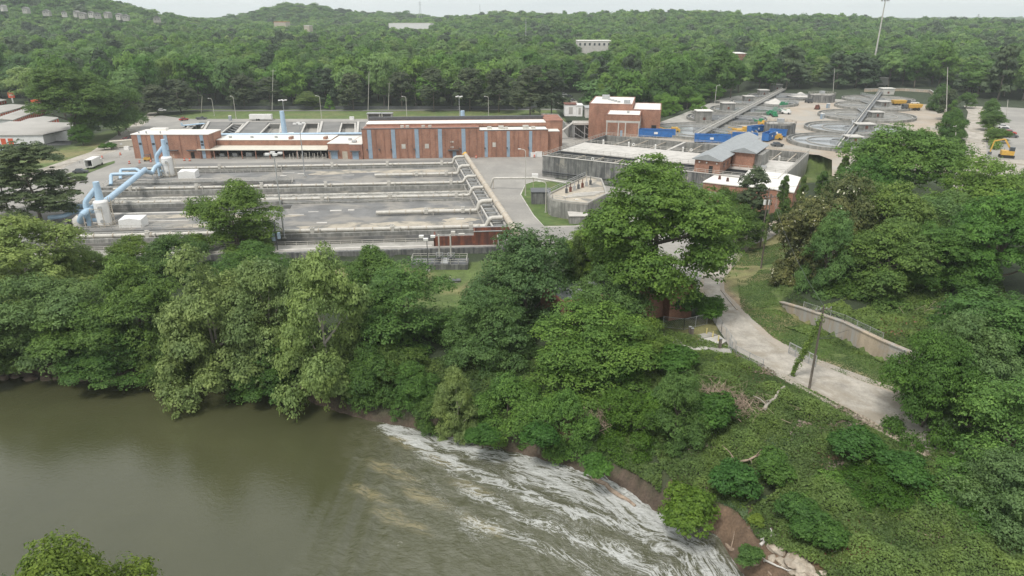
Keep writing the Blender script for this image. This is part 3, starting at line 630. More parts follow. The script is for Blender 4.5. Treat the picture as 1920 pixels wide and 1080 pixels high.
MB().add([(-2,-.4,4.2),(L+.3,-.4,4.2),(L+6,16,4.6),(L-2,30,5.0),(-2,34,5.4)], [(0,1,2,3,4)]).add([(-2,-.4,3.9),(L+.3,-.4,3.9),(L+6,16,4.3),(L-2,30,4.7),(-2,34,5.1)], [(4,3,2,1,0)]).add([(-2,-.4,3.9),(L+.3,-.4,3.9),(L+.3,-.4,4.2),(-2,-.4,4.2)], [(0,1,2,3)]).build('roof', 'roof_tan', r)
MB().box(L, L+5.4, 9, 15.5, 0, 4.1).build('wall', 'white', r)
for x in (2.5, 5.3, 8.2, 11.5, 14.8, 17.8): MB().box(x-1, x+1, -.07, .05, 0, 2.7).build('door', 'orange', r)
r, L = frame('rental_office', 'white storage office with an orange fascia beside the tall pale tree', 'building', G(62,204), G(80,204))
MB().box(0, L, 0, 8, 0, 3.6).build('wall', 'white', r); MB().box(-.2, L+.2, -.2, 8.2, 3.6, 5).build('fascia', 'orange', r)
r = thing('pylon_sign', 'square orange sign on a white post behind the storage roofs', 'sign', G(26,196.5))
MB().box(-.4, .4, -.2, .2, 0, 4.2).build('post', 'white', r); MB().box(-2, 2, -.3, .3, 4.2, 7.4).build('sign_board', 'orange', r)
MB().box(-1.2, 1.2, -.36, -.3, 5.4, 5.7).box(-1.2, .6, -.36, -.3, 6.1, 6.4).build('sign_mark', 'white', r)
# -- far buildings
def farb(name, lab, x0, x1, yt, yb, Y, mat, depth=30, wins=0, roof=None):
    a = at_Y(x0, yb, Y); b = at_Y(x1, yb, Y); t = at_Y(x0, yt, Y); z0 = Z(a.x, Y+10)-2; z0 = min(z0, a.z-2)
    r = thing(name, lab, 'building', (a.x, Y, z0))
    MB().box(0, b.x-a.x, 0, depth, 0, t.z-z0).build('wall', mat, r)
    MB().box(-.3, b.x-a.x+.3, -.3, depth, t.z-z0, t.z-z0+.5).build('roof', roof or 'roof_white', r)
    for k in range(wins):
        x = (b.x-a.x)*(k+.5)/wins; h = t.z-z0; MB().box(x-1, x+1, -.1, .1, h-4.4, h-2).build('window', 'glass', r)
    return r
FARB = [('warehouse', 'long white warehouse among the far trees below the small hill', 729, 807, 44, 52, 1350, 'white', 60, 0, None),
 ('office_block', 'pale office block with a row of square windows in the middle of the woods', 1083, 1146, 77, 92, 760, 'concrete_light', 25, 7, None),
 ('brick_shop', 'brick building with flat white roof in the woods right of centre', 1375, 1400, 101, 112, 640, 'brick', 25, 0, None),
 ('orange_block', 'small orange tiled building at the foot of the small hill', 514, 536, 41.5, 49, 1250, 'pipe_beige', 25, 0, 'orange'),
 ('yellow_block', 'small sandy building right of the orange tiled one below the small hill', 570, 580, 48, 54, 1150, 'pipe_beige', 20, 0, None)]
for fb in FARB: farb(*fb)
HOUSES = [(3,10),(44,14),(82,19),(118,21),(140,21),(150,24),(168,22),(180,24),(197,23),(220,26),(232,28),(290,31)]
for i, (hx, hy) in enumerate(HOUSES):
    Y = 1010-i*3; a = at_Y(hx-3, hy+4.5, Y); w = 6+i%3*1.5
    lab = ['white gabled house', 'pale gabled house with two windows', 'cream gabled house'][i%3]+' on the wooded slope under the left hill'
    r = thing('house', lab, 'house', (a.x, Y, a.z-8.5), group='houses along the slope of the left hill'); r.rotation_euler[2] = (i%4-1.5)*.3
    MB().box(0, w, 0, 6, 4, 10.2).build('wall', ['concrete_light', 'roof_tan', 'concrete'][i%3], r)
    MB().add([(-.4,-.4,10.2),(w+.4,-.4,10.2),(w+.4,6.4,10.2),(-.4,6.4,10.2),(w/2,-.4,12.4),(w/2,6.4,12.4)], [(0,4,5,3),(1,2,5,4),(0,1,4),(2,3,5),(3,2,1,0)]).build('roof', 'asphalt', r)
    for x in (w*.28, w*.68): MB().box(x-.5, x+.5, -.08, .05, 7.6, 9).build('window', 'glass', r)
# ================================================================ AERATION BASIN
r = thing('aeration_basin', 'large sunken treatment basin with dark deck strips, frothy channels and pale walls', 'basin', WP(0,0))
def wl(a, b, z=0): p = WP(a, b)-WP(0,0); return (p.x, p.y, z)
def strip(mb, a0, a1, b0, b1, z0, z1):
    q = [wl(a0,b0), wl(a1,b0), wl(a1,b1), wl(a0,b1)]
    return mb.prism([p[:2] for p in q], z0, z1)
A0 = -118
CH = [(6.2,11.6,A0,-.5,-1.3,'basin_water'),(19.8,22.4,A0,-62,-1.0,'basin_water'),(40.5,44.5,A0,-57,-.9,'basin_water'),(51.5,60.6,A0,-1,-.55,'froth'),(66,68.2,A0,-88,-1.0,'basin_water'),(72.3,75.6,A0,-60,-.9,'basin_water'),(92,94.4,A0,-66,-.9,'basin_water'),(99,101.6,A0,-76,-.9,'basin_water')]
bs = [0.3]
for c in CH: bs += [c[0], c[1]]
bs.append(103.4)
strip(MB(), A0, -.3, .0, .9, -1.9, 0.03).build('front_wall', 'concrete_dark', r)
prev = .9
for i, (b0, b1, a0, a1, zw, wm_) in enumerate(CH+[(103.4, 103.4, A0, A0, 0, None)]):
    mb = strip(MB(), A0, -.5, prev, b0, -2.2, 0)
    mat = 'concrete' if i == 0 else 'deck'
    mb.build('deck', mat, r)
    if wm_:
        strip(MB(), a0, a1, b0, b1, -2.2, zw).build('channel_water', wm_, r)
        if a1 < -2: strip(MB(), a1, -.5, b0, b1, -2.2, -.004).build('deck', 'deck', r)
    prev = b1
def wallrow(b0, b1, h, a0=A0, a1=-3, mat='concrete_tank'): strip(MB(), a0, a1, b0, b1, .0, h).build('trough', mat, r)
wallrow(11.9, 14.2, .9); wallrow(44.8, 47.6, 1.1, A0, -60); wallrow(45.6, 47.2, .35, -60, -3); wallrow(61.0, 63.8, 1.1); wallrow(94.9, 97, .7, A0, -2)
wallrow(68.4, 70.6, .8, A0, -88); wallrow(75.8, 77, .5, A0, -60); wallrow(15.2, 16.4, .12, A0, -60, 'concrete_light'); wallrow(18.5, 19.6, .5, A0, -62); wallrow(38.6, 39.6, .1, A0, -60, 'concrete_light'); wallrow(2.0, 2.8, .12, A0, -20, 'concrete_light')
wallrow(61.0, 63.8, 1.1, -3, -2); wallrow(82.2, 82.6, .25, A0, -84, 'concrete_light'); wallrow(29.6, 30.2, .25, A0, -82, 'concrete_light'); wallrow(55.8, 56.2, -.2, A0, -3)
strip(MB(), -119, A0+.01, 0, 103.5, -2.2, .3).build('side_wall', 'concrete', r)
# sediment stains on the deck: thin dried layer
def blob(a, b, ra, rb, seed, z):
    rr_ = random.Random(seed); n = 26
    return [wl(a+ra*math.cos(2*PI*k/n)*(.75+.4*rr_.random()), b+rb*math.sin(2*PI*k/n)*(.7+.5*rr_.random()))[:2] for k in range(n)]
for i, (a, b, ra, rb) in enumerate([(-30,19.5,24,4.6),(-17,35.5,12,2.4),(-11,24.5,5,2.2),(-20,89,14,3.2),(-42,90,12,2.6),(-78,25,9,1.6),(-5,86,4,3),(-66,33,13,2.2),(-50,87,7,1.6),(-88,35,11,2.0),(-25,71,15,1.3),(-95,49.5,9,.8),(-58,69,8,1.0)]):
    MB().sheet(blob(a, b, ra, rb, i, 0), .012+i*.001).build('sediment', 'deck_stain', r)
rnd = random.Random(5)
for i in range(26):
    a = -8-rnd.random()*70; b = rnd.choice([23.5, 26, 33, 36, 49, 67, 71, 84, 87, 90])+rnd.random()
    if i % 2: strip(MB(), a, a+1.6+rnd.random()*1.6, b, b+1.2, 0, .16).build('hatch', 'concrete_light', r)
    else: strip(MB(), a, a+2+rnd.random()*3, b, b+.5, 0, .05).build('hatch', 'concrete_light', r)
# ---- air pipes
pg = 'pale air pipes lying along the basin'
def airpipe(b, a0, a1, z, rad, lab):
    t = thing('air_pipe', lab, 'pipe', WP(a1, b), math.atan2(.09, .996), pg); L = a1-a0
    pts = [(-L,0,z),(-5.6,0,z),(-5.0,0,z+.25),(-4.7,0,z+.9),(-4.6,0,2.5),(-4.3,0,3.1),(-3.6,0,3.45),(-1.0,0,3.5)]
    MB().tube(pts, [rad]*2+[rad*1.15]*6, 10).build('pipe', 'pipe', t, True)
    n = int(L/9)
    for k in range(n*2):
        x = -7-k*4.4
        if x > -L: MB().tube([(x,0,z),(x+.18,0,z)], rad*1.35, 10).build('flange', 'pipe_beige', t)
    for k in range(max(2, n//2)):
        x = -9-k*(L-12)/max(1, n//2-1+.001)*.98 if n > 3 else -9-k*10
        if x < -L+.5: continue
        v = MB().tube([(x,-.1,z),(x,-.1,z+1.1)], .16, 6).tube([(x-.55,-.1,z+1.1),(x+.55,-.1,z+1.1)], .12, 6).cbox(x, 0, z-.5, .9, 1.1, 1.2); v.build('valve', 'pipe', t)
        MB().box(x+1.8, x+2.0, -.9, -.2, 0.0, z+.5).build('support', 'pipe', t)
    return t
airpipe(96.2, -112, -.5, 1.15, .42, 'pale air pipe nearest the brick hall, running the full basin length')
airpipe(79.3, -33.5, -.5, .9, .5, 'short pale air pipe on the dark deck, second from the brick hall')
airpipe(62.7, -112, -.5, 1.6, .42, 'pale air pipe on the trough wall just above the long frothy channel')
airpipe(46.9, -112, -.5, 1.2, .42, 'pale air pipe just below the long frothy channel')
airpipe(30.4, -33, -.5, .9, .55, 'short thick pale air pipe above the big tan sediment patch')
airpipe(13.2, -112, -.5, 1.35, .5, 'pale air pipe along the front trough, nearest the lawn')
# header pipe and its rack
t = thing('header_pipe', 'thick beige header pipe slanting along the right edge of the basin', 'pipe', WP(-.5,0))
q = [WP(-.5,98.7,3.5)-WP(-.5,0), WP(-.5,-.4,3.5)-WP(-.5,0)]
MB().tube(q, .8, 14).build('pipe', 'pipe_beige', t, True)
MB().tube([q[0]+Vector((-.5,.6,.4)), q[0]], .95, 12).build('end_cap', 'yellow', t, True)
for k in range(9):
    p = q[0].lerp(q[1], (k+.5)/9); d_ = (q[1]-q[0]).normalized(); MB().tube([p, p+d_*.3], .92, 14).build('joint_band', 'pipe', t)
t = thing('pipe_rack', 'steel and concrete rack carrying pipe bends under the beige header pipe', 'rack', WP(-.5,0))
o = WP(-.5, 0)
mb = MB(); 
for b0 in range(2, 98, 4):
    for a in (-4.4, -1.4): p = WP(a, b0)-o; mb.beam(p, p+Vector((0,0,2.4)), .3)
    mb.beam(WP(-4.4,b0,2.4)-o, WP(-.6,b0,2.4)-o, .3)
mb.build('frame', 'steel', t)
MB().beam(WP(-4.6,0,2.2)-o, WP(-4.6,98,2.2)-o, .3, .5).beam(WP(-1.2,0,2.2)-o, WP(-1.2,98,2.2)-o, .3, .5).build('side_beam', 'concrete_light', t)
MB().prism([tuple((WP(a,b)-o).xy) for a, b in ((-3.6,0),(-1.6,0),(-1.6,98),(-3.6,98))], 0, 1.7).build('cable_trench', 'concrete_tank', t)
MB().rail([WP(-5.6,1,0)-o, WP(-5.6,97,0)-o], 1.1, 6).build('railing', 'pipe', t)
# white box covers and railings
def rail_thing(lab, pts, mat='pipe', h=1.1, step=2.5, w=.08, grp='railings on the treatment basins'):
    o = Vector(pts[0]); t = thing('railing', lab, 'railing', o, group=grp); MB().rail([Vector(p)-o for p in pts], h, step, w).build('rails', mat, t); return t
rail_thing('pale railing along the front walkway of the basin, above the lawn wall', [WP(-118,5.2,0), WP(-21,5.2,0)])
rail_thing('railing beside the left channel between the scrubber towers', [WP(-117,78,0), WP(-60,78,0), WP(-60,71.5,0)])
rail_thing('railing along the dark channel left of the far white cover', [WP(-117,92.0-.4,0), WP(-66,91.6,0), WP(-66,98.2,0)])
rail_thing('railing climbing the left edge of the basin beside the yard', [WP(-118.6,40,.3), WP(-118.6,103,.3)])
rail_thing('short railing by the near left channel under the leaning scrubber', [WP(-117,23,0), WP(-62,23,0)])
# rusted steel bin wall
r2, L = frame('rusty_tank', 'long low rust streaked steel tank with an open grey top on the front walkway', 'tank', WP(-19.6,2.2), WP(-.6,2.2))
MB().box(0, L*.5, 0, .35, 0, 2.3).box(0, .4, 0, 3.4, 0, 2.5).build('side_wall', 'rust', r2)
mb = MB().box(L*.5+.02, L, -.2, .1, 0, 3.3).box(L*.5+.02, L, 3.2, 3.5, 0, 3.3).box(L*.5+.02, L*.5+.3, .1, 3.2, 0, 3.3).box(L-.3, L, .1, 3.2, 0, 3.3); mb.build('box_wall', 'rust', r2)
MB().box(L*.5+.3, L-.3, .1, 3.2, 2.2, 2.5).build('cover', 'roof_blue', r2)
MB().box(L*.5-.1, L+.1, -.3, -.05, 3.3, 3.45).box(L*.5-.1, L+.1, 3.3, 3.6, 3.3, 3.45).build('rim', 'steel', r2)
MB().cbox(4.6, 1.6, .6, 1.0, 1, 2.4).cbox(6.6, 1.4, .6, 1.4, .8, 1.9).build('gearbox', 'pipe', r2)
MB().box(.4, L*.5, .36, 3.3, 0, 1.9).build('bed', 'concrete_tank', r2)
# scrubber towers
def scrubber(lab, a, b, top):
    p = WP(a, b); t = thing('scrubber_tower', lab, 'tower', p, group='white scrubber towers')
    MB().cyl(0, 0, .4, 6.2, 1.75, 20).tube([(0,0,6.2),(0,0,6.6),(0,0,6.8)], [1.75, 1.5, .9], 20).build('vessel', 'white', t, True)
    MB().cyl(0, 0, 0, .4, 2.1, 20).build('base', 'concrete', t)
    MB().tube([(0,0,6.7),(0,0,top)], [1.0, .75], 14).build('stack', 'blue', t, True)
    for z in (1.5, 5): MB().tube([(.5,-1.6,z),(.55,-1.95,z)], .45, 12).build('manhole', 'steel', t)
    mb = MB()
    for dx in (1.9, 2.5): mb.beam((dx,.3,0), (dx,.3,7.4), .1)
    for k in range(12): mb.beam((1.9,.3,.5+k*.55), (2.5,.3,.5+k*.55), .07)
    mb.build('ladder', 'pipe_beige', t)
    mb = MB().rail([(-2.1,-2.3,0),(2.6,-2.3,0),(2.6,1.2,0)], 1.1, 1.2, .08).beam((-2,-2,0),(-2,-2,4.8),.12).beam((1.2,-2.2,0),(1.2,-2.2,4.8),.12).beam((-2,-2,4.8),(1.2,-2.2,4.8),.12); mb.build('guard_frame', 'pipe_beige', t)
    return t
scrubber('white scrubber tower with a blue stack nearest the pine tree', -102.6, 27.8, 11.4)
scrubber('white scrubber tower with a blue stack in front of the left brick building', -102.6, 88.5, 12.4)
def boxcover(lab, a, b):
    r_ = MB(); w, dd, h = 5.6, 3.4, 2.5
    r_.add([(0,0,0),(w,0,0),(w+.3,dd,0),(.3,dd,0),(0,0,h*.8),(w-.1,0,h*.8),(w+.2,dd,h),(.3,dd,h),(w*.5,0,h)], [(0,1,5,8,4),(1,2,6,5),(2,3,7,6),(3,0,4,7),(4,8,7),(8,5,6),(8,6,7)])
    o = r_.build('tarp_box', 'white', loc=WP(a, b), rz=.09); return tag(o, lab, 'cover', 'white box covers beside the scrubber towers')
boxcover('white box shaped cover right of the near scrubber tower', -98, 24.5); boxcover('white box shaped cover right of the far scrubber tower', -98.6, 84)
# ducts
def duct(lab, pts, rad=.75, bands=0, mat='blue', name='air_duct', grp='light blue air ducts'):
    o = Vector((pts[0][0], pts[0][1], 0)); t = thing(name, lab, 'duct', o, group=grp)
    rad *= .84
    q = [Vector(p)-o for p in pts]
    # round the corners
    qq = [q[0]]
    for i in range(1, len(q)-1):
        a = q[i]+(q[i-1]-q[i]).normalized()*min(rad*1.3, (q[i-1]-q[i]).length*.4); b = q[i]+(q[i+1]-q[i]).normalized()*min(rad*1.3, (q[i+1]-q[i]).length*.4)
        qq += [a, (a+b+q[i]*2)/4, b]
    qq.append(q[-1])
    MB().tube(qq, rad, 14).build('duct_run', mat, t, True)
    if bands:
        mb = MB()
        for i in range(len(q)-1):
            d_ = q[i+1]-q[i]
            for k in range(int(d_.length/bands)): p = q[i]+d_.normalized()*(k+.5)*bands; mb.tube([p, p+d_.normalized()*.12], rad*1.035, 14)
        if mb.v: mb.build('band', mat, t)
    mb = MB()
    for p in q[1:-1] if len(q) > 2 else []:
        if p.z > 1: mb.beam((p.x,p.y,0), (p.x,p.y,p.z-rad), .16)
    if mb.v: mb.build('support', 'pipe_beige', t)
    return t
g = lambda x, y, z: G(x, y, z)
duct('main light blue duct slanting across the basin between the two scrubber towers', [g(150,416,1.2), g(155,401,4), g(205,372,5), g(272,318,5)], .95, 2.2)
duct('blue duct bending up beside the far scrubber tower to its stack', [g(271,320,5), g(285,325,2.0), g(291,312,4), g(301,309,4.2), WP(-105.5,88.5,4.2)], .8)
duct('blue riser left of the far scrubber tower joining its stack', [WP(-105.6,88.5,.2), WP(-105.8,88.5,6.8), WP(-102.9,88.5,10)], .75)
duct('blue riser left of the near scrubber tower joining its stack', [WP(-106,27.0,.2), WP(-106,27,6.4), WP(-103,27.8,9.6)], .8)
duct('short blue elbow from the riser into the near scrubber tower', [WP(-106,27,1.6), WP(-103.6,27.2,1.6)], .6)
duct('short blue elbow from the riser into the far scrubber tower', [WP(-105.6,88.5,1.8), WP(-103.6,88.3,1.8)], .55)
duct('upper blue pipe loop left of the diagonal duct', [g(226,336,.1), g(226,318,2.6), g(256,317,2.6), g(263,322,2.2)], .6)
duct('lower blue pipe loop left of the diagonal duct', [g(208,347,.1), g(208,327,2.6), g(262,325.5,2.6)], .65)
duct('blue duct running left from the diagonal duct behind the pine', [g(100,389,3), g(168,386,3)], .7)
duct('lowest blue duct running left toward the pine trunk', [g(92,408,1.5), g(120,405,2), g(140,397,2.4), g(180,396,2.4)], .7)
duct('short blue duct stub beyond the storage lawn at the left photo edge', [g(-40,283,3), g(15,282,3)], .8)
duct('long level blue duct behind the canopy building', [at_Y(404,252.5,281), at_Y(682,250.5,283)], .62, 9)
MB()
t = thing('duct_fan', 'grey green fan housing at the lower end of the diagonal blue duct', 'fan', G(148,424))
MB().tube([(0,0,.2),(0,0,1.6),(.6,.4,2.4)], [1.5,1.3,.9], 14).build('housing', 'pipe', t, True); MB().tube([(-1.2,-1.1,1),(-1.5,-1.5,1)], .7, 12).build('inlet', 'black', t)
for lab, xx, y0, yt, Y in (('tall blue stack beside a white box behind the canopy building', 529, 247, 208, 296), ('tall blue stack rising behind the brick hall roof', 868, 228, 207.5, 300)):
    p = at_Y(xx, yt, Y); t = thing('blue_stack', lab, 'stack', (p.x, Y, 0), group='blue stacks behind the brick row')
    MB().tube([(0,0,0),(-.2,0,p.z)], [1.25, .9], 14).build('stack', 'blue', t, True)
    MB().cbox(2.3, .5, 0, 2.4, 2.4, 4.6).build('vessel', 'white', t)
# ================================================================ REAR BASIN
r = thing('rear_basin', 'row of square sunken tanks with pale dividing walls behind the canopy building', 'basin', G(350,250))
o = Vector(G(350,250))
def pl_(poly, z=0): return [tuple((G(x, y, 0)-o).xy) for x, y in poly]
pits = [((366,232.6),(385,232.6),(378,241),(350,241)), ((437,233),(457,233),(441,251),(415,251)), ((506,232.3),(527,232.3),(524,251),(488,251)), ((573,231.6),(598,231.6),(595,251),(565,251)), ((641,231.5),(666,231.5),(666,251),(636,251))]
edges = [(375,228.5, 345,251)]
mb = MB(); lastT, lastB = (372,228.5), (346,251)
for p in pits:
    mb.prism(pl_([lastB, lastT, (p[0][0]-2, 228.5), (p[3][0]-1.5, 251)]), -4.6, 0)
    mb.prism(pl_([(p[0][0]-2,228.5),(p[1][0]+2,228.5),(p[1][0]+1.6,231.2),(p[0][0]-1.8,231.2)]), -4.6, -.004)
    lastT, lastB = (p[1][0]+2,228.5), (p[2][0]+1.5,251)
mb.prism(pl_([lastB, lastT, (688,228.5), (688,251)]), -4.6, 0); mb.build('deck', 'asphalt', r)
for i, p in enumerate(pits):
    MB().sheet(pl_([(p[0][0]-3,230),(p[1][0]+3,230),(p[2][0]+3,251),(p[3][0]-3,251)]), -2.6 if i != 1 else -4.2).build('pit_floor', 'concrete' if i != 1 else 'steel_dark', r)
    q = pl_([p[0], p[1], p[2], p[3]]); 
    for a, b in ((0,3),(1,2),(0,1)):
        A_, B_ = Vector((*q[a],.15)), Vector((*q[b],.15)); MB().beam(A_, B_, .7, .5).build('pit_curb', 'concrete_light', r)
    if i == 1:
        for k in range(5):
            A_, B_ = Vector((*q[0],-.4)).lerp(Vector((*q[3],-.4)), k/5), Vector((*q[1],-2.5)).lerp(Vector((*q[2],-2.5)), k/5); MB().beam(A_, B_, .35).build('strut', 'steel', r)
for xa, xb in ((392,380),(466,446),(530,527),(604,599),(672,670)): MB().beam(Vector((*pl_([(xa,229.5)])[0],.3)), Vector((*pl_([(xb,250)])[0],.3)), 1.1, .6).build('divider', 'concrete_light', r)
# ================================================================ BIG CONCRETE TANK
ang = math.radians(-31); O_ = G(1017.5,292,7); O_.z = 0
r = thing('concrete_tank', 'huge rectangular concrete tank with stained walls, open dark basins and a pale central deck', 'tank', O_, ang)
TL, TW, TH = 76, 52, 7.0
MB().box(0, TL, 0, .7, -.2, TH).build('front_wall', 'concrete_dark', r)
MB().box(0, .7, .71, TW, -.2, TH-.003).build('side_wall', 'concrete_dark', r); MB().box(TL-.7, TL, .71, TW, -.2, TH-.003).build('side_wall', 'concrete', r); MB().box(.71, TL-.71, TW-.7, TW, -.2, TH).build('rear_wall', 'concrete_tank', r)
MB().box(-.12, TL+.1, -.14, .9, TH, TH+.18).build('coping', 'concrete_light', r)
MB().box(.7, TL-.7, 12.6, 31.5, -.1, TH-.3).build('inner_block', 'steel_dark', r)
MB().box(.5, TL-.5, 12.3, 31.8, TH-.3, TH).build('centre_deck', 'concrete_light', r)
MB().box(.7, TL-.7, .7, 12.6, -.1, 1.6).build('basin_water', 'basin_water', r); MB().box(.7, TL-.7, 31.5, TW-.7, -.1, 1.6).build('basin_water', 'basin_water', r)
for x in (30, ): MB().box(x, x+1.6, .9, 12.3, TH-2, TH+.05).build('divider', 'concrete_light', r); MB().box(x+2, x+3, 31.8, TW-.7, TH-2, TH+.05).build('divider', 'concrete_light', r)
for x in (10, 17, 24, 38, 44, 50, 66, 71): MB().beam((x,.9,TH-.6), (x,12.4,TH-.9), .28).build('strut', 'pipe_beige', r); MB().beam((x+1,31.8,TH-.6), (x+1,TW-.6,TH-.7), .28).build('strut', 'pipe_beige', r)
for k in range(13): MB().box(4+k*4, 5+k*4, 12.5, 12.66, TH-2.6, TH-1.3).build('port', 'black', r)
mb = MB()
for pts in ([(.2,-.05,TH+.18),(TL,-.05,TH+.18)], [(.2,TW-.4,TH),(.2,.4,TH)], [(.4,TW-.4,TH),(TL,TW-.4,TH)], [(TL-.2,.4,TH),(TL-.2,TW-.4,TH)], [(.6,31.6,TH),(TL-.6,31.6,TH)], [(.6,12.4,TH),(TL-.6,12.4,TH)]): mb.rail(pts, 1.1, 2.6, .09)
mb.build('railing', 'pipe', r)
for x in (8, 18, 28, 38, 49, 64, 70): MB().cbox(x, 31.9, TH, .5, .4, 1.6).build('post_box', 'white', r)
for x0, y0, s in ((66,24,2.4),(68,17,2.0)): MB().cbox(x0, y0, TH, s, s*1.3, .7).build('deck_unit', 'steel', r)
mb = MB().tube([(0,-.25,1.9),(34,-.25,1.9)], .14, 6).tube([(0,-.25,1.3),(20,-.25,1.3)], .1, 6); mb.build('wall_pipe', 'steel_dark', r)
def twp(x, y, z=TH): return Vector((O_.x+x*math.cos(ang)-y*math.sin(ang), O_.y+x*math.sin(ang)+y*math.cos(ang), z))
# brick hut on the tank
h = thing('brick_hut', 'brick control hut with stepped grey metal roofs standing across the big concrete tank', 'building', twp(51.5,.4), ang)
def hutvol(x0, x1, y0, y1, hgt, mat='brick', rise=1.5):
    MB().box(x0, x1, y0, y1, 0, hgt).build('wall', mat, h); xm = (x0+x1)/2; e = .8
    MB().add([(x0-e,y0-e,hgt-.1),(x1+e,y0-e,hgt-.1),(xm,y0-e,hgt+rise),(x0-e,y1+e,hgt-.1),(x1+e,y1+e,hgt-.1),(xm,y1+e,hgt+rise),(x0-e,y0-e,hgt-.3),(x1+e,y0-e,hgt-.3),(x0-e,y1+e,hgt-.3),(x1+e,y1+e,hgt-.3)],
             [(0,2,5,3),(2,1,4,5),(6,7,1,2,0),(9,8,3,5,4),(6,0,3,8),(1,7,9,4),(6,8,9,7)]).build('roof', 'roof_blue', h)
hutvol(0, 7.5, .3, 13.2, 4.2); hutvol(.3, 7.2, 13.3, 50, 4.1, 'brick', 1.6); hutvol(7.6, 14, 14.5, 31, 4.9, 'brick', 1.3)
MB().box(4.4, 5.5, .2, .32, 0, 2.3).build('door', 'black', h)
for y in (4.5, 8.5): MB().box(7.45, 7.6, y, y+1.4, 1.4, 2.6).build('window', 'glass', h)
for x in (1.4, 3.6, 6.6): MB().cbox(x, .15, 3.0, .35, .3, .35).build('wall_lamp', 'white', h)
MB().box(14, 16, 16, 27, 0, 4).build('lean_to', 'concrete_tank', h)
def lifering(lab, p):
    o = MB().ring(0, 0, -.06, .06, .3, .52, 16).build('life_ring', 'white', loc=p); o.rotation_euler = (PI/2, 0, 0); return tag(o, lab, 'life ring', 'white life rings on the tank railings')
for i, (x, y, z, l) in enumerate([(18.5,-.25,TH+.8,'left'), (46.5,-.25,TH+.8,'right')]): lifering('white life ring on the front railing of the big tank, %s one' % l, twp(x, y, z))
for x, l in ((20,'nearest the brick office'), (41,'nearest the brick hut')): lifering('white life ring on the rear railing of the tank deck, '+l, twp(x, 31.4, TH+.9))
# lower round ended tank and small box
r = thing('low_tank', 'weathered low concrete tank with rounded corner, gates and railing beside the turf island', 'tank', (0,0,0))
zt = 5.0
poly = px([(1026,363),(1029,369),(1036,373),(1060,377),(1102,381),(1140,362),(1128,334),(1098,329)], zt)
MB().prism(poly, -.1, zt-.5).build('wall', 'concrete_tank', r)
ip = inset(poly, .7); n = len(poly)
mb = MB()
for k in range(n):
    a, b, c_, d_ = poly[k], poly[(k+1)%n], ip[(k+1)%n], ip[k]; mb.prism([a, b, c_, d_], zt-.49, zt)
mb.build('parapet', 'concrete', r)
MB().sheet(ip, zt-.44).build('floor', 'deck_stain', r)
MB().rail([Vector((*poly[k], zt)) for k in (7,0,1,2,3)], 1.1, 2, .09).build('railing', 'steel', r)
rnd = random.Random(3)
for k in range(7): p = G(1062+k*7.5, 361-k*2.6, zt-.3); MB().cbox(p.x, p.y, zt-.44, .7, .7, 1.3).cyl(p.x, p.y, zt+.8, zt+2.0, .12, 6).build('gate_actuator', ['steel_dark', 'rust', 'steel'][k%3], r)
for k in range(3): p = G(1056+k*9, 371-k*3, zt-.3); MB().beam(p, p+Vector((9,3,0)), .6).build('beam', 'concrete_light', r)
r = thing('concrete_box', 'small dark stained concrete box on the turf island', 'box', G(1012,384)); MB().box(-2.4, 3, 0, 5, 0, 3.6).build('wall', 'concrete_dark', r); MB().box(-2.6, 3.2, -.2, 5.2, 3.6, 3.8).build('lid', 'steel_dark', r)
r = thing('concrete_block', 'short concrete block at the right end of the turf island', 'box', G(1076,421)); MB().box(-1.2, 3.5, 0, 4, 0, 2.2).build('wall', 'concrete_tank', r); MB().box(-1.4, 3.7, -.2, 4.2, 2.2, 2.4).build('cap', 'concrete_light', r)
# elevated pipe
duct('elevated grey pipe on thin posts crossing over the yard to the low tank', [G(918,354,.1), G(925,334,3.5), G(1000,333.5,4.2), G(1062,343,5.2)], .38, 0, 'pipe', 'elevated_pipe', None)
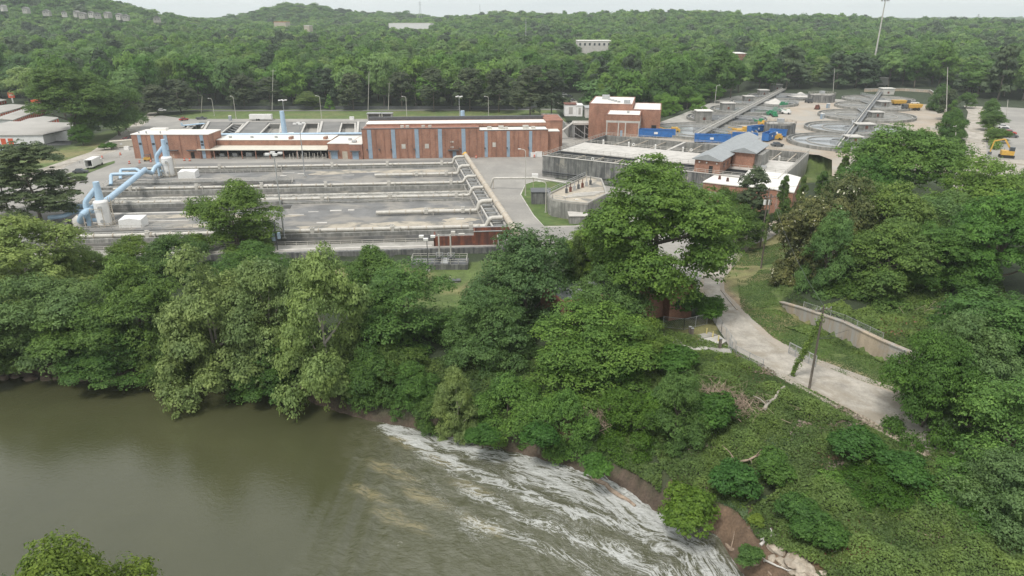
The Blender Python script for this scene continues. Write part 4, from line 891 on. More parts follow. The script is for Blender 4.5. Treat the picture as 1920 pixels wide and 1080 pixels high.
# steel frame gantry between hall and tank
r = thing('pipe_gantry', 'grey steel gantry of posts and braces between the brick hall and the brick office', 'gantry', G(1076,262))
mb = MB()
for i in range(4):
    for y in (0, 6): mb.beam((i*4.6,y,0), (i*4.6,y,6.5), .4)
for i in range(3): mb.beam((i*4.6,0,6), (i*4.6+4.6,0,2.5), .25).beam((i*4.6,0,3), (i*4.6+4.6,0,.5), .25)
mb.build('frame', 'steel', r); MB().box(-.5, 14.4, -.5, 6.5, 6.5, 7.3).build('platform', 'concrete_light', r); MB().rail([(-.5,-.5,7.3),(14.4,-.5,7.3),(14.4,6.5,7.3)], 1.1, 2, .1).build('railing', 'pipe', r)
MB().beam((-.5,3,7), (-9,1,1), 1.5, .3).build('ramp', 'concrete_light', r)
def wallthing(name, lab, pts, h, th, mat, cat='wall', z=None, cap=None, grp=None):
    o = Vector(pts[0]); t = thing(name, lab, cat, (o.x, o.y, 0), group=grp); mb = MB(); mc_ = MB()
    for a, b in zip(pts[:-1], pts[1:]):
        a, b = Vector(a), Vector(b); dd = (b-a); dd.z = 0; nn_ = Vector((-dd.y, dd.x, 0)).normalized()*th/2
        za_, zb_ = a.z, b.z
        q = [a-nn_-o, b-nn_-o, b+nn_-o, a+nn_-o]
        ha, hb = (h if not isinstance(h, tuple) else h[0]), (h if not isinstance(h, tuple) else h[1])
        mb.add([(p.x, p.y, zz-.8) for p, zz in zip(q, (za_,zb_,zb_,za_))]+[(p.x, p.y, zz+hh) for p, zz, hh in zip(q, (za_,zb_,zb_,za_), (ha,hb,hb,ha))], [(3,2,1,0),(4,5,6,7),(0,1,5,4),(1,2,6,5),(2,3,7,6),(3,0,4,7)])
        if cap:
            q = [a-nn_*1.4-o, b-nn_*1.4-o, b+nn_*1.4-o, a+nn_*1.4-o]
            mc_.add([(p.x, p.y, zz+hh) for p, zz, hh in zip(q, (za_,zb_,zb_,za_), (ha,hb,hb,ha))]+[(p.x, p.y, zz+hh+.16) for p, zz, hh in zip(q, (za_,zb_,zb_,za_), (ha,hb,hb,ha))], [(3,2,1,0),(4,5,6,7),(0,1,5,4),(1,2,6,5),(2,3,7,6),(3,0,4,7)])
    mb.build('panel', mat, t)
    if cap: mc_.build('coping', cap, t)
    return t
wallthing('concrete_wall', 'dark stained retaining wall with sheds above it, left of the brick office', [G(1066,257), G(1134,259)], 6.5, .8, 'concrete_dark')
wallthing('concrete_wall', 'sloping grey retaining wall running back from the brick hall under the dark pines', [G(1015,228), G(1045,229), G(1066,257)], 4.2, .6, 'concrete_tank')
# sheds behind
def shed(lab, x0, x1, yb, zb, h, mat, rm, dd=8):
    a, b = G(x0, yb, zb), G(x1, yb, zb); t = thing('shed', lab, 'shed', a); w = (b-a).length
    MB().box(0, w, 0, dd, -1, h).build('wall', mat, t); MB().box(-.3, w+.3, -.3, dd+.3, h, h+.3).build('roof', rm, t); MB().box(w*.35, w*.7, -.06, .05, 0, h*.75).build('door', 'roof_tan', t); return t
shed('white shed with dark roof on the retaining wall left of the brick office', 1059, 1080, 214, 5, 4.6, 'white', 'rust'); shed('white box shed right of the dark roofed one', 1080.5, 1092, 214.5, 5, 4.3, 'white', 'white'); shed('grey metal shed against the left side of the brick office', 1098, 1124, 217, 5, 3.6, 'concrete_light', 'steel', 10)
# ================================================================ FOLIAGE
LARGS = {}
def leafmat(name, dark, light, trans=.38, hue=0.0, blossom=None, wide=False):
    LARGS[name] = (dark, light, trans, hue, blossom)
    lo_, hi_ = ((1.34, .74) if wide else (1.10, .92))
    m, nt, b = newmat(name, .55)
    at = nn(nt, 'ShaderNodeAttribute', attribute_name='clump').outputs['Fac']
    oi = nn(nt, 'ShaderNodeObjectInfo')
    c = ramp(nt, at, [(0, dark), (1, light)])
    hs = nn(nt, 'ShaderNodeHueSaturation'); nt.links.new(c, hs.inputs['Color'])
    r = nn(nt, 'ShaderNodeMapRange'); nt.links.new(oi.outputs['Random'], r.inputs[0]); r.inputs[3].default_value = .482; r.inputs[4].default_value = .512; nt.links.new(r.outputs[0], hs.inputs['Hue'])
    r = nn(nt, 'ShaderNodeMapRange'); nt.links.new(oi.outputs['Random'], r.inputs[0]); r.inputs[3].default_value = lo_; r.inputs[4].default_value = hi_; nt.links.new(r.outputs[0], hs.inputs['Value'])
    c = mixc(nt, 1.0, hs.outputs[0], oi.outputs['Color'], 'MULTIPLY')
    c = mixc(nt, 1.0, c, ramp(nt, noise(nt, .22, 3, .6), [(.3, (.80, .84, .9)), (.7, (1.14, 1.08, .95))]), 'MULTIPLY')
    if blossom:
        bl = nn(nt, 'ShaderNodeAttribute', attribute_name='bloom').outputs['Fac']; c = mixc(nt, bl, c, blossom)
    nt.links.new(c, b.inputs['Base Color']); b.inputs['Specular IOR Level'].default_value = .25
    tr = nn(nt, 'ShaderNodeBsdfTranslucent'); nt.links.new(c, tr.inputs['Color'])
    mx = nn(nt, 'ShaderNodeMixShader'); mx.inputs[0].default_value = trans
    nt.links.new(b.outputs[0], mx.inputs[1]); nt.links.new(tr.outputs[0], mx.inputs[2]); nt.links.new(mx.outputs[0], nt.nodes['Material Output'].inputs['Surface'])
    return m
LM = {'green': leafmat('leaves_mid_green', (.080, .138, .036), (.200, .300, .078)),
      'pale': leafmat('leaves_pale_sycamore', (.115, .165, .060), (.265, .345, .155)),
      'deep': leafmat('leaves_deep_green', (.060, .108, .032), (.165, .240, .070)),
      'bright': leafmat('leaves_bright_green', (.082, .155, .026), (.205, .32, .055)),
      'olive': leafmat('leaves_olive', (0.112, 0.163, 0.053), (0.237, 0.3, 0.1)),
      'grey': leafmat('leaves_grey_green', (.098, .145, .056), (.235, .305, .135)),
      'pine': leafmat('needles_pine', (.050, .076, .040), (.125, .155, .078), .2),
      'magnolia': leafmat('leaves_magnolia', (.055, .080, .026), (.185, .195, .07), .15, blossom=(.75, .72, .55)),
      'dry': leafmat('dry_vine_stems', (.12, .10, .075), (.26, .22, .17), .1)}
FT = {'green': (.88, 1.12, .85), 'deep': (1.0, 1.24, 1.0), 'grey': (.84, 1.10, .85), 'pale': (.86, 1.0, .78), 'olive': (.86, 1.06, .82), 'pine': (.78, .95, .88)}
def tinted(k):
    a = LARGS[LM[k].name]; return leafmat('far_'+LM[k].name, tuple(c*t for c, t in zip(a[0], FT[k])), tuple(c*t for c, t in zip(a[1], FT[k])), *a[2:], wide=True)
LMF = {k: tinted(k) for k in ('green', 'deep', 'grey', 'pale', 'olive', 'pine')}
def leaves(rng, P, N, size, asp=1.6):
    """one bent-free quad per leaf cluster at P, roughly facing N"""
    n = len(P); N = N/np.linalg.norm(N, axis=1, keepdims=True)
    t = rng.normal(size=(n, 3)); t -= (t*N).sum(1)[:, None]*N; t /= np.linalg.norm(t, axis=1, keepdims=True)+1e-9
    bt = np.cross(N, t); s = size*rng.uniform(.6, 1.35, n)[:, None]
    a, b_ = t*s*asp*.5, bt*s*.5
    k = rng.uniform(.25, .75, n)[:, None]
    V = np.stack([P-a, P-b_*.95+a*(k-.5)*.6, P+a, P+b_*.95+a*(.5-k)*.6], 1)
    return V
def crown_mesh(name, seed, kind, mat, nl=9000, leaf=.42):
    """unit tree: crown centre at z~0.6, height 1, radius .5; leaves laid on clumps laid on limbs' lobes"""
    rng = np.random.default_rng(seed)
    lobes = []
    K = {'round': 24, 'tall': 26, 'wide': 26, 'feather': 30, 'pine': 46, 'cone': 24, 'bush': 12, 'drape': 26}[kind]
    for i in range(K):
        u = rng.uniform(-1, 1); ph = rng.uniform(0, 2*PI); rr = math.sqrt(1-u*u)
        q = rng.uniform(.45, .80)
        d_ = np.array([rr*math.cos(ph), rr*math.sin(ph), u])
        if kind in ('round', 'feather', 'drape'): c = d_*q*np.array([.43, .43, .44])+[0, 0, .56 if kind != 'drape' else .46]; c[:2] *= 1.12-.35*max(0, c[2]-.45); R = rng.uniform(.10, .18)
        elif kind == 'wide': c = d_*q*np.array([.46, .46, .36])+[0, 0, .60]; R = rng.uniform(.10, .17)
        elif kind == 'tall': c = d_*q*np.array([.42, .42, .50])+[0, 0, .52]; c[:2] *= 1.15-.9*max(0, c[2]-.5); R = rng.uniform(.09, .16)
        elif kind == 'pine':
            zz = .16+.78*i/K; w = .42*(1-((zz-.16)/.84)**2.4)+.05; c = np.array([math.cos(ph)*w*rng.uniform(.4, .9), math.sin(ph)*w*rng.uniform(.4, .9), zz]); R = rng.uniform(.09, .15)
        elif kind == 'cone':
            zz = .10+.84*i/K; w = .36*(1-zz)+.02; c = np.array([math.cos(ph)*w*.75, math.sin(ph)*w*.75, zz]); R = rng.uniform(.09, .14)*(1.35-zz)
        else: c = d_*q*np.array([.40, .40, .30])+[0, 0, .42]; R = rng.uniform(.15, .24)
        lobes.append((c, R))
    if kind not in ('pine', 'cone'): lobes.append((np.array([0, 0, .6 if kind != 'bush' else .4]), .26))
    if leaf < .03 and leaf != .0105 and kind in ('drape', 'tall', 'feather', 'round', 'wide'):
        for i in range(11 if kind != 'wide' else 5): ph = 2*PI*i/11+rng.uniform(0, .5); q = rng.uniform(.26, .42); lobes.append((np.array([q*math.cos(ph), q*math.sin(ph), rng.uniform(.15, .36)]), rng.uniform(.085, .14)))
    cl = []
    for li, (c, R) in enumerate(lobes):
        m = int((16+R*110)*(3.0 if leaf < .03 else 1))
        if c[2] < .3 and kind in ('pine',): m = 8
        if kind == 'pine': m = 30 if leaf < .03 else 14
        for _ in range(m):
            d_ = rng.normal(size=3); d_ /= np.linalg.norm(d_)
            if d_[2] < -.35: d_[2] *= -.6
            cc_ = c+d_*R*rng.uniform(.72, 1.12)*np.array([1, 1, .85 if kind not in ('pine',) else .7])
            cl.append((cc_, rng.uniform(.020, .038) if leaf < .03 else rng.uniform(.035, .065), d_, rng.uniform(0, 1)*.55+.45*rng.uniform(0, 1)))
    nc = len(cl); CC = np.array([c[0] for c in cl]); CR = np.array([c[1] for c in cl]); CD = np.array([c[2] for c in cl]); CV = np.array([c[3] for c in cl])
    idx = rng.integers(0, nc, nl)
    d_ = rng.normal(size=(nl, 3)); d_ /= np.linalg.norm(d_, axis=1, keepdims=True)
    d_[:, 2] = np.where(d_[:, 2] < -.2, -d_[:, 2]*.5, d_[:, 2])
    flat = {'pine': .5, 'feather': .7}.get(kind, .9)
    P = CC[idx]+d_*CR[idx][:, None]*rng.uniform(.75, 1.25, nl)[:, None]*np.array([1.15, 1.15, flat])
    if kind in ('feather', 'drape'): P[:, 2] -= (np.linalg.norm(P[:, :2]-CC[idx][:, :2]+0, axis=1)**1.0)*.25
    up = .6 if kind in ('feather', 'pine') else .35
    far_ = leaf >= .029
    N = (d_*.3+CD[idx]*1.3+np.array([0, 0, up*.6])+rng.normal(size=(nl, 3))*.25) if far_ else (d_*.7+CD[idx]*.65+np.array([0, 0, up])+rng.normal(size=(nl, 3))*.34)
    V = leaves(rng, P, N, leaf, 1.6 if kind != 'pine' else 2.6)
    f = np.arange(nl*4).reshape(nl, 4)
    cv = np.repeat(np.clip((.4+CV[idx]*.3 if far_ else CV[idx])+rng.normal(size=nl)*(.07 if far_ else .13), 0, 1), 4)
    bloom = np.repeat((rng.uniform(size=nl) < .018).astype(float), 4) if mat == 'magnolia' else None
    cols = {'clump': cv}
    if bloom is not None: cols['bloom'] = bloom
    me = fastmesh(None, V.reshape(-1, 3), f, LMF[mat] if far_ else LM[mat], cols=cols); me.name = name
    return me, lobes
def trunk_mesh(name, seed, lobes, kind, mat='bark', k=9, r0=.022):
    rng = random.Random(seed); mb = MB()
    top = .9 if kind in ('pine', 'cone') else .62
    pts = [(0,0,-.06)]+[(rng.uniform(-.012, .012)*j, rng.uniform(-.012, .012)*j, top*j/5) for j in range(1, 6)]
    mb.tube(pts, [r0*1.35]+[r0*(1-.75*j/5.) for j in range(1, 6)], 7)
    if kind not in ('cone',):
        for c, R in sorted(lobes, key=lambda l: -l[1])[:k]:
            z0 = max(.2, min(c[2]-.18, top*.8)) if kind != 'pine' else max(.3, c[2]-.04)
            s = Vector((0, 0, z0)); e = Vector(c)*.96; mid = s.lerp(e, .5)+Vector((0, 0, -.01))
            mb.tube([s, mid, e], [r0*.48, r0*.32, r0*.12], 5, False)
    me = bpy.data.meshes.new(name); me.from_pydata([tuple(v) for v in mb.v], [], mb.f); me.materials.append(M[mat]); me.polygons.foreach_set('use_smooth', [True]*len(me.polygons))
    return me
PROTO = {}
def proto(key, kind, mat, nl, leaf, seed, bark='bark', variants=2, r0=.022):
    PROTO[key] = []
    for v in range(variants):
        me, lb = crown_mesh('crown_'+key, seed+v*7, kind, mat, nl, leaf)
        PROTO[key].append((me, trunk_mesh('trunk_'+key, seed+v, lb, kind, bark, r0=r0)))
# near prototypes (leaf size is in units of tree height ~20 m)
proto('sycamore', 'tall', 'pale', 56000, 0.0125, 11, 'bark_pale', 3)
proto('boxelder', 'feather', 'deep', 60000, 0.0115, 21, variants=3)
proto('poplar', 'round', 'green', 80000, 0.0105, 31, variants=2, r0=.026)
proto('hackberry', 'round', 'grey', 56000, 0.0115, 41, variants=2)
proto('maple', 'round', 'deep', 50000, 0.012, 51, variants=2)
proto('elm', 'wide', 'green', 56000, 0.0115, 61, variants=2)
proto('oak', 'wide', 'olive', 50000, 0.012, 66, variants=2)
proto('magnolia', 'round', 'magnolia', 46000, 0.014, 71, variants=2)
proto('pine', 'pine', 'pine', 44000, 0.0115, 81, variants=3, r0=.016)
proto('cedar', 'cone', 'deep', 20000, 0.017, 91, variants=2, r0=.014)
proto('bush', 'bush', 'bright', 16000, .026, 101, variants=2)
proto('locust', 'drape', 'bright', 52000, 0.012, 111, variants=2)
proto('thicket', 'drape', 'deep', 50000, 0.0135, 121, variants=2)
def tree(kind, label, loc, h, w, rz=0, tint=(1,1,1), group=None, name=None, cat='tree', v=None, lean=0):
    ms = PROTO[kind]; v = (int(abs(loc[0]*7+loc[1]*3)) if v is None else v) % len(ms); cm, tm = ms[v]
    t = thing(name or {'pine': 'pine_tree', 'cedar': 'cedar_tree', 'magnolia': 'magnolia_tree', 'bush': 'shrub', 'sycamore': 'sycamore_tree'}.get(kind, 'broadleaf_tree'), label, cat, loc, rz, group)
    t.scale = (w, w, h); t.rotation_euler[0] = lean
    c = bpy.data.objects.new('crown', cm); C.objects.link(c); c.parent = t; c.color = (*tint, 1)
    k = bpy.data.objects.new('trunk', tm); C.objects.link(k); k.parent = t
    if kind == 'bush': k.name = 'stem'
    return t
def ptree(kind, label, xc, yt, yb, wpx, Y, tint=(1,1,1), rz=None, zb=None, full=False, **kw):
    """crown spans rows yt..yb of the photograph and is wpx wide, standing at distance Y"""
    ztop = at_Y(xc, yt, Y).z; ym = (yt+yb)/2; X = at_Y(xc, ym, Y).x
    z0 = (Z(X, Y) if zb is None else zb)-.2
    w = wpx/ppm(Y, (ztop+z0)/2)
    lowb = {'pine': .18, 'cedar': .06, 'poplar': .12}.get(kind, .165)
    zbt = at_Y(xc, yb, Y-w*.38).z
    h = max((ztop-zbt)/(1-lowb), 3.0); base = min(ztop-h, z0) if kind != 'pine' else z0
    base = max(base, z0-5); h = max(ztop-base, 3.0)
    rz = (xc*1.7+yt) % 6.28 if rz is None else rz
    return tree(kind, label, (X, Y, base), h*1.02, w*1.14, rz, tint, **kw)
RV = 'trees along the river bank'
NEARTREES = [
 ('hackberry','mid green tree at the left photo edge, nearest the river there',75,500,700,235,109,(.95,1.1,.85)),
 ('sycamore','yellow green sycamore at the left photo edge behind the pale trees',45,392,600,230,122,(1.16,1.24,0.87)),
 ('thicket','low dark tree overhanging the water at the far left',15,590,705,140,106,(1,1.05,.9)),
 ('elm','broad soft green tree right of the left edge, leaning over the water',165,560,715,190,106,(.85,1.0,.9)),
 ('sycamore','small yellow green tree poking up left of the bright acacia crown',150,436,560,100,131,(1.07,1.17,0.84)),
 ('locust','bright yellow green tree just below the front wall of the basin',243,436,520,115,139,(.8,.85,.75)),
 ('maple','dark green tree between the bright tree and the round tree on the lawn',330,438,540,125,136,(1.05,1.15,1)),
 ('boxelder','dark feathery tree left of the large sycamore on the river bank',262,480,712,170,109,(1.25,1.35,1.1)),
 ('sycamore','large pale sycamore whose low branches hang over the river, left of centre',400,462,752,225,102,(1.14,1.17,0.95)),
 ('sycamore','slim pale sycamore between the two big overhanging ones',505,485,742,175,104,(0.99,1.11,0.95)),
 ('sycamore','tallest pale sycamore with its foot in the water below the basin',605,446,792,205,97,(1.10,1.23,0.95)),
 ('maple','rounded dark green tree at the edge of the front lawn',695,462,590,125,124,(1.15,1.3,1)),
 ('maple','rounded dark tree behind the slim sycamore',470,455,570,150,126,(1.0,1.2,.9)),
 ('boxelder','broad dark feathery tree above the deep shade by the bank',765,500,705,215,107,(1.2,1.35,1.15)),
 ('locust','small bright green tree below the little pump station on the lawn',855,600,720,85,114,(.62,.72,.7)),
 ('hackberry','wide grey green tree right of the front lawn',985,440,700,225,112,(.72,.9,.75)),
 ('hackberry','dark tree with pale bare trunk standing on the bank centre',920,540,760,170,101,(.72,.95,.72)),
 ('boxelder','broad dark feathery tree on the bank right of centre',1105,570,800,225,96,(1.3,1.5,1.05)),
 ('sycamore','small pale sycamore standing right beside the foam',858,688,850,88,87,(1.10,1.17,0.95)),
 ('thicket','bushy dark tree at the mud bank between the shrubby tree and the small sycamore',820,730,822,90,90,(1.0,1.15,.95)),
 ('elm','grey green shrubby tree left of the small sycamore',772,686,805,95,92.5,(.7,.95,.85)),
 ('poplar','biggest tree, tall bright green poplar beside the pump house',1232,312,590,300,114,(1.08,1.15,.85)),
 ('poplar','lower bright green tree against the left side of the biggest poplar',1120,425,560,150,121,(1.05,1.15,.75)),
 ('cedar','dark narrow cedar between the grey tree and the biggest poplar',1083,440,620,80,116,(.75,.8,.8)),
 ('thicket','vine covered tree right of the pump house foot, above the slope',1195,585,720,125,99,(1.3,1.45,1.0)),
 ('locust','bright green leafy tree halfway down the bank right of centre',1195,715,880,150,82,(.55,.72,.6)),
 ('locust','second bright tree just left of the slope with vines',1150,640,780,110,92,(.5,.66,.55)),
 ('thicket','dark bank tree above the floating log',1060,715,870,130,83,(1.25,1.5,1.05)),
 ('thicket','dark bushy bank tree right of the small sycamore',955,690,845,140,88,(1.15,1.45,1.05)),
 ('hackberry','dark olive tree hiding the pump house wall, below the biggest poplar',1140,490,660,150,106,(.7,.95,.65)),
 ('thicket','dark low foliage mass under the leaning tree at the far left',210,610,718,170,104.5,(1,1.2,1)),
 ('thicket','dark low foliage between the two overhanging sycamores',505,630,755,140,100,(.95,1.15,.9)),
 ('thicket','dark low foliage mass left of the large sycamore',330,620,722,120,104,(.9,1.05,.9)),
 ('thicket','shaded low foliage right of the tallest sycamore',700,640,790,120,95.5,(.9,1.1,.9)),
 ('thicket','low dark tree above the mud bank behind the grey shrubby tree',745,640,760,120,97,(1.0,1.1,.9)),
 ('hackberry','leafy tree at the foot of the slope behind the shore bush',1270,700,860,120,80,(.7,.95,.6)),
]
for t in NEARTREES: ptree(*t, group=RV)
ptree('maple','round dark green tree standing alone in front of the basin',435,338,478,160,152,(1.25,1.35,.9))
ptree('pine','large pine with bare lower trunk left of the near scrubber tower',62,270,440,165,176,(1.1,1.15,.95))
ptree('pine','second pine behind the large one at the left photo edge',8,300,440,100,182,(1.0,1.05,.95))
ptree('locust','bright yellow green tree in the lower left corner, on the near bank',108,1004,1250,310,43,(.95,.95,.9),zb=-7)
ptree('hackberry','grey green tree in front of the bright one in the lower left corner',10,1032,1250,190,38,(.85,1.0,.9),zb=-6.5)
# right hand woods
RW = 'trees of the wooded hill on the right'
RIGHT = [
 ('magnolia','olive brown magnolia with white flowers beside the lawn slope',1527,352,560,140,124,(1,1,1)),
 ('magnolia','taller flowering magnolia just behind and right of the first one',1588,315,520,150,131,(.85,.9,.9)),
 ('hackberry','bluish green slim tree in front of the magnolias',1552,398,570,95,117,(.85,1.15,.85)),
 ('oak','pale olive tree between the magnolias and the dark trunks',1650,335,540,165,128,(1.1,1.2,.9)),
 ('elm','tall loose green tree with white fluff beside the clarifiers',1692,228,400,215,165,(1.0,1.15,.95)),
 ('elm','broad green tree left of the tall loose one',1640,285,400,120,160,(.85,1.1,.9)),
 ('hackberry','dense dark tree in the middle of the hill wood',1745,345,520,190,133,(.75,1.0,.7)),
 ('elm','light green tree with gaps below the gravel road',1830,300,500,200,142,(1.05,1.2,.9)),
 ('elm','loose tree at the right edge below the yellow excavator',1905,320,500,170,146,(1.0,1.15,.85)),
 ('poplar','bright green tree on the hill at the right photo edge',1872,365,600,195,112,(.95,1.2,.9)),
 ('poplar','mid green tree left of the bright one on the hill',1760,410,600,180,113,(.72,.95,.75)),
 ('boxelder','dark tree with tall bare trunks above the retaining wall',1665,415,580,170,114,(1.1,1.3,1.1)),
 ('thicket','dark low tree behind the upper end of the retaining wall',1590,500,600,120,116,(1.0,1.2,.9)),
 ('elm','leafy tree in front of the retaining wall end with a visible trunk',1742,615,900,175,77,(.62,.85,.62)),
 ('poplar','very large soft green tree at the right photo edge over the road',1865,545,900,300,86,(.72,.95,.85)),
 ('hackberry','tall grey green tree rising between the road trunk tree and the very large one',1800,600,890,190,80,(.85,1.05,.85)),
 ('hackberry','grey green tree filling the right photo edge below the road',1895,835,1110,230,60,(.8,1.0,.85)),
 ('boxelder','large dark tree at the right edge near the bottom',1905,720,1000,240,68,(1.3,1.6,1.3)),
 ('thicket','dark leafy tree in the lower right corner',1800,880,1120,220,63,(1.1,1.45,1.0)),
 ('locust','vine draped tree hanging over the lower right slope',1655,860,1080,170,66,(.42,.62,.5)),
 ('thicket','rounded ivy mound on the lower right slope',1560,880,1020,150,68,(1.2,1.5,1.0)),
 ('cedar','dark cedar behind the magnolias by the grass corner',1578,288,400,60,172,(1.0,1.1,1.0)),
 ('cedar','pointed dark cedar at the right corner of the big tank',1537,318,410,70,168,(1.1,1.2,1.0)),
 ('cedar','slim dark cedar just right of the white roof',1503,328,420,50,165,(.95,1.05,.95)),
 ('cedar','slim dark cedar touching the white roof edge',1466,326,430,55,163,(.95,1.05,.95)),
 ('pine','thin young pine standing in front of the white roof',1413,316,440,75,158,(.95,1.05,1.0)),
 ('maple','dark leafy tree hiding the left side of the white roofed building',1365,346,450,75,163,(1.1,1.2,.9)),
 ('maple','dark tree behind the paved road below the white roof',1395,380,440,80,152,(1.0,1.15,.9)),
 ('hackberry','low tree along the railing of the upper road',1340,385,460,60,150,(.7,.9,.7)),
]
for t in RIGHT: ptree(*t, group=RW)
# shrubs
SB = 'shrubs on the river slope'
for i, (lab, x, y, w, tn) in enumerate([
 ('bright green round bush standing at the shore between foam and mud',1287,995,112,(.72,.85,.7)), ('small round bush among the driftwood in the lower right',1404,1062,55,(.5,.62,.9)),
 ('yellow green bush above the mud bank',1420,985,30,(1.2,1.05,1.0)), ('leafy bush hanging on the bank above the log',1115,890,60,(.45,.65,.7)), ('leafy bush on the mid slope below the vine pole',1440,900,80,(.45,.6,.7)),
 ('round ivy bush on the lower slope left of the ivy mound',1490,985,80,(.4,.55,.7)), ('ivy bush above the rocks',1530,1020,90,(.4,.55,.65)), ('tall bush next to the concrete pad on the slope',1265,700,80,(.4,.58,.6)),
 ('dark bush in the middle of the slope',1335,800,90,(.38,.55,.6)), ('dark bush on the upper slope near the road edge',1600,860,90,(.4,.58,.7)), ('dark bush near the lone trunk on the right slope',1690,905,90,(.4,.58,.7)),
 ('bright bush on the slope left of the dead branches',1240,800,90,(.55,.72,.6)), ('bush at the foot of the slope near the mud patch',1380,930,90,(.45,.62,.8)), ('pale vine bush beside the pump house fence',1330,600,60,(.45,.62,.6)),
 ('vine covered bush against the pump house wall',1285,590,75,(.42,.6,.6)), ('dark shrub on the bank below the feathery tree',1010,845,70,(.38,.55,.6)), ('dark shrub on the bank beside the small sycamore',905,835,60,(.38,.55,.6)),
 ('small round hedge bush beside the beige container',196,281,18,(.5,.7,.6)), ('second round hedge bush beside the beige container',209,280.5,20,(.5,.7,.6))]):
    zz = -7.9 if y > 980 and x < 1400 else 0
    p = G(x, y, zz); 
    for _ in range(6): p = G(x, y, Z(p.x, p.y))
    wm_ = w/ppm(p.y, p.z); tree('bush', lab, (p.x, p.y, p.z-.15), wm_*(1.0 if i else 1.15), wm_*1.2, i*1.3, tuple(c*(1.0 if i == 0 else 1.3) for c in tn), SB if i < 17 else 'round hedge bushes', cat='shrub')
# mid distance named trees: hedge row, car park, storage, lawn edge
MD = [
 ('poplar','large pale green tree towering over the storage buildings',130,128,252,150,300,(.95,1.0,.9)),
 ('hackberry','green tree right of the large pale one by the storage lot',212,135,245,95,318,(.9,1.1,.75)),
 ('locust','small bright tree at the corner of the storage fence',150,228,258,42,292,(.55,.75,.7)),
 ('oak','dark tree at the end of the grass slope by the access road',228,168,235,60,335,(.7,.8,.8)),
 ('pine','pine at the bend of the access road',292,160,220,62,392,(1,1,1)),
 ('pine','broad pine right of the bend of the access road',335,150,222,70,398,(1,1,1)),
 ('oak','round tree on the lawn behind the white trailer',576,170,208,54,416,(.75,.9,.8)),
 ('cedar','small pointed light green tree on the far lawn',617,176,207,24,415,(1.6,1.9,1.2)),
 ('pine','broad dark pine with a bushy foot on the far lawn',660,138,208,56,412,(1,1.05,1)),
 ('pine','tall dark pine by the far road left of the utility pole',505,146,208,60,416,(1,1,1)),
 ('pine','tall dark pine standing left of the far light mast',455,140,208,60,418,(1,1,1)),
 ('pine','dark pine behind the two small shelters',752,135,208,56,416,(1,1,1)),
 ('pine','ivy clad tall pine right of the shelters',812,128,212,58,404,(1,1.05,1)),
 ('pine','tall dark pine behind the right light mast',880,128,212,62,408,(1,1.05,1)),
 ('pine','dark pine left of the lot with parked cars',935,130,214,66,402,(1,1,1)),
 ('pine','large dark pine on the bank behind the sloping grey wall',995,124,222,80,380,(1,1,1)),
 ('pine','dark pine next to the large one above the grey wall',1035,132,222,64,385,(.95,1,1)),
 ('maple','rounded green tree behind the brick office',1125,155,200,40,398,(1.4,1.6,1.0)),
 ('m_green','round green tree left of the brick office roof',1155,125,190,56,430,(.85,1.1,.8)),
 ('maple','rounded bright tree right of the brick office',1258,176,212,38,345,(1.6,1.9,1.1)),
 ('maple','rounded tree right behind the brick office corner',1240,172,205,40,360,(1.4,1.7,1.0)),
 ('m_green','round tree left of the first clarifier',1290,160,205,48,370,(.8,1.05,.75)),
 ('m_green','round tree behind the second clarifier on the left',1335,158,192,46,395,(.8,1.05,.75)),
 ('maple','low round tree by the path behind the clarifiers',1310,180,208,30,352,(1.5,1.8,1.1)),
 ('cedar','first dark column tree of the hedge row, nearest the camera',1796,222,305,46,228,(.9,1.1,.9)),
 ('cedar','second column tree of the hedge row between the two roads',1790,205,290,48,245,(.9,1.15,.9)),
 ('thicket','third tree of the hedge row between the two roads',1790,196,262,46,270,(.9,1.15,.9)),
 ('cedar','fourth tree of the hedge row between the two roads',1784,186,240,46,295,(1.0,1.2,.9)),
 ('pine','brownish pine in the far part of the hedge row',1778,168,222,40,325,(1.1,1.1,1.1)),
 ('thicket','far tree at the bend behind the tan retaining wall',1768,150,210,52,360,(.9,1.1,1)),
 ('oak','flat crowned tree on the traffic island by the car park',1862,184,205,32,330,(.7,.95,.7)),
 ('oak','wide flat crowned tree over the parked cars',1866,208,238,52,292,(.6,.85,.65)),
 ('oak','low wide tree below the white cars',1872,240,262,44,262,(.65,.9,.55)),
 ('oak','small flat tree behind the wide one in the car park',1858,200,222,32,306,(.65,.9,.7)),
 ('oak','shade tree at the far end of the road by the hedge row',1815,172,198,34,370,(.7,.95,.7)),
]
for i, t in enumerate(MD):
    if t[0][:2] == 'm_': t = ('poplar',)+t[1:]
    ptree(*t, group='hedge row trees between the roads' if 'hedge row' in t[1] else 'trees around the plant yard')
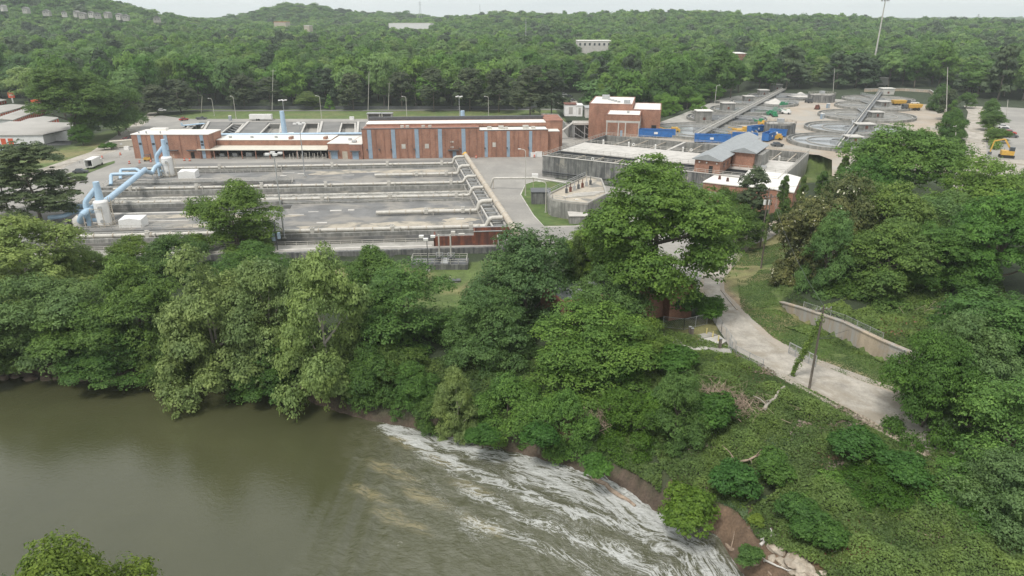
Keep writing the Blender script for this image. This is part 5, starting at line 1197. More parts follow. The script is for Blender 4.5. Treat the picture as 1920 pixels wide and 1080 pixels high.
# ---- climbing cover and grass tufts on the slope (nobody could count it)
def scatter_cover(name, label, cat, polys, lvl, n, size, mat, seed, hgt=.7, mask=None):
    rng = np.random.default_rng(seed); pts = []
    for poly in polys:
        P = xy(poly, lvl); lo, hi = P.min(0), P.max(0); k = int(n*4)
        Q = rng.uniform(lo, hi, (k, 2)); Q = Q[inside(Q[:, 0], Q[:, 1], P)]; pts.append(Q)
    Q = np.vstack(pts); rng.shuffle(Q); Q = Q[:n*3]
    if mask: Q = Q[mask(Q[:, 0], Q[:, 1])]
    Q = Q[:n]; hb = fbm(Q[:, 0], Q[:, 1], 3.2, 3, seed)
    dens = fbm(Q[:, 0], Q[:, 1], 6.5, 3, seed+3); Q = Q[dens > .34]; hb = hb[dens > .34]
    z = terrain(Q[:, 0], Q[:, 1])+hgt*sstep(-.2, 3.0, segdist(Q[:, 0], Q[:, 1], xy([(1243,645),(1300,655),(1372,660),(1440,690),(1500,725),(1560,758),(1640,800),(1720,850)])) if name == 'vine_cover' else np.ones(len(Q)))*np.clip((hb-.3)*2.6, 0.05, 1.3)*rng.uniform(.6, 1.1, len(Q))
    P = np.stack([Q[:, 0], Q[:, 1], z], 1); N = rng.normal(size=P.shape)*.5+np.array([-.1, -.2, 1])
    V = leaves(rng, P, N, size, 1.5); m = len(Q)
    cv = np.repeat(np.clip(hb*1.6-.35+rng.normal(size=m)*.16, 0, 1), 4)
    o = fastmesh(name, V.reshape(-1, 3), np.arange(m*4).reshape(m, 4), LM[mat], cols={'clump': cv})
    return tag(o, label, cat, kind='stuff')
slope = [[(1245,652),(1300,664),(1365,680),(1430,712),(1500,752),(1590,800),(1690,862),(1830,900),(2050,1000),(2000,1130),(1640,1110),(1440,985),(1330,930),(1240,850),(1200,760)]]
notroad = lambda x, y: (~inside(x, y, RIVER)) & (segdist(x, y, RIVER, True) > 2.6)
LM['vine'] = leafmat('leaves_vine_cover', (.058, .105, .030), (.175, .275, .075))
LM['weed'] = leafmat('leaves_pale_weeds', (0.088, 0.15, 0.069), (0.225, 0.312, 0.163))
scatter_cover('vine_cover', 'tangled green vines and weeds covering the slope above the river', 'vines', slope, -2.5, 130000, .19, 'vine', 1, 1.0, notroad)
scatter_cover('dry_stems', 'dry tan stems and leaf litter mixed into the slope vines', 'stems', slope, -2.5, 9000, .22, 'dry', 11, 1.05, lambda x, y: notroad(x, y) & (fbm(x, y, 5, 3, 44) > .56))
scatter_cover('ivy_patches', 'darker ivy patches within the slope vines', 'ivy', slope, -2.5, 30000, .2, 'deep', 12, 1.35, lambda x, y: notroad(x, y) & (fbm(x, y, 7, 3, 46) > .54))
scatter_cover('bright_weeds', 'fresh bright green weeds within the slope vines', 'weeds', slope, -2.5, 16000, .17, 'bright', 13, 1.2, lambda x, y: notroad(x, y) & (fbm(x, y, 6, 3, 48) > .60))
scatter_cover('weed_cover', 'pale bluish green weeds on the lower slope above the mud patch', 'weeds', [[(1350,860),(1470,850),(1490,950),(1400,980),(1340,935)]], -5, 22000, .16, 'weed', 2, .9, notroad)
scatter_cover('undergrowth', 'dark undergrowth on the bank beneath the riverside trees', 'undergrowth', [[(-60,640),(400,650),(700,680),(900,700),(1100,730),(1240,740),(1240,930),(1000,870),(700,790),(350,725),(-60,715)]], -5, 90000, .27, 'deep', 3, 1.7, lambda x, y: (~inside(x, y, RIVER)) & (segdist(x, y, RIVER, True) > 1.3))
scatter_cover('brambles', 'brambles and scrub on the hill above the retaining wall', 'scrub', [[(1480,570),(1560,560),(1640,540),(1850,520),(1900,600),(1760,650),(1690,640)]], 4.5, 26000, .28, 'vine', 4, 1.0)
scatter_cover('tall_grass', 'long green grass beside the gravel service road', 'grass', [[(1372,470),(1470,455),(1560,570),(1470,560),(1560,620),(1690,688),(1680,730),(1590,700),(1500,660),(1440,620),(1390,575)]], 0.5, 42000, .15, 'vine', 6, .35)
bpy.data.objects['brambles']
# ================================================================ FOREST
def low(key, kind, mat, nl, leaf, seed, variants=2, bark='bark'): proto(key, kind, mat, nl, leaf, seed, bark, variants)
low('m_green', 'round', 'green', 7000, .031, 301, 3); low('m_deep', 'round', 'deep', 7000, .031, 311, 2); low('m_grey', 'round', 'grey', 7000, .031, 321, 2)
low('m_pale', 'tall', 'pale', 6000, .031, 331, 2); low('m_olive', 'wide', 'olive', 6000, .032, 341, 2); low('m_pine', 'pine', 'pine', 5500, .031, 351, 3)
def fproj(X, Y, Zz):
    dep = Y*math.cos(PITCH)+(H-Zz)*math.sin(PITCH)
    return 960+F*X/dep, 540-F*(Y*math.sin(PITCH)-(H-Zz)*math.cos(PITCH))/dep
bx = [-500,-300,0,60,100,240,300,350,700,1000,1040,1090,1130,1240,1340,1400,1460,1760,1800,1840,1920,2400]
by = [215,214,190,196,222,214,205,203,202,203,178,196,206,210,190,178,171,171,176,191,192,194]
bY = [G(x, y, 0 if x < 1100 else 6).y for x, y in zip(bx, by)]
rng = np.random.default_rng(7)
PX, PY = [], []
Yc = 380.0
while Yc < 4900:
    s_ = 15.5 if Yc < 800 else 15.5+(Yc-800)*.010
    n = int(Yc*1.75/s_); xs_ = (np.arange(n)-n/2)*s_+rng.uniform(-.45, .45, n)*s_
    PX.append(xs_); PY.append(Yc+rng.uniform(-.45, .45, n)*s_); Yc += s_
PX, PY = np.concatenate(PX), np.concatenate(PY)
zg = terrain(PX, PY); sx, sy = fproj(PX, PY, zg)
ok = (PY > np.interp(sx, bx, bY)) & (sx > -250) & (sx < 2170)
scl = np.where(PY < 800, 1, 1+(PY-800)*.0007)
hh = (rng.uniform(14, 25, len(PX))+8*fbm(PX, PY, 45, 2, 5))*np.where(PY > 1500, .9, 1); ww = rng.uniform(17, 27, len(PX))*scl
ok &= (segdist(PX, PY, xy([(1040,190),(1075,178),(1085,196),(1060,204)]), True) > 5) & ~inside(PX, PY, xy([(1040,190),(1075,178),(1085,196),(1060,204)]))
tx, ty = fproj(PX, PY, zg+hh)
for fb in FARB:
    _, _, x0, x1, yt, yb, Yb = fb[:7]
    hwp = F/PY*ww*.4
    ok &= ~((tx > x0-hwp*.6) & (tx < x1+hwp*.6) & (PY < Yb+70) & (ty < yb-2) & (PY > Yb-400 if Yb > 900 else True) & (PY > 1) & ~((PY > Yb+5) & (ty < yt-30)))
for i, (hx, hy) in enumerate(HOUSES): ok &= ~((abs(tx-hx) < 6.5) & (PY < 1030-i*3) & (ty < hy+1.5) & (sy > hy-2))
PX, PY, zg, hh, ww, ty, tx = [a[ok] for a in (PX, PY, zg, hh, ww, ty, tx)]
big = fbm(PX, PY, 60, 3, 77); big2 = fbm(PX, PY, 35, 3, 99); rr = rng.uniform(size=len(PX))
KEYS = ['m_green', 'm_deep', 'm_grey', 'm_pale', 'm_olive', 'm_pine']
kind = np.where(big > .64, 5, np.where(big2 > .58, 0, np.where(big2 < .42, 1, 2)))
kind = np.where((rr < .07), 5, np.where(rr < .30, 0, np.where(rr < .42, 1, np.where(rr < .50, 2, np.where(rr < .54, 3, np.where(rr < .62, 4, kind))))))
order = np.argsort(PY-.10*np.abs(PX)); near = order[:230]; rest = order[230:]
KL = ['mid green broadleaf tree', 'dark green broadleaf tree', 'grey green broadleaf tree', 'pale yellowish tree', 'olive green tree', 'dark brownish pine']
def zone_of(x):
    for lim, nm in ((70, 'behind the storage buildings at the far left'), (200, 'above the large pale tree by the storage lot'), (330, 'at the end of the access road'), (480, 'behind the left part of the far lawn'), (640, 'behind the lawn above the canopy building'), (800, 'behind the lawn shelters'), (950, 'beyond the right end of the brick hall'), (1090, 'around the lane with parked cars'), (1240, 'behind the brick office'), (1400, 'beyond the left row of clarifiers'), (1560, 'behind the far end of the clarifier yard'), (1700, 'below the tall antenna mast'), (1830, 'above the tan retaining wall'), (5000, 'behind the car park')):
        if x < lim: return nm
for i in near:
    k = int(kind[i]); g_ = KL[k]+' '+zone_of(tx[i]); tn = (1, 1, 1); j = float(rr[i])*.35+.85
    tree(KEYS[k], 'mature '+g_, (PX[i], PY[i], zg[i]-.3), hh[i]*1.08, ww[i]*1.0, float(rr[i]*99), tuple(c*j for c in tn), group='woodland edge: '+g_, name='pine_tree' if k == 5 else 'broadleaf_tree')
# the rest of the wood: one object
pcol = bpy.data.collections.new('forest_prototypes')
FM = {}
low('f0', 'round', 'green', 2400, .052, 401, 2); low('f1', 'round', 'deep', 2400, .052, 411, 2); low('f2', 'round', 'grey', 2400, .052, 421, 2); low('f3', 'tall', 'pale', 2200, .052, 431, 1); low('f4', 'wide', 'olive', 2200, .052, 441, 1); low('f5', 'pine', 'pine', 2200, .045, 451, 2)
pl_list = []
for k in range(6):
    for v, (cm, tm) in enumerate(PROTO[KEYS[k]][:2]): pl_list.append(('a%02d' % len(pl_list), cm, k, 0))
for k in range(6):
    for v, (cm, tm) in enumerate(PROTO['f%d' % k]): pl_list.append(('b%02d' % len(pl_list), cm, k, 1))
byk = {}
for n_, (nm, cm, k, lvl) in enumerate(pl_list):
    o = bpy.data.objects.new('proto_'+nm, cm); pcol.objects.link(o); byk.setdefault((k, lvl), []).append(n_)
lvl = (PY[rest] > 780).astype(int)
idx = np.array([byk[(int(kind[i]), int(l))][int(rr[i]*1e4) % len(byk[(int(kind[i]), int(l))])] for i, l in zip(rest, lvl)], np.int32)
pm = bpy.data.meshes.new('distant_forest'); pm.vertices.add(len(rest))
pm.vertices.foreach_set('co', np.stack([PX[rest], PY[rest], zg[rest]-.5], 1).astype(np.float32).ravel())
a = pm.attributes.new('idx', 'INT', 'POINT'); a.data.foreach_set('value', idx)
a = pm.attributes.new('scl', 'FLOAT_VECTOR', 'POINT'); a.data.foreach_set('vector', np.stack([ww[rest], ww[rest], hh[rest]], 1).astype(np.float32).ravel())
a = pm.attributes.new('rot', 'FLOAT_VECTOR', 'POINT'); a.data.foreach_set('vector', np.stack([0*rr[rest], 0*rr[rest], rr[rest]*99], 1).astype(np.float32).ravel())
fo = bpy.data.objects.new('distant_forest', pm); C.objects.link(fo); tag(fo, 'dense mixed forest rolling away to the horizon', 'forest', kind='stuff')
ng = bpy.data.node_groups.new('scatter_trees', 'GeometryNodeTree')
ng.interface.new_socket(name='Geometry', in_out='INPUT', socket_type='NodeSocketGeometry'); ng.interface.new_socket(name='Geometry', in_out='OUTPUT', socket_type='NodeSocketGeometry')
gi, go = ng.nodes.new('NodeGroupInput'), ng.nodes.new('NodeGroupOutput')
ci = ng.nodes.new('GeometryNodeCollectionInfo'); ci.inputs['Collection'].default_value = pcol; ci.inputs['Separate Children'].default_value = True; ci.inputs['Reset Children'].default_value = True
ip_ = ng.nodes.new('GeometryNodeInstanceOnPoints'); ip_.inputs['Pick Instance'].default_value = True
def na(name, t):
    n = ng.nodes.new('GeometryNodeInputNamedAttribute'); n.data_type = t; n.inputs['Name'].default_value = name
    return [s for s in n.outputs if s.enabled and s.name == 'Attribute'][0]
e2r = ng.nodes.new('FunctionNodeEulerToRotation')
ng.links.new(gi.outputs[0], ip_.inputs['Points']); ng.links.new(ci.outputs[0], ip_.inputs['Instance']); ng.links.new(na('idx', 'INT'), ip_.inputs['Instance Index'])
ng.links.new(na('scl', 'FLOAT_VECTOR'), ip_.inputs['Scale']); ng.links.new(na('rot', 'FLOAT_VECTOR'), e2r.inputs[0]); ng.links.new(e2r.outputs[0], ip_.inputs['Rotation']); ng.links.new(ip_.outputs[0], go.inputs[0])
fo.modifiers.new('scatter', 'NODES').node_group = ng
# ================================================================ CLARIFIER YARD (level 6 m)
LV = 6.0
cg = 'round clarifier tanks'
CL = [(1318,243,98,'L','first clarifier of the left row, behind the blue containers',1,0),(1362,219,90,'L','second clarifier of the left row, beside the big hut with a white roof',0,1),(1400,203.5,74,'L','third clarifier of the left row',1,0),(1432,190.5,64,'L','fourth clarifier of the left row, near the woods',1,0),(1462,179,58,'L','fifth and farthest clarifier of the left row',0,0),
      (1578,263,104,'R','first clarifier of the right row, nearest the loose tall tree',1,0),(1600,238,90,'R','second clarifier of the right row, full of bright water',1,0),(1624,214.5,84,'R','third clarifier of the right row with a dry grey floor',2,0),(1638,197,74,'R','fourth clarifier of the right row beside the yellow dump trucks',2,0),(1646,184,66,'R','farthest clarifier of the right row below the tan wall',2,0)]
sheet('works_slab', [(1215,252),(1238,230),(1350,186),(1470,163),(1560,163),(1500,190),(1470,205),(1425,228),(1420,243),(1440,250),(1430,268),(1300,262)], .075, 'concrete', 6)
sheet('works_slab_edge', [(1560,166),(1740,166),(1722,190),(1640,200),(1560,190)], .075, 'concrete', 6)
prevY = {}
for i, (x, y, hw, side, lab, wat, dk) in enumerate(CL):
    c = G(x, y, LV+1.2); R = min(hw/ppm(c.y, 7), 24.0)
    nxt = [q for q in CL if q[3] == side]; j = nxt.index(CL[i])
    for jj in (j-1, j+1):
        if 0 <= jj < len(nxt): o2 = G(nxt[jj][0], nxt[jj][1], LV+1.2); R = min(R, (o2-c).length*.49)
    t = thing('clarifier_tank', lab, 'tank', (c.x, c.y, LV), group=cg)
    MB().ring(0, 0, -.3, 1.2, R-.45, R, 72).build('tank_wall', 'concrete_tank', t)
    MB().ring(0, 0, .5, 1.0, R-2.2, R-1.7, 72).build('launder', 'concrete', t)
    MB().ring(0, 0, .4, .85, R*.62, R*.62+.35, 56).build('weir_ring', 'concrete', t)
    MB().disc(0, 0, .55, R-.45, 64).build('water' if wat == 1 else 'tank_floor', ['steel_dark', 'clear_water', 'concrete_tank'][wat], t)
    MB().ring(0, 0, .3, 1.3, 3.6, 3.9, 28).build('feed_well', 'steel', t); MB().cyl(0, 0, .2, 2.0, .6, 12).build('centre_column', 'steel', t)
    mb = MB().box(0, R, -.5, .5, 1.3, 1.5).rail([(0,-.5,1.5),(R,-.5,1.5)], 1, 3, .1).rail([(0,.5,1.5),(R,.5,1.5)], 1, 3, .1)
    o = mb.build('bridge', 'steel', t, rz=(.25 if side == 'R' else -.9)+i*.15)
    MB().beam((0,0,.9), (-(R-2)*.9, R*.25, .7), .35).build('scraper_arm', 'steel', t)
def spine(lab, a, b, w, mat, rail='pipe'):
    A_, B_ = G(*a, LV+2.2), G(*b, LV+2.2); d_ = B_-A_; t = thing('walkway_bridge', lab, 'bridge', (A_.x, A_.y, LV), math.atan2(d_.y, d_.x), 'long walkways across the clarifiers'); L = d_.xy.length
    MB().box(0, L, -w/2, w/2, 1.6, 1.9).build('deck', mat, t)
    MB().rail([(0,-w/2,1.9),(L,-w/2,1.9)], 1.1, 4, .1).rail([(0,w/2,1.9),(L,w/2,1.9)], 1.1, 4, .1).build('railing', rail, t)
    mb = MB()
    for k in range(int(L/14)+1): mb.box(k*14, k*14+.8, -w/2+.2, w/2-.2, 0, 1.6)
    mb.build('piers', 'concrete_tank', t)
    MB().tube([(0,w*.25,2.2),(L,w*.25,2.2)], .28, 6).build('pipe', 'pipe', t)
spine('long pale walkway crossing the left row of clarifiers', (1308,252), (1470,166), 2.8, 'concrete_tank')
spine('long dark railed walkway crossing the right row of clarifiers', (1574,275), (1652,171), 2.4, 'steel_dark', 'steel')
for i, (x0, x1, yb, h, lab) in enumerate([(1306,1334,228.5,4.6,'largest valve hut with white roof beside the left walkway'),(1354,1377,208,3.6,'second valve hut along the left walkway'),(1396,1413,192.5,3.2,'third valve hut along the left walkway'),(1424,1441,180,3.2,'fourth valve hut along the left walkway'),(1448,1466,170,3.6,'farthest valve hut of the left walkway by the trees'),(1654,1676,178,3.6,'pale block hut under the tan wall at the far end of the right walkway'),(1650,1668,201,2.6,'grey concrete box beside the right walkway near the dump trucks'),(1634,1656,222,2.6,'grey concrete box in the third right clarifier'),(1608,1640,245,2.4,'long grey box in the second right clarifier'),(1590,1616,270,2.4,'long grey box in the first right clarifier')]):
    a, b = G(x0, yb, LV+.3), G(x1, yb, LV+.3); w = (b-a).length; t = thing('valve_hut', lab, 'hut', a, group='concrete huts along the clarifiers')
    MB().box(0, w, 0, 5, -.4, h).build('wall', 'concrete_tank' if i != 5 else 'concrete_light', t); MB().box(-.3, w+.3, -.3, 5.3, h, h+.35).build('roof', 'roof_white' if i in (0, 5) else 'concrete_light', t); MB().box(w*.42, w*.58, -.06, .05, .8, 2.0).build('door', 'rust', t)
for x, y, hw, h, lab in ((1463,231,28,4.2,'small round thickener tank with dark wall beside the blue containers'),(1541,177,24,4.0,'small round dark walled tank at the far side of the tan yard')):
    c = G(x, y, LV+h); t = thing('thickener_tank', lab, 'tank', (c.x, c.y, LV)); R = hw/ppm(c.y, LV+h)
    MB().ring(0, 0, -.2, h, R-.4, R, 40).build('tank_wall', 'concrete_dark', t); MB().disc(0, 0, h-.5, R-.4, 40).build('cover', 'concrete', t); MB().rail([(R*math.cos(a), R*math.sin(a), h) for a in np.linspace(0, 2*PI, 17)], 1.1, 4, .1).build('railing', 'pipe', t)
    MB().box(-R*.9, R*.9, -.8, .8, h, h+.3).build('bridge', 'concrete_light', t)
    MB().cbox(0, 0, h+.3, 2.5, 2, 1.6).build('drive_unit', 'steel', t)
for x, y, lab in ((1500,183,'pale cone shaped tank roof left of the dark thickener'),(1452,196,'second pale cone roof on the left clarifier side')):
    c = G(x, y, LV); t = thing('cone_cover', lab, 'cover', (c.x, c.y, LV), group='pale cone shaped covers')
    MB().tube([(0,0,.9),(0,0,1.7),(0,0,3.2)], [7,3.2,.4], 28).build('cover', 'concrete_light', t, True); MB().ring(0, 0, -.2, .9, 6.6, 7.3, 32).build('base_wall', 'concrete_tank', t)
wallthing('retaining_wall', 'tan wall around the far and right side of the clarifier yard', [G(1620,174,6), G(1690,173,6), G(1742,176,6), G(1763,190,6), G(1772,215,6), G(1776,262,6), G(1775,330,6)], 2.4, .5, 'wall_retaining', z=6, cap='concrete_light')
# blue containers
bc = 'deep blue containers behind the big tank'
def container(lab, loc, rz, L, w=2.6, h=3.0, mat='deep_blue', grp=bc, cat='container', name='container', open_top=True):
    t = thing(name, lab, cat, loc, rz, grp)
    mb = MB().box(0, L, 0, .12, .3, h).box(0, L, w-.12, w, .3, h).box(0, .12, .12, w-.12, .3, h).box(L-.12, L, .12, w-.12, .3, h).box(.12, L-.12, .12, w-.12, .3, .6 if open_top else h-.02)
    mb.build('body', mat, t)
    mb = MB()
    for k in range(int(L/.9)): mb.box(k*.9+.3, k*.9+.42, -.1, 0, .3, h-.1)
    mb.build('ribs', mat, t); MB().box(-.06, L+.06, -.13, .14, h, h+.14).box(-.06, L+.06, w-.14, w+.13, h, h+.14).build('rim', mat, t)
    mb = MB()
    for k in range(4): mb.cbox(L*(k+.5)/4, w/2, 0, .5, w*.9, .3)
    mb.build('skids', 'steel_dark', t); MB().box(L*.42, L*.52, -.13, -.1, h*.45, h*.72).build('label_plate', 'white', t)
    return t
for x0, x1, y, lab in ((1197,1266,256.5,'long blue container nearest the brick office'),(1302,1370,267,'long blue container in the middle, behind the tank railing'),(1372,1420,264,'blue container touching the hut roof from behind')):
    a, b = G(x0, y, 6.2), G(x1, y+2, 6.2); d_ = b-a; container(lab, (a.x, a.y, 6.1), math.atan2(d_.y, d_.x), d_.length)
container('blue container tilted beside the thickener tank', G(1408,249,6.2), .5, 9, 2.4, 2.4); container('blue container standing across, right of the hut roof', G(1440,266,6.2), .9, 8, 2.6, 3.0); container('small blue container right of the tilted one', G(1441,255,6.2), -.5, 6.5, 2.4, 2.6)
def machine(lab, p, L, rz, mat='yellow', grp='yellow machines behind the blue containers', name='pump_machine', cat='machine'):
    t = thing(name, lab, cat, p, rz, grp); MB().cbox(0, 0, .5, L, 2, 1.1).cbox(L*.2, 0, 1.6, L*.35, 1.8, .7).build('body', mat, t); MB().beam((-L*.3,0,1.6), (-L*.75,0,2.3), .25).build('boom', mat, t)
    mb = MB()
    for sx_ in (-.35, .35):
        for sy_ in (-1, 1): mb.tube([(L*sx_, sy_*1.0, .5), (L*sx_, sy_*1.25, .5)], .5, 12)
    mb.build('wheels', 'black', t)
for x, y, L, rz, m_, lab in ((1258,249,7,0,'yellow','flat yellow machine on top of the nearest blue container row'),(1392,248,9,.2,'yellow','long yellow machine behind the hut roof'),(1380,254,6,.1,'yellow','second yellow machine left of the long one'),(1430,236,4,.4,'yellow','small yellow machine next to the green tank'),(1455,262,4.5,-.6,'yellow','yellow machine leaning at the end of the blue containers')): machine(lab, G(x, y, 6), L, rz, m_)
for i, (x, y, m_, lab) in enumerate([(1423,232,'green','dark green tank left of the thickener'),(1443,216,'green','dark green tank between the clarifiers'),(1452,219,'green','green tank right beside another green one'),(1456,210,'green','bright green container above the two tanks'),(1467,212,'green','green box at the edge of the tan ground'),(1469,199,'green','small green tank near the far clarifier'),(1532,205,'rust','brown excavator like machine in the tan yard'),(1516,193,'steel_dark','dark machine next to the far thickener'),(1474,214,'white','white tank at the edge of the tan ground')]):
    machine(lab, G(x, y, 6), 4.2, i*.7, m_, 'machines and tanks on the tan yard')
def toilet(lab, p, mat='panel_blue'):
    t = thing('portable_toilet', lab, 'toilet', p, .2, 'portable toilets'); MB().cbox(0, 0, 0, 1.3, 1.3, 2.3).build('cabin', mat, t); MB().cbox(0, 0, 2.3, 1.4, 1.4, .25).build('roof', 'white', t); MB().box(-.4, .4, -.7, -.64, .1, 2.0).build('door', 'steel', t)
toilet('teal portable toilet in the tan yard between the clarifier rows', G(1541,223,6)); toilet('second portable toilet in the tan yard by the white truck', G(1552,203,6))
toilet('small blue portable toilet on the far lawn edge, left of the white trailer', G(432,226))
def dumptruck(lab, p, rz):
    t = thing('dump_truck', lab, 'truck', p, rz, 'yellow dump trucks'); MB().box(-4, 2, -1.4, 1.4, 1.3, 1.6).add([(-4.4,-1.5,1.6),(2,-1.5,1.6),(2,1.5,1.6),(-4.4,1.5,1.6),(-4.8,-1.7,3.2),(2.3,-1.7,3.2),(2.3,1.7,3.2),(-4.8,1.7,3.2)], [(3,2,1,0),(0,1,5,4),(1,2,6,5),(2,3,7,6),(3,0,4,7),(4,5,6,7)]).build('bed', 'yellow', t)
    MB().box(2.4, 4.6, -1.2, 1.2, 1, 3.2).build('cab', 'steel_dark', t); MB().box(4.55, 4.65, -1, 1, 2.1, 3).build('windscreen', 'glass', t)
    for sx_ in (-3, -1.2, 3.4):
        for sy_ in (-1.4, 1.4): MB().tube([(sx_, sy_-.2, .75), (sx_, sy_+.2, .75)], .75, 12).build('wheel', 'black', t)
dumptruck('yellow dump truck parked at the fourth right clarifier', G(1688,199,6), 0.0); dumptruck('orange yellow dump truck in front of the other one, beside bushes', G(1708,207,6), 3.1)
# ================================================================ VEHICLES
def car(lab, p, rz, mat, truck=False, grp='parked cars'):
    t = thing('pickup_truck' if truck else 'parked_car', lab, 'pickup' if truck else 'car', p, rz, grp); L = 5.4 if truck else 4.6
    prof = [(-L/2,.35),(-L/2,1.0),(-L/2+.5,1.08),(-L*.22,1.12),(L*.22,1.02),(L/2-.2,.9),(L/2,.6),(L/2,.35)]
    mb = MB(); n = len(prof)
    mb.add([(x,-.9,z) for x, z in prof]+[(x,.9,z) for x, z in prof], [tuple(range(n)), tuple(range(2*n-1, n-1, -1))]+[(i, n+i, n+(i+1)%n, (i+1)%n) for i in range(n)]); mb.build('body', mat, t)
    x0, x1 = ((-.2, 1.2) if truck else (-L*.36, L*.22))
    MB().add([(x0,-.82,1.08),(x1,-.82,1.05),(x1,.82,1.05),(x0,.82,1.08),(x0+.35,-.68,1.55),(x1-.6,-.68,1.55),(x1-.6,.68,1.55),(x0+.35,.68,1.55)], [(0,1,5,4),(1,2,6,5),(2,3,7,6),(3,0,4,7)]).build('windows', 'glass', t)
    MB().box(x0+.33, x1-.58, -.7, .7, 1.55, 1.62).build('roof', mat, t)
    if truck: MB().box(-L/2+.2, -.4, -.75, .75, 1.0, 1.16).build('bed', 'steel_dark', t)
    for sx_ in (-L*.3, L*.3):
        for sy_ in (-.85, .85): MB().tube([(sx_, sy_-.1, .34), (sx_, sy_+.1, .34)], .34, 12).build('wheel', 'black', t)
    return t
for x, y, lv, rz, m_, tr, lab in [(1713,195,6,0.1,'white',True,'white pickup on the tan yard beside the dump trucks'),(1880,240.5,6,-.5,'white',False,'white car under the wide tree in the car park'),(1886,246,6,-.5,'silver',False,'silver car next to the white one in the car park'),(1893,252,6,-.5,'red',False,'red car beyond the low tree in the car park'),(1896,258,6,-.5,'steel_dark',False,'dark car nearest the excavator in the car park'),(1852,214,6,.9,'silver',False,'silver car behind the small flat tree of the car park'),(1843,220,6,.9,'white',False,'white car at the hedge of the car park entrance'),
    (1457,275,6,.2,'steel_dark',False,'dark car behind the rear edge of the big tank'),(1057,180,0,.3,'white',False,'white car at the end of the back lane'),(1050,184,0,.3,'white',True,'white pickup on the back lane'),(1068,183,0,.3,'steel_dark',False,'dark car beside the white pickup on the back lane'),(1060,197,0,0,'steel_dark',False,'dark car near the white shed'),(1073,190,0,.8,'silver',False,'silver car between the back lane and the shed'),
    (304,209,0,.1,'white',False,'white car on the bend of the access road'),(238,265.5,0,.9,'red',False,'dark red car between the beige container and the brick building'),(244,263,0,.9,'rust',False,'maroon car touching the corner of the left brick building'),(152,325,0,.2,'steel_dark',False,'low dark buggy on the turf corner near the box truck'),(378,224,0,.1,'steel_dark',True,'dark tractor like truck on the lawn edge'),(345,226,0,.9,'red',False,'small red car beside the blue flatbed')]:
    p = G(x, y, lv); p.z = lv+.1 if x != 1057 else Z(p.x, p.y); 
    if lv == 0: p.z = max(.06, Z(p.x, p.y))
    car(lab, p, rz, m_, tr)
p = G(168,318); q = G(186,308); t = thing('box_truck', 'white box trailer with its rear door open beside the yard lawn', 'trailer', p, math.atan2(q.y-p.y, q.x-p.x)-.05)
L_ = 7.5; MB().box(0, L_, -1.3, -1.15, .8, 3.4).box(0, L_, 1.15, 1.3, .8, 3.4).box(0, L_, -1.14, 1.14, 3.3, 3.4).box(L_-.12, L_, -1.14, 1.14, .8, 3.29).box(0, L_-.13, -1.14, 1.14, .8, .9).build('box', 'white', t)
MB().box(2.5, L_-.2, -1.1, 1.1, .92, 2.4).build('cargo', 'black', t); MB().box(L_, L_+1.8, -1.1, 1.1, .6, 2.3).build('cab', 'white', t); MB().box(L_+1.8, L_+1.85, -.9, .9, 1.5, 2.2).build('windscreen', 'glass', t)
for sx_ in (1.6, L_+.9):
    for sy_ in (-1.1, 1.1): MB().tube([(sx_, sy_-.15, .45), (sx_, sy_+.15, .45)], .45, 12).build('wheel', 'black', t)
t = thing('cargo_trailer', 'long white cargo trailer parked on the far lawn edge', 'trailer', G(468,226.5), .02); MB().box(0, 11.5, 0, 2.6, .7, 3.2).build('box', 'white', t); MB().box(0, 11.5, -.03, 0, .7, .95).build('skirt', 'steel', t)
for sx_ in (3.8, 4.9): MB().tube([(sx_,-.1,.5),(sx_,.3,.5)], .5, 12).build('wheel', 'black', t)
MB().beam((11.5,1.3,.8), (13,1.3,.6), .2).build('hitch', 'steel_dark', t)
t = thing('flatbed_trailer', 'blue flatbed trailer at the left end of the rear tanks', 'trailer', G(343,240), .75); MB().box(0, 11, 0, 2.5, .9, 1.2).box(0, .2, 0, 2.5, 1.2, 2.4).build('bed', 'blue', t)
for sx_ in (1.5, 8, 9.2): MB().tube([(sx_,-.1,.5),(sx_,.3,.5)], .5, 12).build('wheel', 'black', t)
container('beige shipping container beside the round hedge bushes', G(208,279), .55, 8.5, 2.6, 2.8, 'roof_cream', None, 'container', 'shipping_container', False)
t = thing('excavator', 'yellow excavator with raised boom at the car park edge on the right', 'excavator', G(1886,296,6), -.4)
MB().cbox(0, 0, 1.1, 3.6, 2.6, 1.4).build('body', 'yellow', t); MB().cbox(1, -.7, 2.5, 1.5, 1.1, 1.3).build('cab', 'glass', t); MB().cbox(0, -1.1, 0, 4.2, .6, 1).cbox(0, 1.1, 0, 4.2, .6, 1).build('tracks', 'black', t)
MB().beam((1.4,.3,2), (-1.5,.3,6.2), .5).beam((-1.5,.3,6.2), (-4.4,.3,5.4), .4).beam((-4.4,.3,5.4), (-4.9,.3,1.6), .35).build('boom', 'yellow', t); MB().cbox(-4.9, .3, .8, 1.0, 1.1, .9).build('bucket', 'steel_dark', t)
t = thing('forklift', 'orange and yellow forklift in front of the left brick building', 'forklift', G(277,302), .3); MB().cbox(0, 0, .4, 2.4, 1.4, 1).build('body', 'yellow', t); MB().beam((1.3,-.5,.1), (1.3,-.5,2.8), .15).beam((1.3,.5,.1), (1.3,.5,2.8), .15).build('mast', 'steel_dark', t)
MB().beam((-.8,-.6,1.4), (-.8,-.6,2.3), .1).beam((.6,-.6,1.4), (.6,-.6,2.3), .1).cbox(0, 0, 2.3, 1.9, 1.3, .1).build('roof_guard', 'steel_dark', t)
for sx_ in (-.8, .8):
    for sy_ in (-.7, .7): MB().tube([(sx_, sy_-.1, .35), (sx_, sy_+.1, .35)], .35, 10).build('wheel', 'black', t)
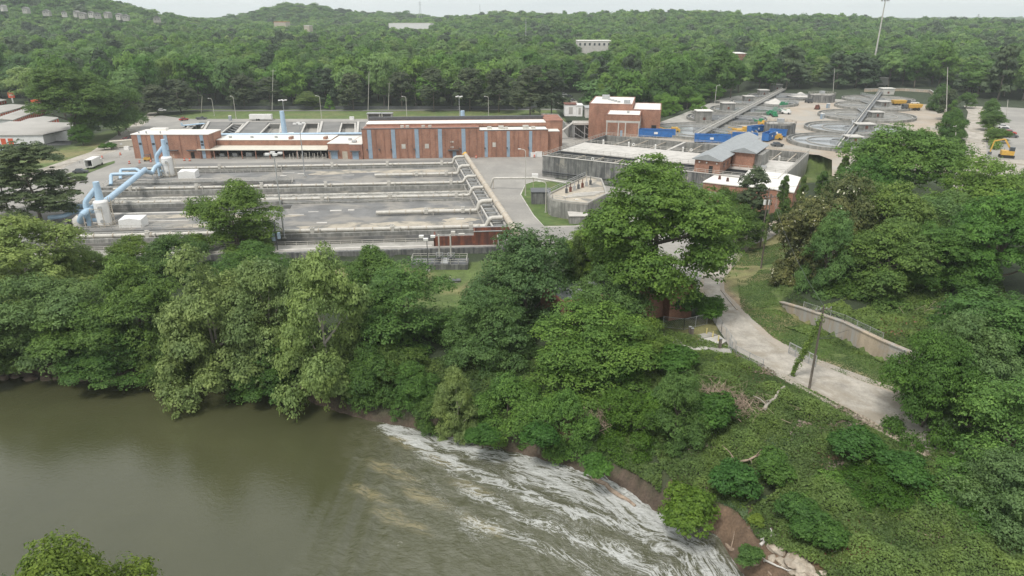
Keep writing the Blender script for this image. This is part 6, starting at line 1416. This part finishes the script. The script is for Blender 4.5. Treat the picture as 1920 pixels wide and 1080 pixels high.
for i, (x, y) in enumerate([(243,307),(262,306),(283,304),(346,301.5),(356,302),(192,297),(226,291),(1002,295),(893,296.5)]):
    w_ = ['at the left front corner of the basin','by the forklift, left of it','right beside the forklift','by the dark doorway of the left brick building','just right of the one by the dark doorway','in the middle of the yard','by the asphalt patch in the yard','near the white boxes at the end of the hall','beside the header pipe end'][i]
    t = thing('traffic_barrel', 'orange traffic barrel '+w_, 'barrel', G(x, y), 0, 'orange traffic barrels'); MB().cyl(0, 0, 0, 1.0, .34, 12, .26).build('drum', 'orange', t); MB().cyl(0, 0, .45, .62, .33, 12).build('band', 'white', t); MB().cyl(0, 0, 0, .1, .5, 12).build('foot', 'black', t)
for x0, x1, lab in ((689,713,'left open front shelter on the far lawn'),(716,735,'right grey open shelter on the far lawn')):
    a, b = G(x0, 225), G(x1, 225); w = (b-a).length; t = thing('shelter', lab, 'shelter', a, group='small shelters on the far lawn')
    MB().box(0, .5, 0, 4, 0, 3.2).box(w-.5, w, 0, 4, 0, 3.2).box(.5, w-.5, 3.6, 4, 0, 3.2).build('wall', 'concrete', t); MB().box(-.3, w+.3, -.3, 4.3, 3.2, 3.5).build('roof', 'steel', t); MB().cbox(w/2, 1.6, 0, w*.4, 1.4, .9).build('bin', 'pipe_beige' if x0 < 700 else 'steel_dark', t)
for i, (x, y, s) in enumerate([(1010,293.5,1.3),(1000,294,1.1),(1128,334,1.0),(1003,335,1.0),(660,225,1.1),(238.5,281,.9)]):
    o = MB().box(-s, s, -s*.7, s*.7, 0, s*1.5).box(-s-.05, s+.05, -s*.75, s*.75, s*1.5, s*1.6).build('utility_box', 'white', loc=G(x, y)); tag(o, 'white utility box '+['at the corner of the big tank','left of the corner box by the hall','at the foot of the big tank wall','on the elevated pipe by the turf island','on the far lawn left of the shelters','by the beige container'][i], 'utility box', 'white utility boxes')
# ================================================================ POLES
def mast(lab, p, h, heads=3, mat='steel', grp='tall light masts', name='light_mast', rr_=.22):
    t = thing(name, lab, 'lamp', p, 0, grp); MB().tube([(0,0,0),(0,0,h)], [rr_, rr_*.5], 8).build('pole', mat, t); MB().cbox(0, 0, -.1, .9, .9, .4).build('base', 'concrete', t)
    for k in range(heads):
        a = 2*PI*k/heads+.5; x, y = math.cos(a)*1.2, math.sin(a)*1.2; MB().beam((0,0,h-.1), (x,y,h+.1), .1).build('arm', mat, t); MB().cbox(x*1.2, y*1.2, h-.15, 1.0, .7, .45).build('lamp_head', 'white', t)
    return t
mast('tall light mast rising from the front of the basin', G(533.5,447), 20.6, 4); mast('tall light mast in the middle of the dark deck', G(572,332), 17.8, 4); mast('light mast behind the canopy building next to the blue stack', G(537,249), 14.8, 4); mast('light mast on the far side of the brick hall', G(862,229), 12.8, 4)
mast('dark light pole beside the little pump station on the lawn', G(803,508,-1.4), 7.6, 3, 'steel_dark', None, 'light_mast', .14)
def street(lab, p, h, rz, mat='pipe', grp='street lamps'):
    t = thing('street_lamp', lab, 'lamp', p, rz, grp); MB().tube([(0,0,0),(0,0,h-.5),(.3,0,h),(1.6,0,h+.25)], [.15,.11,.1,.08], 8).build('pole', mat, t); MB().cbox(1.9, 0, h+.15, .8, .35, .18).build('lamp_head', 'white', t); MB().cyl(0, 0, 0, .25, .3, 8).build('base', 'concrete_light', t)
for x, y, h, rz, lab in [(985,367,13.8,2.9,'street lamp on the left tip of the turf island'),(1023,399,8.5,2.9,'street lamp in front of the dark box on the turf island'),(1067,406,4.5,0,'short lamp post near the right end of the turf island'),(603,222,11.5,3,'street lamp on the far lawn above the canopy building'),(763,221,11,3,'street lamp on the far lawn right of the shelters'),(916,221,11,3,'street lamp on the far lawn behind the hall'),(443,223,11.5,2.6,'street lamp on the far lawn left of the white trailer'),(1103,207,10,.4,'street lamp behind the sheds near the brick office'),(402,217,9,3,'thin lamp post by the far road on the left'),(1340,196,10,.4,'street lamp by the trees behind the left clarifiers')]: street(lab, G(x, y, 0 if x != 1340 else 6), h, rz)
def upole(lab, p, top, arms=1, tr=0, mat='wood', grp='wooden utility poles'):
    v = top-p; t = thing('utility_pole', lab, 'utility pole', p, 0, grp); MB().tube([(0,0,-.3), v], [.19,.12], 8).build('pole', mat, t)
    for k in range(arms): c = v*(.96-.1*k); mb = MB().beam(c+Vector((-1.3,-.4,0)), c+Vector((1.3,.4,0)), .12); mb.build('crossarm', mat, t)
    for k in range(arms):
        c = v*(.96-.1*k)
        for s_ in (-1.2, -.5, .5, 1.2): MB().cyl(c.x+s_, c.y+s_*.3, c.z+.06, c.z+.3, .06, 6).build('insulator', 'steel', t)
    for k in range(tr): c = v*.72+Vector(((-.55, .55)[k%2], 0, 0)); MB().cyl(c.x, c.y, c.z, c.z+1.1, .32, 10).build('transformer', 'white', t)
    return t
def vtop(x, y, p): return at_Y(x, y, p.y)
pb_ = G(1517,729); P1 = pb_; T1 = vtop(1545,574,pb_); upole('dark utility pole standing at the near edge of the gravel road', P1, T1, 1, 0)
pb_ = G(1426,508, .4); P2_ = pb_; T2 = vtop(1446,364,pb_); upole('weathered utility pole on the grass slope, the nearer of the leaning pair', P2_, T2, 1, 0)
pb_ = G(1425,463); P3_ = pb_; T3 = vtop(1443,352,pb_); upole('utility pole with two white transformers behind the grass slope', P3_, T3, 1, 2)
for x, y, yt, lv, ar, lab in [(510,207,130,0,1,'bare pale pole between the pines left of centre'),(690,207,134,0,0,'thin tall pole among the pines right of the broad dark pine'),(728,206,155,0,1,'utility pole with crossarm and ivy between pines'),(1774,232,126,6,0,'thin leaning pole at the far end of the hedge row'),(1887,222,187,6,0,'leaning pole in the car park'),(1562,174,128,6,0,'pale pole against the woods behind the tan yard'),(377,212,180,0,0,'short pole by the far road near the bend'),(1790,285,235,6,1,'grey pole standing in the hedge row')]:
    b_ = G(x, y, lv); upole(lab, b_, vtop(x-(-2 if x < 960 else -3), yt, b_), ar, 0, 'pipe', 'distant poles')
# wires
def wire(lab, a, b, sag=.8, r=.025, grp='overhead wires'):
    pts = [a.lerp(b, k/12)-Vector((0, 0, sag*4*(k/12)*(1-k/12))) for k in range(13)]; o_ = pts[0].copy(); o = MB().tube([p-o_ for p in pts], r, 4).build('overhead_wire', 'steel_dark', loc=o_); tag(o, lab, 'wire', grp)
wire('wire running right from the transformer pole over the magnolia', T3, at_Y(1585,330,135), .6); wire('wire from the pair of poles down to the pole by the gravel road', T2, T1, 1.5)
for k, (x, y) in enumerate([(1612,612),(1580,632)]): wire(['upper guy wire of the near pole anchored at the retaining wall','lower guy wire of the near pole anchored in the grass'][k], P1.lerp(T1, .62), G(x, y), .05, .03, 'guy wires')
wire('wire crossing over the grass slope toward the retaining wall', T2, at_Y(1560,570,112), .8)
# antenna mast
pb_ = at_Y(1640,110,560); tp = at_Y(1659,-14,560); pb_.z = Z(pb_.x, 560); t = thing('antenna_mast', 'very tall grey antenna mast rising above the woods on the right', 'antenna', pb_)
hM = tp.z-pb_.z; MB().tube([(0,0,0),(0,0,hM)], [.72, .36], 10).build('mast', 'concrete_light', t)
mb = MB()
for zz_ in (hM*.925,):
    for k in range(9): a = 2*PI*k/9; mb.cbox(math.cos(a)*2.6, math.sin(a)*2.6, zz_-1.2, .45, .45, 2.4)
    mb.ring(0, 0, zz_-.2, zz_, 2.2, 2.5, 16)
    for k in range(4): a = PI*k/4; mb.beam((-2.4*math.cos(a), -2.4*math.sin(a), zz_-.1), (2.4*math.cos(a), 2.4*math.sin(a), zz_-.1), .15)
mb.build('antenna_ring', 'steel', t); MB().cyl(0, 0, hM, hM+6, .12, 6).build('spike', 'steel', t)
for x, yt, yb_, Y, lab in ((788,3,24,1700,'faint lattice pylon on the far ridge left of centre'),(900,8,26,1700,'thin far pole on the ridge'),(986,35,60,1000,'tall thin pole in the woods above the hall'),(1831,26,45,1700,'faint lattice pylon on the far ridge at the right')):
    a, b = at_Y(x, yb_, Y), at_Y(x, yt, Y); t = thing('pylon', lab, 'pylon', (a.x, Y, a.z-12), group='far pylons and poles'); hh_ = b.z-a.z+12
    w_ = 2.5 if 'lattice' in lab else .5; mb = MB()
    for sx_ in (-1, 1):
        for sy_ in (-1, 1): mb.beam((w_*sx_, w_*sy_, 0), (w_*.15*sx_, w_*.15*sy_, hh_), .3)
    mb.build('legs', 'steel', t); MB().box(-w_*1.6, w_*1.6, -.2, .2, hh_*.84, hh_*.86).box(-w_*1.3, w_*1.3, -.2, .2, hh_*.93, hh_*.95).build('crossarm', 'steel', t)
# white water hut behind
t = thing('intake_hut', 'pale hut on legs where the right walkway reaches the woods', 'hut', G(1653,166,6), 0); MB().box(-4, 4, 0, 5, 2.4, 6.6).build('wall', 'roof_tan', t); MB().box(-4.3, 4.3, -.3, 5.3, 6.6, 7).build('roof', 'concrete_light', t); MB().box(-3, -2, 1, 2, 0, 2.4).box(2, 3, 1, 2, 0, 2.4).build('legs', 'concrete', t)
# ================================================================ NEAR RIGHT SIDE
t = thing('retaining_wall', 'old tan and grey retaining wall beside the gravel service road', 'wall', (0,0,0))
wp = [Vector((*p, 0)) for p in WALL]; hs_ = [.6, 2.2, 3.0, 3.1, 3.2, 3.2]
mb, cp = MB(), MB()
for k in range(len(wp)-1):
    a, b = wp[k], wp[k+1]; d_ = (b-a).normalized(); nrm = Vector((-d_.y, d_.x, 0))
    for m_, w_, z0_, z1_ in ((mb, .28, None, 0), (cp, .42, 0, .2)):
        q = [a-nrm*w_, b-nrm*w_, b+nrm*w_, a+nrm*w_]; hq = [hs_[k], hs_[k+1], hs_[k+1], hs_[k]]
        m_.add([(p.x, p.y, -.6 if z0_ is None else h_) for p, h_ in zip(q, hq)]+[(p.x, p.y, h_+z1_) for p, h_ in zip(q, hq)], [(3,2,1,0),(4,5,6,7),(0,1,5,4),(1,2,6,5),(2,3,7,6),(3,0,4,7)])
mb.build('panel', 'wall_retaining', t); cp.build('coping', 'wall_retaining', t)
def chain(lab, pts, h, name='chain_link_fence', step=.33, mat='steel'):
    o = pts[0].copy(); t = thing(name, lab, 'fence', o, group='chain link fences'); f, w_ = MB(), MB()
    for a, b in zip(pts[:-1], pts[1:]):
        L = (b-a).length; n = max(1, round(L/2.6))
        for k in range(n+1): p = a.lerp(b, k/n)-o; f.beam(p, p+Vector((0,0,h+.1)), .07)
        for z in (.08, h): f.beam(a-o+Vector((0,0,z)), b-o+Vector((0,0,z)), .05)
        d_ = (b-a).normalized(); m_ = int(L/step)
        for k in range(-int(h/step), m_):
            for sgn in (1, -1):
                s0 = k*step if sgn > 0 else (k+h/step)*step; s1 = s0+sgn*h
                lo_, hi_ = (s0, s1); z0_, z1_ = 0, h
                def cut(s, z, s2, z2):
                    if s < 0: z = z+(z2-z)*(0-s)/(s2-s); s = 0
                    if s > L: z = z+(z2-z)*(L-s)/(s2-s); s = L
                    return s, z
                if max(s0, s1) <= 0 or min(s0, s1) >= L: continue
                A_ = cut(s0, 0, s1, h); B_ = cut(s1, h, s0, 0)
                w_.beam(a-o+d_*A_[0]+Vector((0,0,A_[1])), a-o+d_*B_[0]+Vector((0,0,B_[1])), .012)
    f.build('frame', mat, t); w_.build('wire_mesh', mat, t); return t
gp = lambda x, y, z=0.0: (lambda p: Vector((p.x, p.y, max(z, Z(p.x, p.y)))))(G(x, y, z))
chain('chain link fence between the concrete pad and the gravel road', [gp(1335,598), gp(1352,625), gp(1378,662)], 2.0)
chain('chain link fence in front of the pump house wall', [gp(1243,613), gp(1282,618), gp(1325,608)], 2.0)
chain('leaning low wire fence along the near edge of the gravel road', [gp(1380,664), gp(1430,690)], 1.4)
chain('chain link fence on top of the retaining wall', [Vector((p.x, p.y, h_)) for p, h_ in zip(wp[1:4], hs_[1:4])], 1.3)
chain('chain link fence beside the upper road under the dark trees', [gp(1372,427), gp(1420,411), gp(1470,398)], 1.8)
t = chain('free standing mesh gate panel on the road verge beside the vine pole', [G(1478,663), G(1528,689)], 1.9, 'gate_panel', .25)
a_, b_ = G(1478,663), G(1528,689); mb = MB()
for z in (0, .95, 1.9): mb.beam(Vector((0,0,z+.05)), b_-a_+Vector((0,0,z+.05)), .11)
for k in range(5): p = (b_-a_)*(k/4); mb.beam(p, p+Vector((0,0,2)), .11)
mb.build('tube_frame', 'steel', t)
sheetp = lambda name, poly, z, mat: struct(name, MB().prism(px(poly), z-.15, z), mat)
sheetp('footpath', [(1243,627),(1275,634),(1305,640),(1300,652),(1284,650),(1243,640)], .16, 'concrete_light')
sheetp('pad_slab', [(1283,653),(1312,638),(1348,630),(1362,641),(1345,652),(1318,658),(1300,657)], .2, 'concrete_light')
sheetp('grey_slab', [(1326,655),(1350,648),(1366,650),(1371,664),(1350,665)], .24, 'concrete')
sheetp('small_slab', [(1308,629),(1330,624),(1345,629),(1316,636)], .17, 'concrete')
for i, (x, y) in enumerate([(1324.5,627),(1336,634),(1346.5,641)]):
    t = thing('bollard', ['pale yellow bollard nearest the pump house','middle one of the three pale yellow bollards','pale yellow bollard nearest the grey slab'][i], 'bollard', G(x, y), 0, 'yellow bollards by the pad'); MB().cyl(0, 0, 0, 1.15, .11, 10).build('post', 'yellow_post', t); MB().tube([(0,0,1.15),(0,0,1.22)], [.11,.04], 10).build('cap', 'yellow_post', t)
for i, (x, y, h) in enumerate([(1349,655,1.9),(1292.5,630,1.7),(1297,631,1.5)]):
    t = thing('utility_pedestal', ['grey pedestal post on the corner of the grey slab','taller grey pedestal on the grass by the fence','shorter grey pedestal on the grass by the fence'][i], 'pedestal', G(x, y), 0, 'grey pedestals by the pad'); MB().cbox(0, 0, 0, .42, .34, h).build('body', 'wood', t); MB().cbox(0, 0, h, .5, .4, .07).build('cap', 'steel', t)
chain('short blue grey gate of the fence at the corner of the grey slab', [gp(1366,655), gp(1371,664)], 2.1)
# vines on the leaning guy pole
def leafline(name, lab, cat, pts, rad, n, size, mat, seed, tint=(1,1,1)):
    rng = np.random.default_rng(seed); pts = [np.array(p) for p in pts]; t_ = rng.uniform(0, len(pts)-1.001, n); i = t_.astype(int); f = (t_-i)[:, None]
    A_ = np.array(pts)[i]; B_ = np.array(pts)[i+1]; P = A_*(1-f)+B_*f; dr_ = rng.normal(size=(n, 3)); rr_ = rad*(.5+fbm(t_*3, t_*0, 1, 3, seed))[:, None]
    P = P+dr_*rr_*.6; V = leaves(rng, P-pts[0], dr_+[0, -.2, .5], size, 1.4)
    o = fastmesh(name, V.reshape(-1, 3), np.arange(n*4).reshape(n, 4), LM[mat], cols={'clump': np.repeat(rng.uniform(.2, 1, n), 4)}); o.location = tuple(pts[0]); o.color = (*tint, 1); return tag(o, lab, cat)
vb = G(1484,704); vt = P1.lerp(T1, .88); leafline('vine_column', 'green vine climbing a slanting guy wire beside the near utility pole', 'vine', [vb, vb.lerp(vt, .3)+Vector((.1,0,.15)), vb.lerp(vt, .6), vt], .42, 1500, .2, 'green', 5, (.9,1.0,.9))
leafline('ivy_strand', 'ivy climbing the weathered utility pole on the grass slope', 'vine', [P2_.lerp(T2, .35), P2_.lerp(T2, .75)], .3, 420, .2, 'green', 6)
# lattice log, driftwood, rocks, dead brush
def log(lab, a, b, r0, r1, mat='driftwood', bend=.3, name='fallen_log', br=0, seed=0):
    rnd = random.Random(seed); a, b = Vector(a), Vector(b); t = thing(name, lab, 'log', a, 0, 'driftwood along the shore'); d_ = b-a
    pts = [d_*(k/6)+Vector((rnd.uniform(-1,1)*bend, rnd.uniform(-1,1)*bend, rnd.uniform(0,.5)*bend)) for k in range(7)]; pts[0] = Vector((0,0,0))
    MB().tube(pts, [r0+(r1-r0)*k/6 for k in range(7)], 8).build('trunk', mat, t, True)
    for k in range(br): p = pts[1+k%5]; e = p+Vector((rnd.uniform(-1,1), rnd.uniform(-1,1), rnd.uniform(.2,1)))*d_.length*.28; MB().tube([p, p.lerp(e, .5)+Vector((.1,.1,.15)), e], [r1*.9, r1*.6, r1*.25], 5).build('branch', mat, t)
    return t
def wz(x, y, z=-8.0):
    p = G(x, y, -8)
    for _ in range(10): p = G(x, y, max(-8.0, Z(p.x, p.y)))
    return p+Vector((0, 0, .15))
log('long brown log lying half in the foam', wz(1112,897), wz(1187,948), .42, .2, br=2, seed=1); log('thin pale branch bending over the water in the lower right', wz(1432,1054,-7.6), wz(1500,1082,-7.8), .12, .06, 'concrete_light', .4, br=1, seed=2)
log('thin straight pole leaning on the red mud bank', wz(1563,1034,-6), wz(1606,1062,-6.5), .08, .06, 'concrete_light', .05, seed=3); log('driftwood trunk behind the small round bush', wz(1360,1020,-7.7), wz(1440,1078,-7.9), .25, .1, 'driftwood', .4, br=4, seed=4)
log('branching pale root mass above the rocks', wz(1425,1024,-6.6), wz(1450,1000,-5.5), .2, .08, 'concrete_light', .5, br=5, seed=5); log('dark fallen branch on the middle of the slope', wz(1350,895)+Vector((0,0,.7)), wz(1440,855)+Vector((0,0,.9)), .2, .1, 'driftwood', .6, br=5, seed=6)
log('grey dead trunk lying on the upper slope below the utility pole', wz(1432,778)+Vector((0,0,.8)), wz(1468,738)+Vector((0,0,.9)), .26, .14, 'bark_pale', .25, br=2, seed=7)
for i, (x, y, n, s, lab) in enumerate([(1380,770,260,2.2,'grey brown tangle of dead vines in the middle of the slope'),(1112,800,160,1.3,'pale tangle of dead twigs on the bank below the feathery tree'),(1345,745,120,1.5,'small dead twig patch under the concrete pad'),(1820,600,260,3,'grey leafless brush beside the large tree on the hill')]):
    c_ = wz(x, y)+Vector((0,0,.8)); rnd = random.Random(i); mb = MB()
    for k in range(n):
        a = Vector((rnd.gauss(0,1)*s, rnd.gauss(0,1)*s*.6, rnd.gauss(0,.35))); mb.tube([a, a+Vector((rnd.gauss(0,.5), rnd.gauss(0,.5), rnd.gauss(.2,.4))), a+Vector((rnd.gauss(0,1), rnd.gauss(0,1), rnd.gauss(.2,.6)))], [.035,.03,.015], 3, False)
    o = mb.build('dead_brush', 'driftwood', loc=c_); tag(o, lab, 'brush', kind='stuff')
from mathutils import noise as mn
def rock(lab, x, y, s, seed, z=-7.7, sq=.55):
    p = wz(x, y)-Vector((0, 0, .2)); import bmesh
    bm = bmesh.new(); bmesh.ops.create_icosphere(bm, subdivisions=3, radius=1)
    for v in bm.verts:
        q = v.co*1.3+Vector((seed*3.1, 0, 0)); f = 1+.38*mn.noise(q)+.16*mn.noise(q*2.7); v.co = Vector((v.co.x*f*1.25, v.co.y*f, max(-.4, round(v.co.z*f*2.2)/2.2*.4+v.co.z*f*.6)*sq))*s
    me = bpy.data.meshes.new('rock'); bm.to_mesh(me); bm.free(); me.materials.append(M['rock']); o = bpy.data.objects.new('rock', me); C.objects.link(o); o.location = p; o.rotation_euler = (0, 0, seed); tag(o, lab, 'rock', 'pale rocks at the lower right shore')
for i, (x, y, s, lab) in enumerate([(1497,1052,1.35,'largest flat pale rock on the lower right shore'),(1458,1028,.95,'tilted pale slab rock below the pale roots'),(1510,1068,1.0,'flat rock below the largest pale rock'),(1449,1046,.5,'small pale rock left of the slab group'),(1466,1052,.55,'pale rock between the slab and the largest rock'),(1475,1058,.45,'small rock touching the water edge'),(1415,1074,.8,'pale rock at the bottom photo edge in the foam'),(1486,1070,.5,'small rock in front of the largest one'),(1545,1074,.35,'small pale stone on the red mud'),(1562,1070,.35,'second small pale stone on the red mud'),(1575,1076,.3,'tiny pale stone at the bottom edge of the red mud'),(1530,1079,.35,'pale stone at the bottom edge left of the small ones'),(978,846,.32,'pale stone in the mud bank right of the small sycamore'),(990,853,.28,'second stone in the mud bank right of the small sycamore'),(1003,850,.3,'reddish stone on the mud bank')]): rock(lab, x, y, s, i+1, -7.4 if x > 1440 else -7.7)
rnd = random.Random(12)
WH = ['at the far left', 'left of the overhanging sycamore', 'below the tallest sycamore']
for i in range(14):
    x = 8+i*26+rnd.uniform(-8, 8); p = G(x, 706+rnd.uniform(-1, 4)+i*.4, -7.8); 
    import bmesh
    o = None; s = rnd.uniform(.45, .9)
    bm = bmesh.new(); bmesh.ops.create_icosphere(bm, subdivisions=2, radius=1)
    for v in bm.verts: f = 1+.4*mn.noise(v.co*1.5+Vector((i*2.2, 0, 0))); v.co = Vector((v.co.x*f*1.4, v.co.y*f, v.co.z*f*.7))*s
    me = bpy.data.meshes.new('bank_rock'); bm.to_mesh(me); bm.free(); me.materials.append(M['bankrock'] if 'bankrock' in M else M.setdefault('bankrock', dirty('brown_bank_rock', (.15,.115,.085), .35, 1.2, bump=.6, fine=3))); o = bpy.data.objects.new('bank_rock', me); C.objects.link(o); o.location = p; tag(o, 'dark brown rock at the waterline '+['under the far left trees','under the leaning elm','beneath the first big sycamore'][i//5], 'rock', 'dark rocks at the waterline '+['one','two','three'][i//5])
# little pump station on the lawn
r, L = frame('pump_station', 'small sunken concrete pump station with railings and a grey hatch on the front lawn', 'pump station', G(768,505,-1.3), G(877,505,-1.3))
MB().box(0, L, 0, 4.5, -.2, 1.1).build('wall', 'concrete_dark', r); MB().box(.4, L-.4, .4, 4.1, .9, 1.16).build('floor', 'steel_dark', r)
MB().rail([(.3,.2,1.1),(L-.3,.2,1.1),(L-.3,4.3,1.1),(.3,4.3,1.1),(.3,.2,1.1)], 1.1, 1.6, .07).build('railing', 'pipe', r); MB().box(L*.53, L*.66, .3, 4.2, 1.17, 1.3).build('hatch', 'steel', r)
for x in (L*.50, L*.70): MB().cyl(x, 2.6, 1.1, 7.2, .17, 8).build('vent_pole', 'concrete_light', r); MB().rail([(x-.7,1.8,1.1),(x+.7,1.8,1.1),(x+.7,3.6,1.1),(x-.7,3.6,1.1),(x-.7,1.8,1.1)], 1.6, 1.5, .08).build('cage', 'steel', r); MB().cyl(x, 1.9, 1.1, 2.2, .4, 10).build('pump', 'steel_dark', r)
t = thing('manhole_box', 'small dark manhole box at the lower end of the front lawn', 'manhole', G(852,531,-1.5), .1); MB().box(-1.1, 1.2, 0, 1.2, 0, .45).build('box', 'concrete_dark', t); MB().box(-1.2, 1.3, -.1, 1.3, .45, .55).build('lid', 'steel_dark', t); MB().cyl(-.9, .4, .5, 1.4, .12, 8).build('valve', 'pipe', t)
# white scrub bins on the front pole
t = thing('transformer_pole', 'dark pole with two pale blue canisters at the left front of the basin', 'utility pole', WP(-55.6,2.2), 0); MB().cyl(0, 0, 0, 6.8, .14, 8).build('pole', 'steel_dark', t); MB().cyl(-.55, 0, 2.4, 4.1, .42, 12).build('canister', 'panel_blue', t); MB().cyl(.7, 0, 2.9, 4.3, .38, 12).build('canister', 'panel_blue', t)
rail_thing('low road railing on the turf edge by the access road', [G(70,322), G(150,306), G(225,296)], 'pipe', .8, 5, .1)
rail_thing('bent dark railing beside the parking corner near the box truck', [G(118,325), G(128,338), G(142,336)], 'steel_dark', 1.0, 3, .08)
wallthing('storage_fence', 'pale sloping fence wall at the right side of the storage lot', [G(104,241), G(123,246), G(141,255)], 2.4, .3, 'concrete_light', 'fence')
wallthing('road_kerb_wall', 'thin low kerb along the grass verge at the bend of the service road', [G(1352,545), G(1368,566), G(1382,582)], .25, .25, 'wall_retaining', 'kerb')
far_fence = [G(x, 204.8) for x in range(350, 1041, 60)]
wallthing('far_fence', 'dark fence line along the far road behind the lawn', far_fence, 1.8, .12, 'steel_dark', 'fence')

for a_, b_, lab in ((( 1843,214),(1856,240),'trimmed hedge by the car park, far half'),((1858,246),(1866,282),'trimmed hedge by the car park, near half with yellow green leaves')):
    A_, B_ = G(*a_, 6), G(*b_, 6); leafline('hedge', lab, 'hedge', [A_+Vector((0,0,.9)), A_.lerp(B_, .5)+Vector((0,0,1)), B_+Vector((0,0,.9))], 1.5, 2600, .5, 'bright', 9, (.85,.9,.9))
# ================================================================ AIR
hz = MB().box(-6500, 6500, -120, 5400, -25, 130).build('haze', 'white'); tag(hz, 'pale blue haze in the air', 'haze', kind='stuff')
hm = bpy.data.materials.new('haze_air'); hm.use_nodes = True; hn = hm.node_tree
for n_ in list(hn.nodes):
    if n_.type == 'BSDF_PRINCIPLED': hn.nodes.remove(n_)
pv = hn.nodes.new('ShaderNodeVolumePrincipled'); pv.inputs['Color'].default_value = (.88, .95, 1.0, 1); pv.inputs['Density'].default_value = .00014; pv.inputs['Anisotropy'].default_value = .2
hn.links.new(pv.outputs[0], [n_ for n_ in hn.nodes if n_.type == 'OUTPUT_MATERIAL'][0].inputs['Volume'])
hz.data.materials.clear(); hz.data.materials.append(hm)
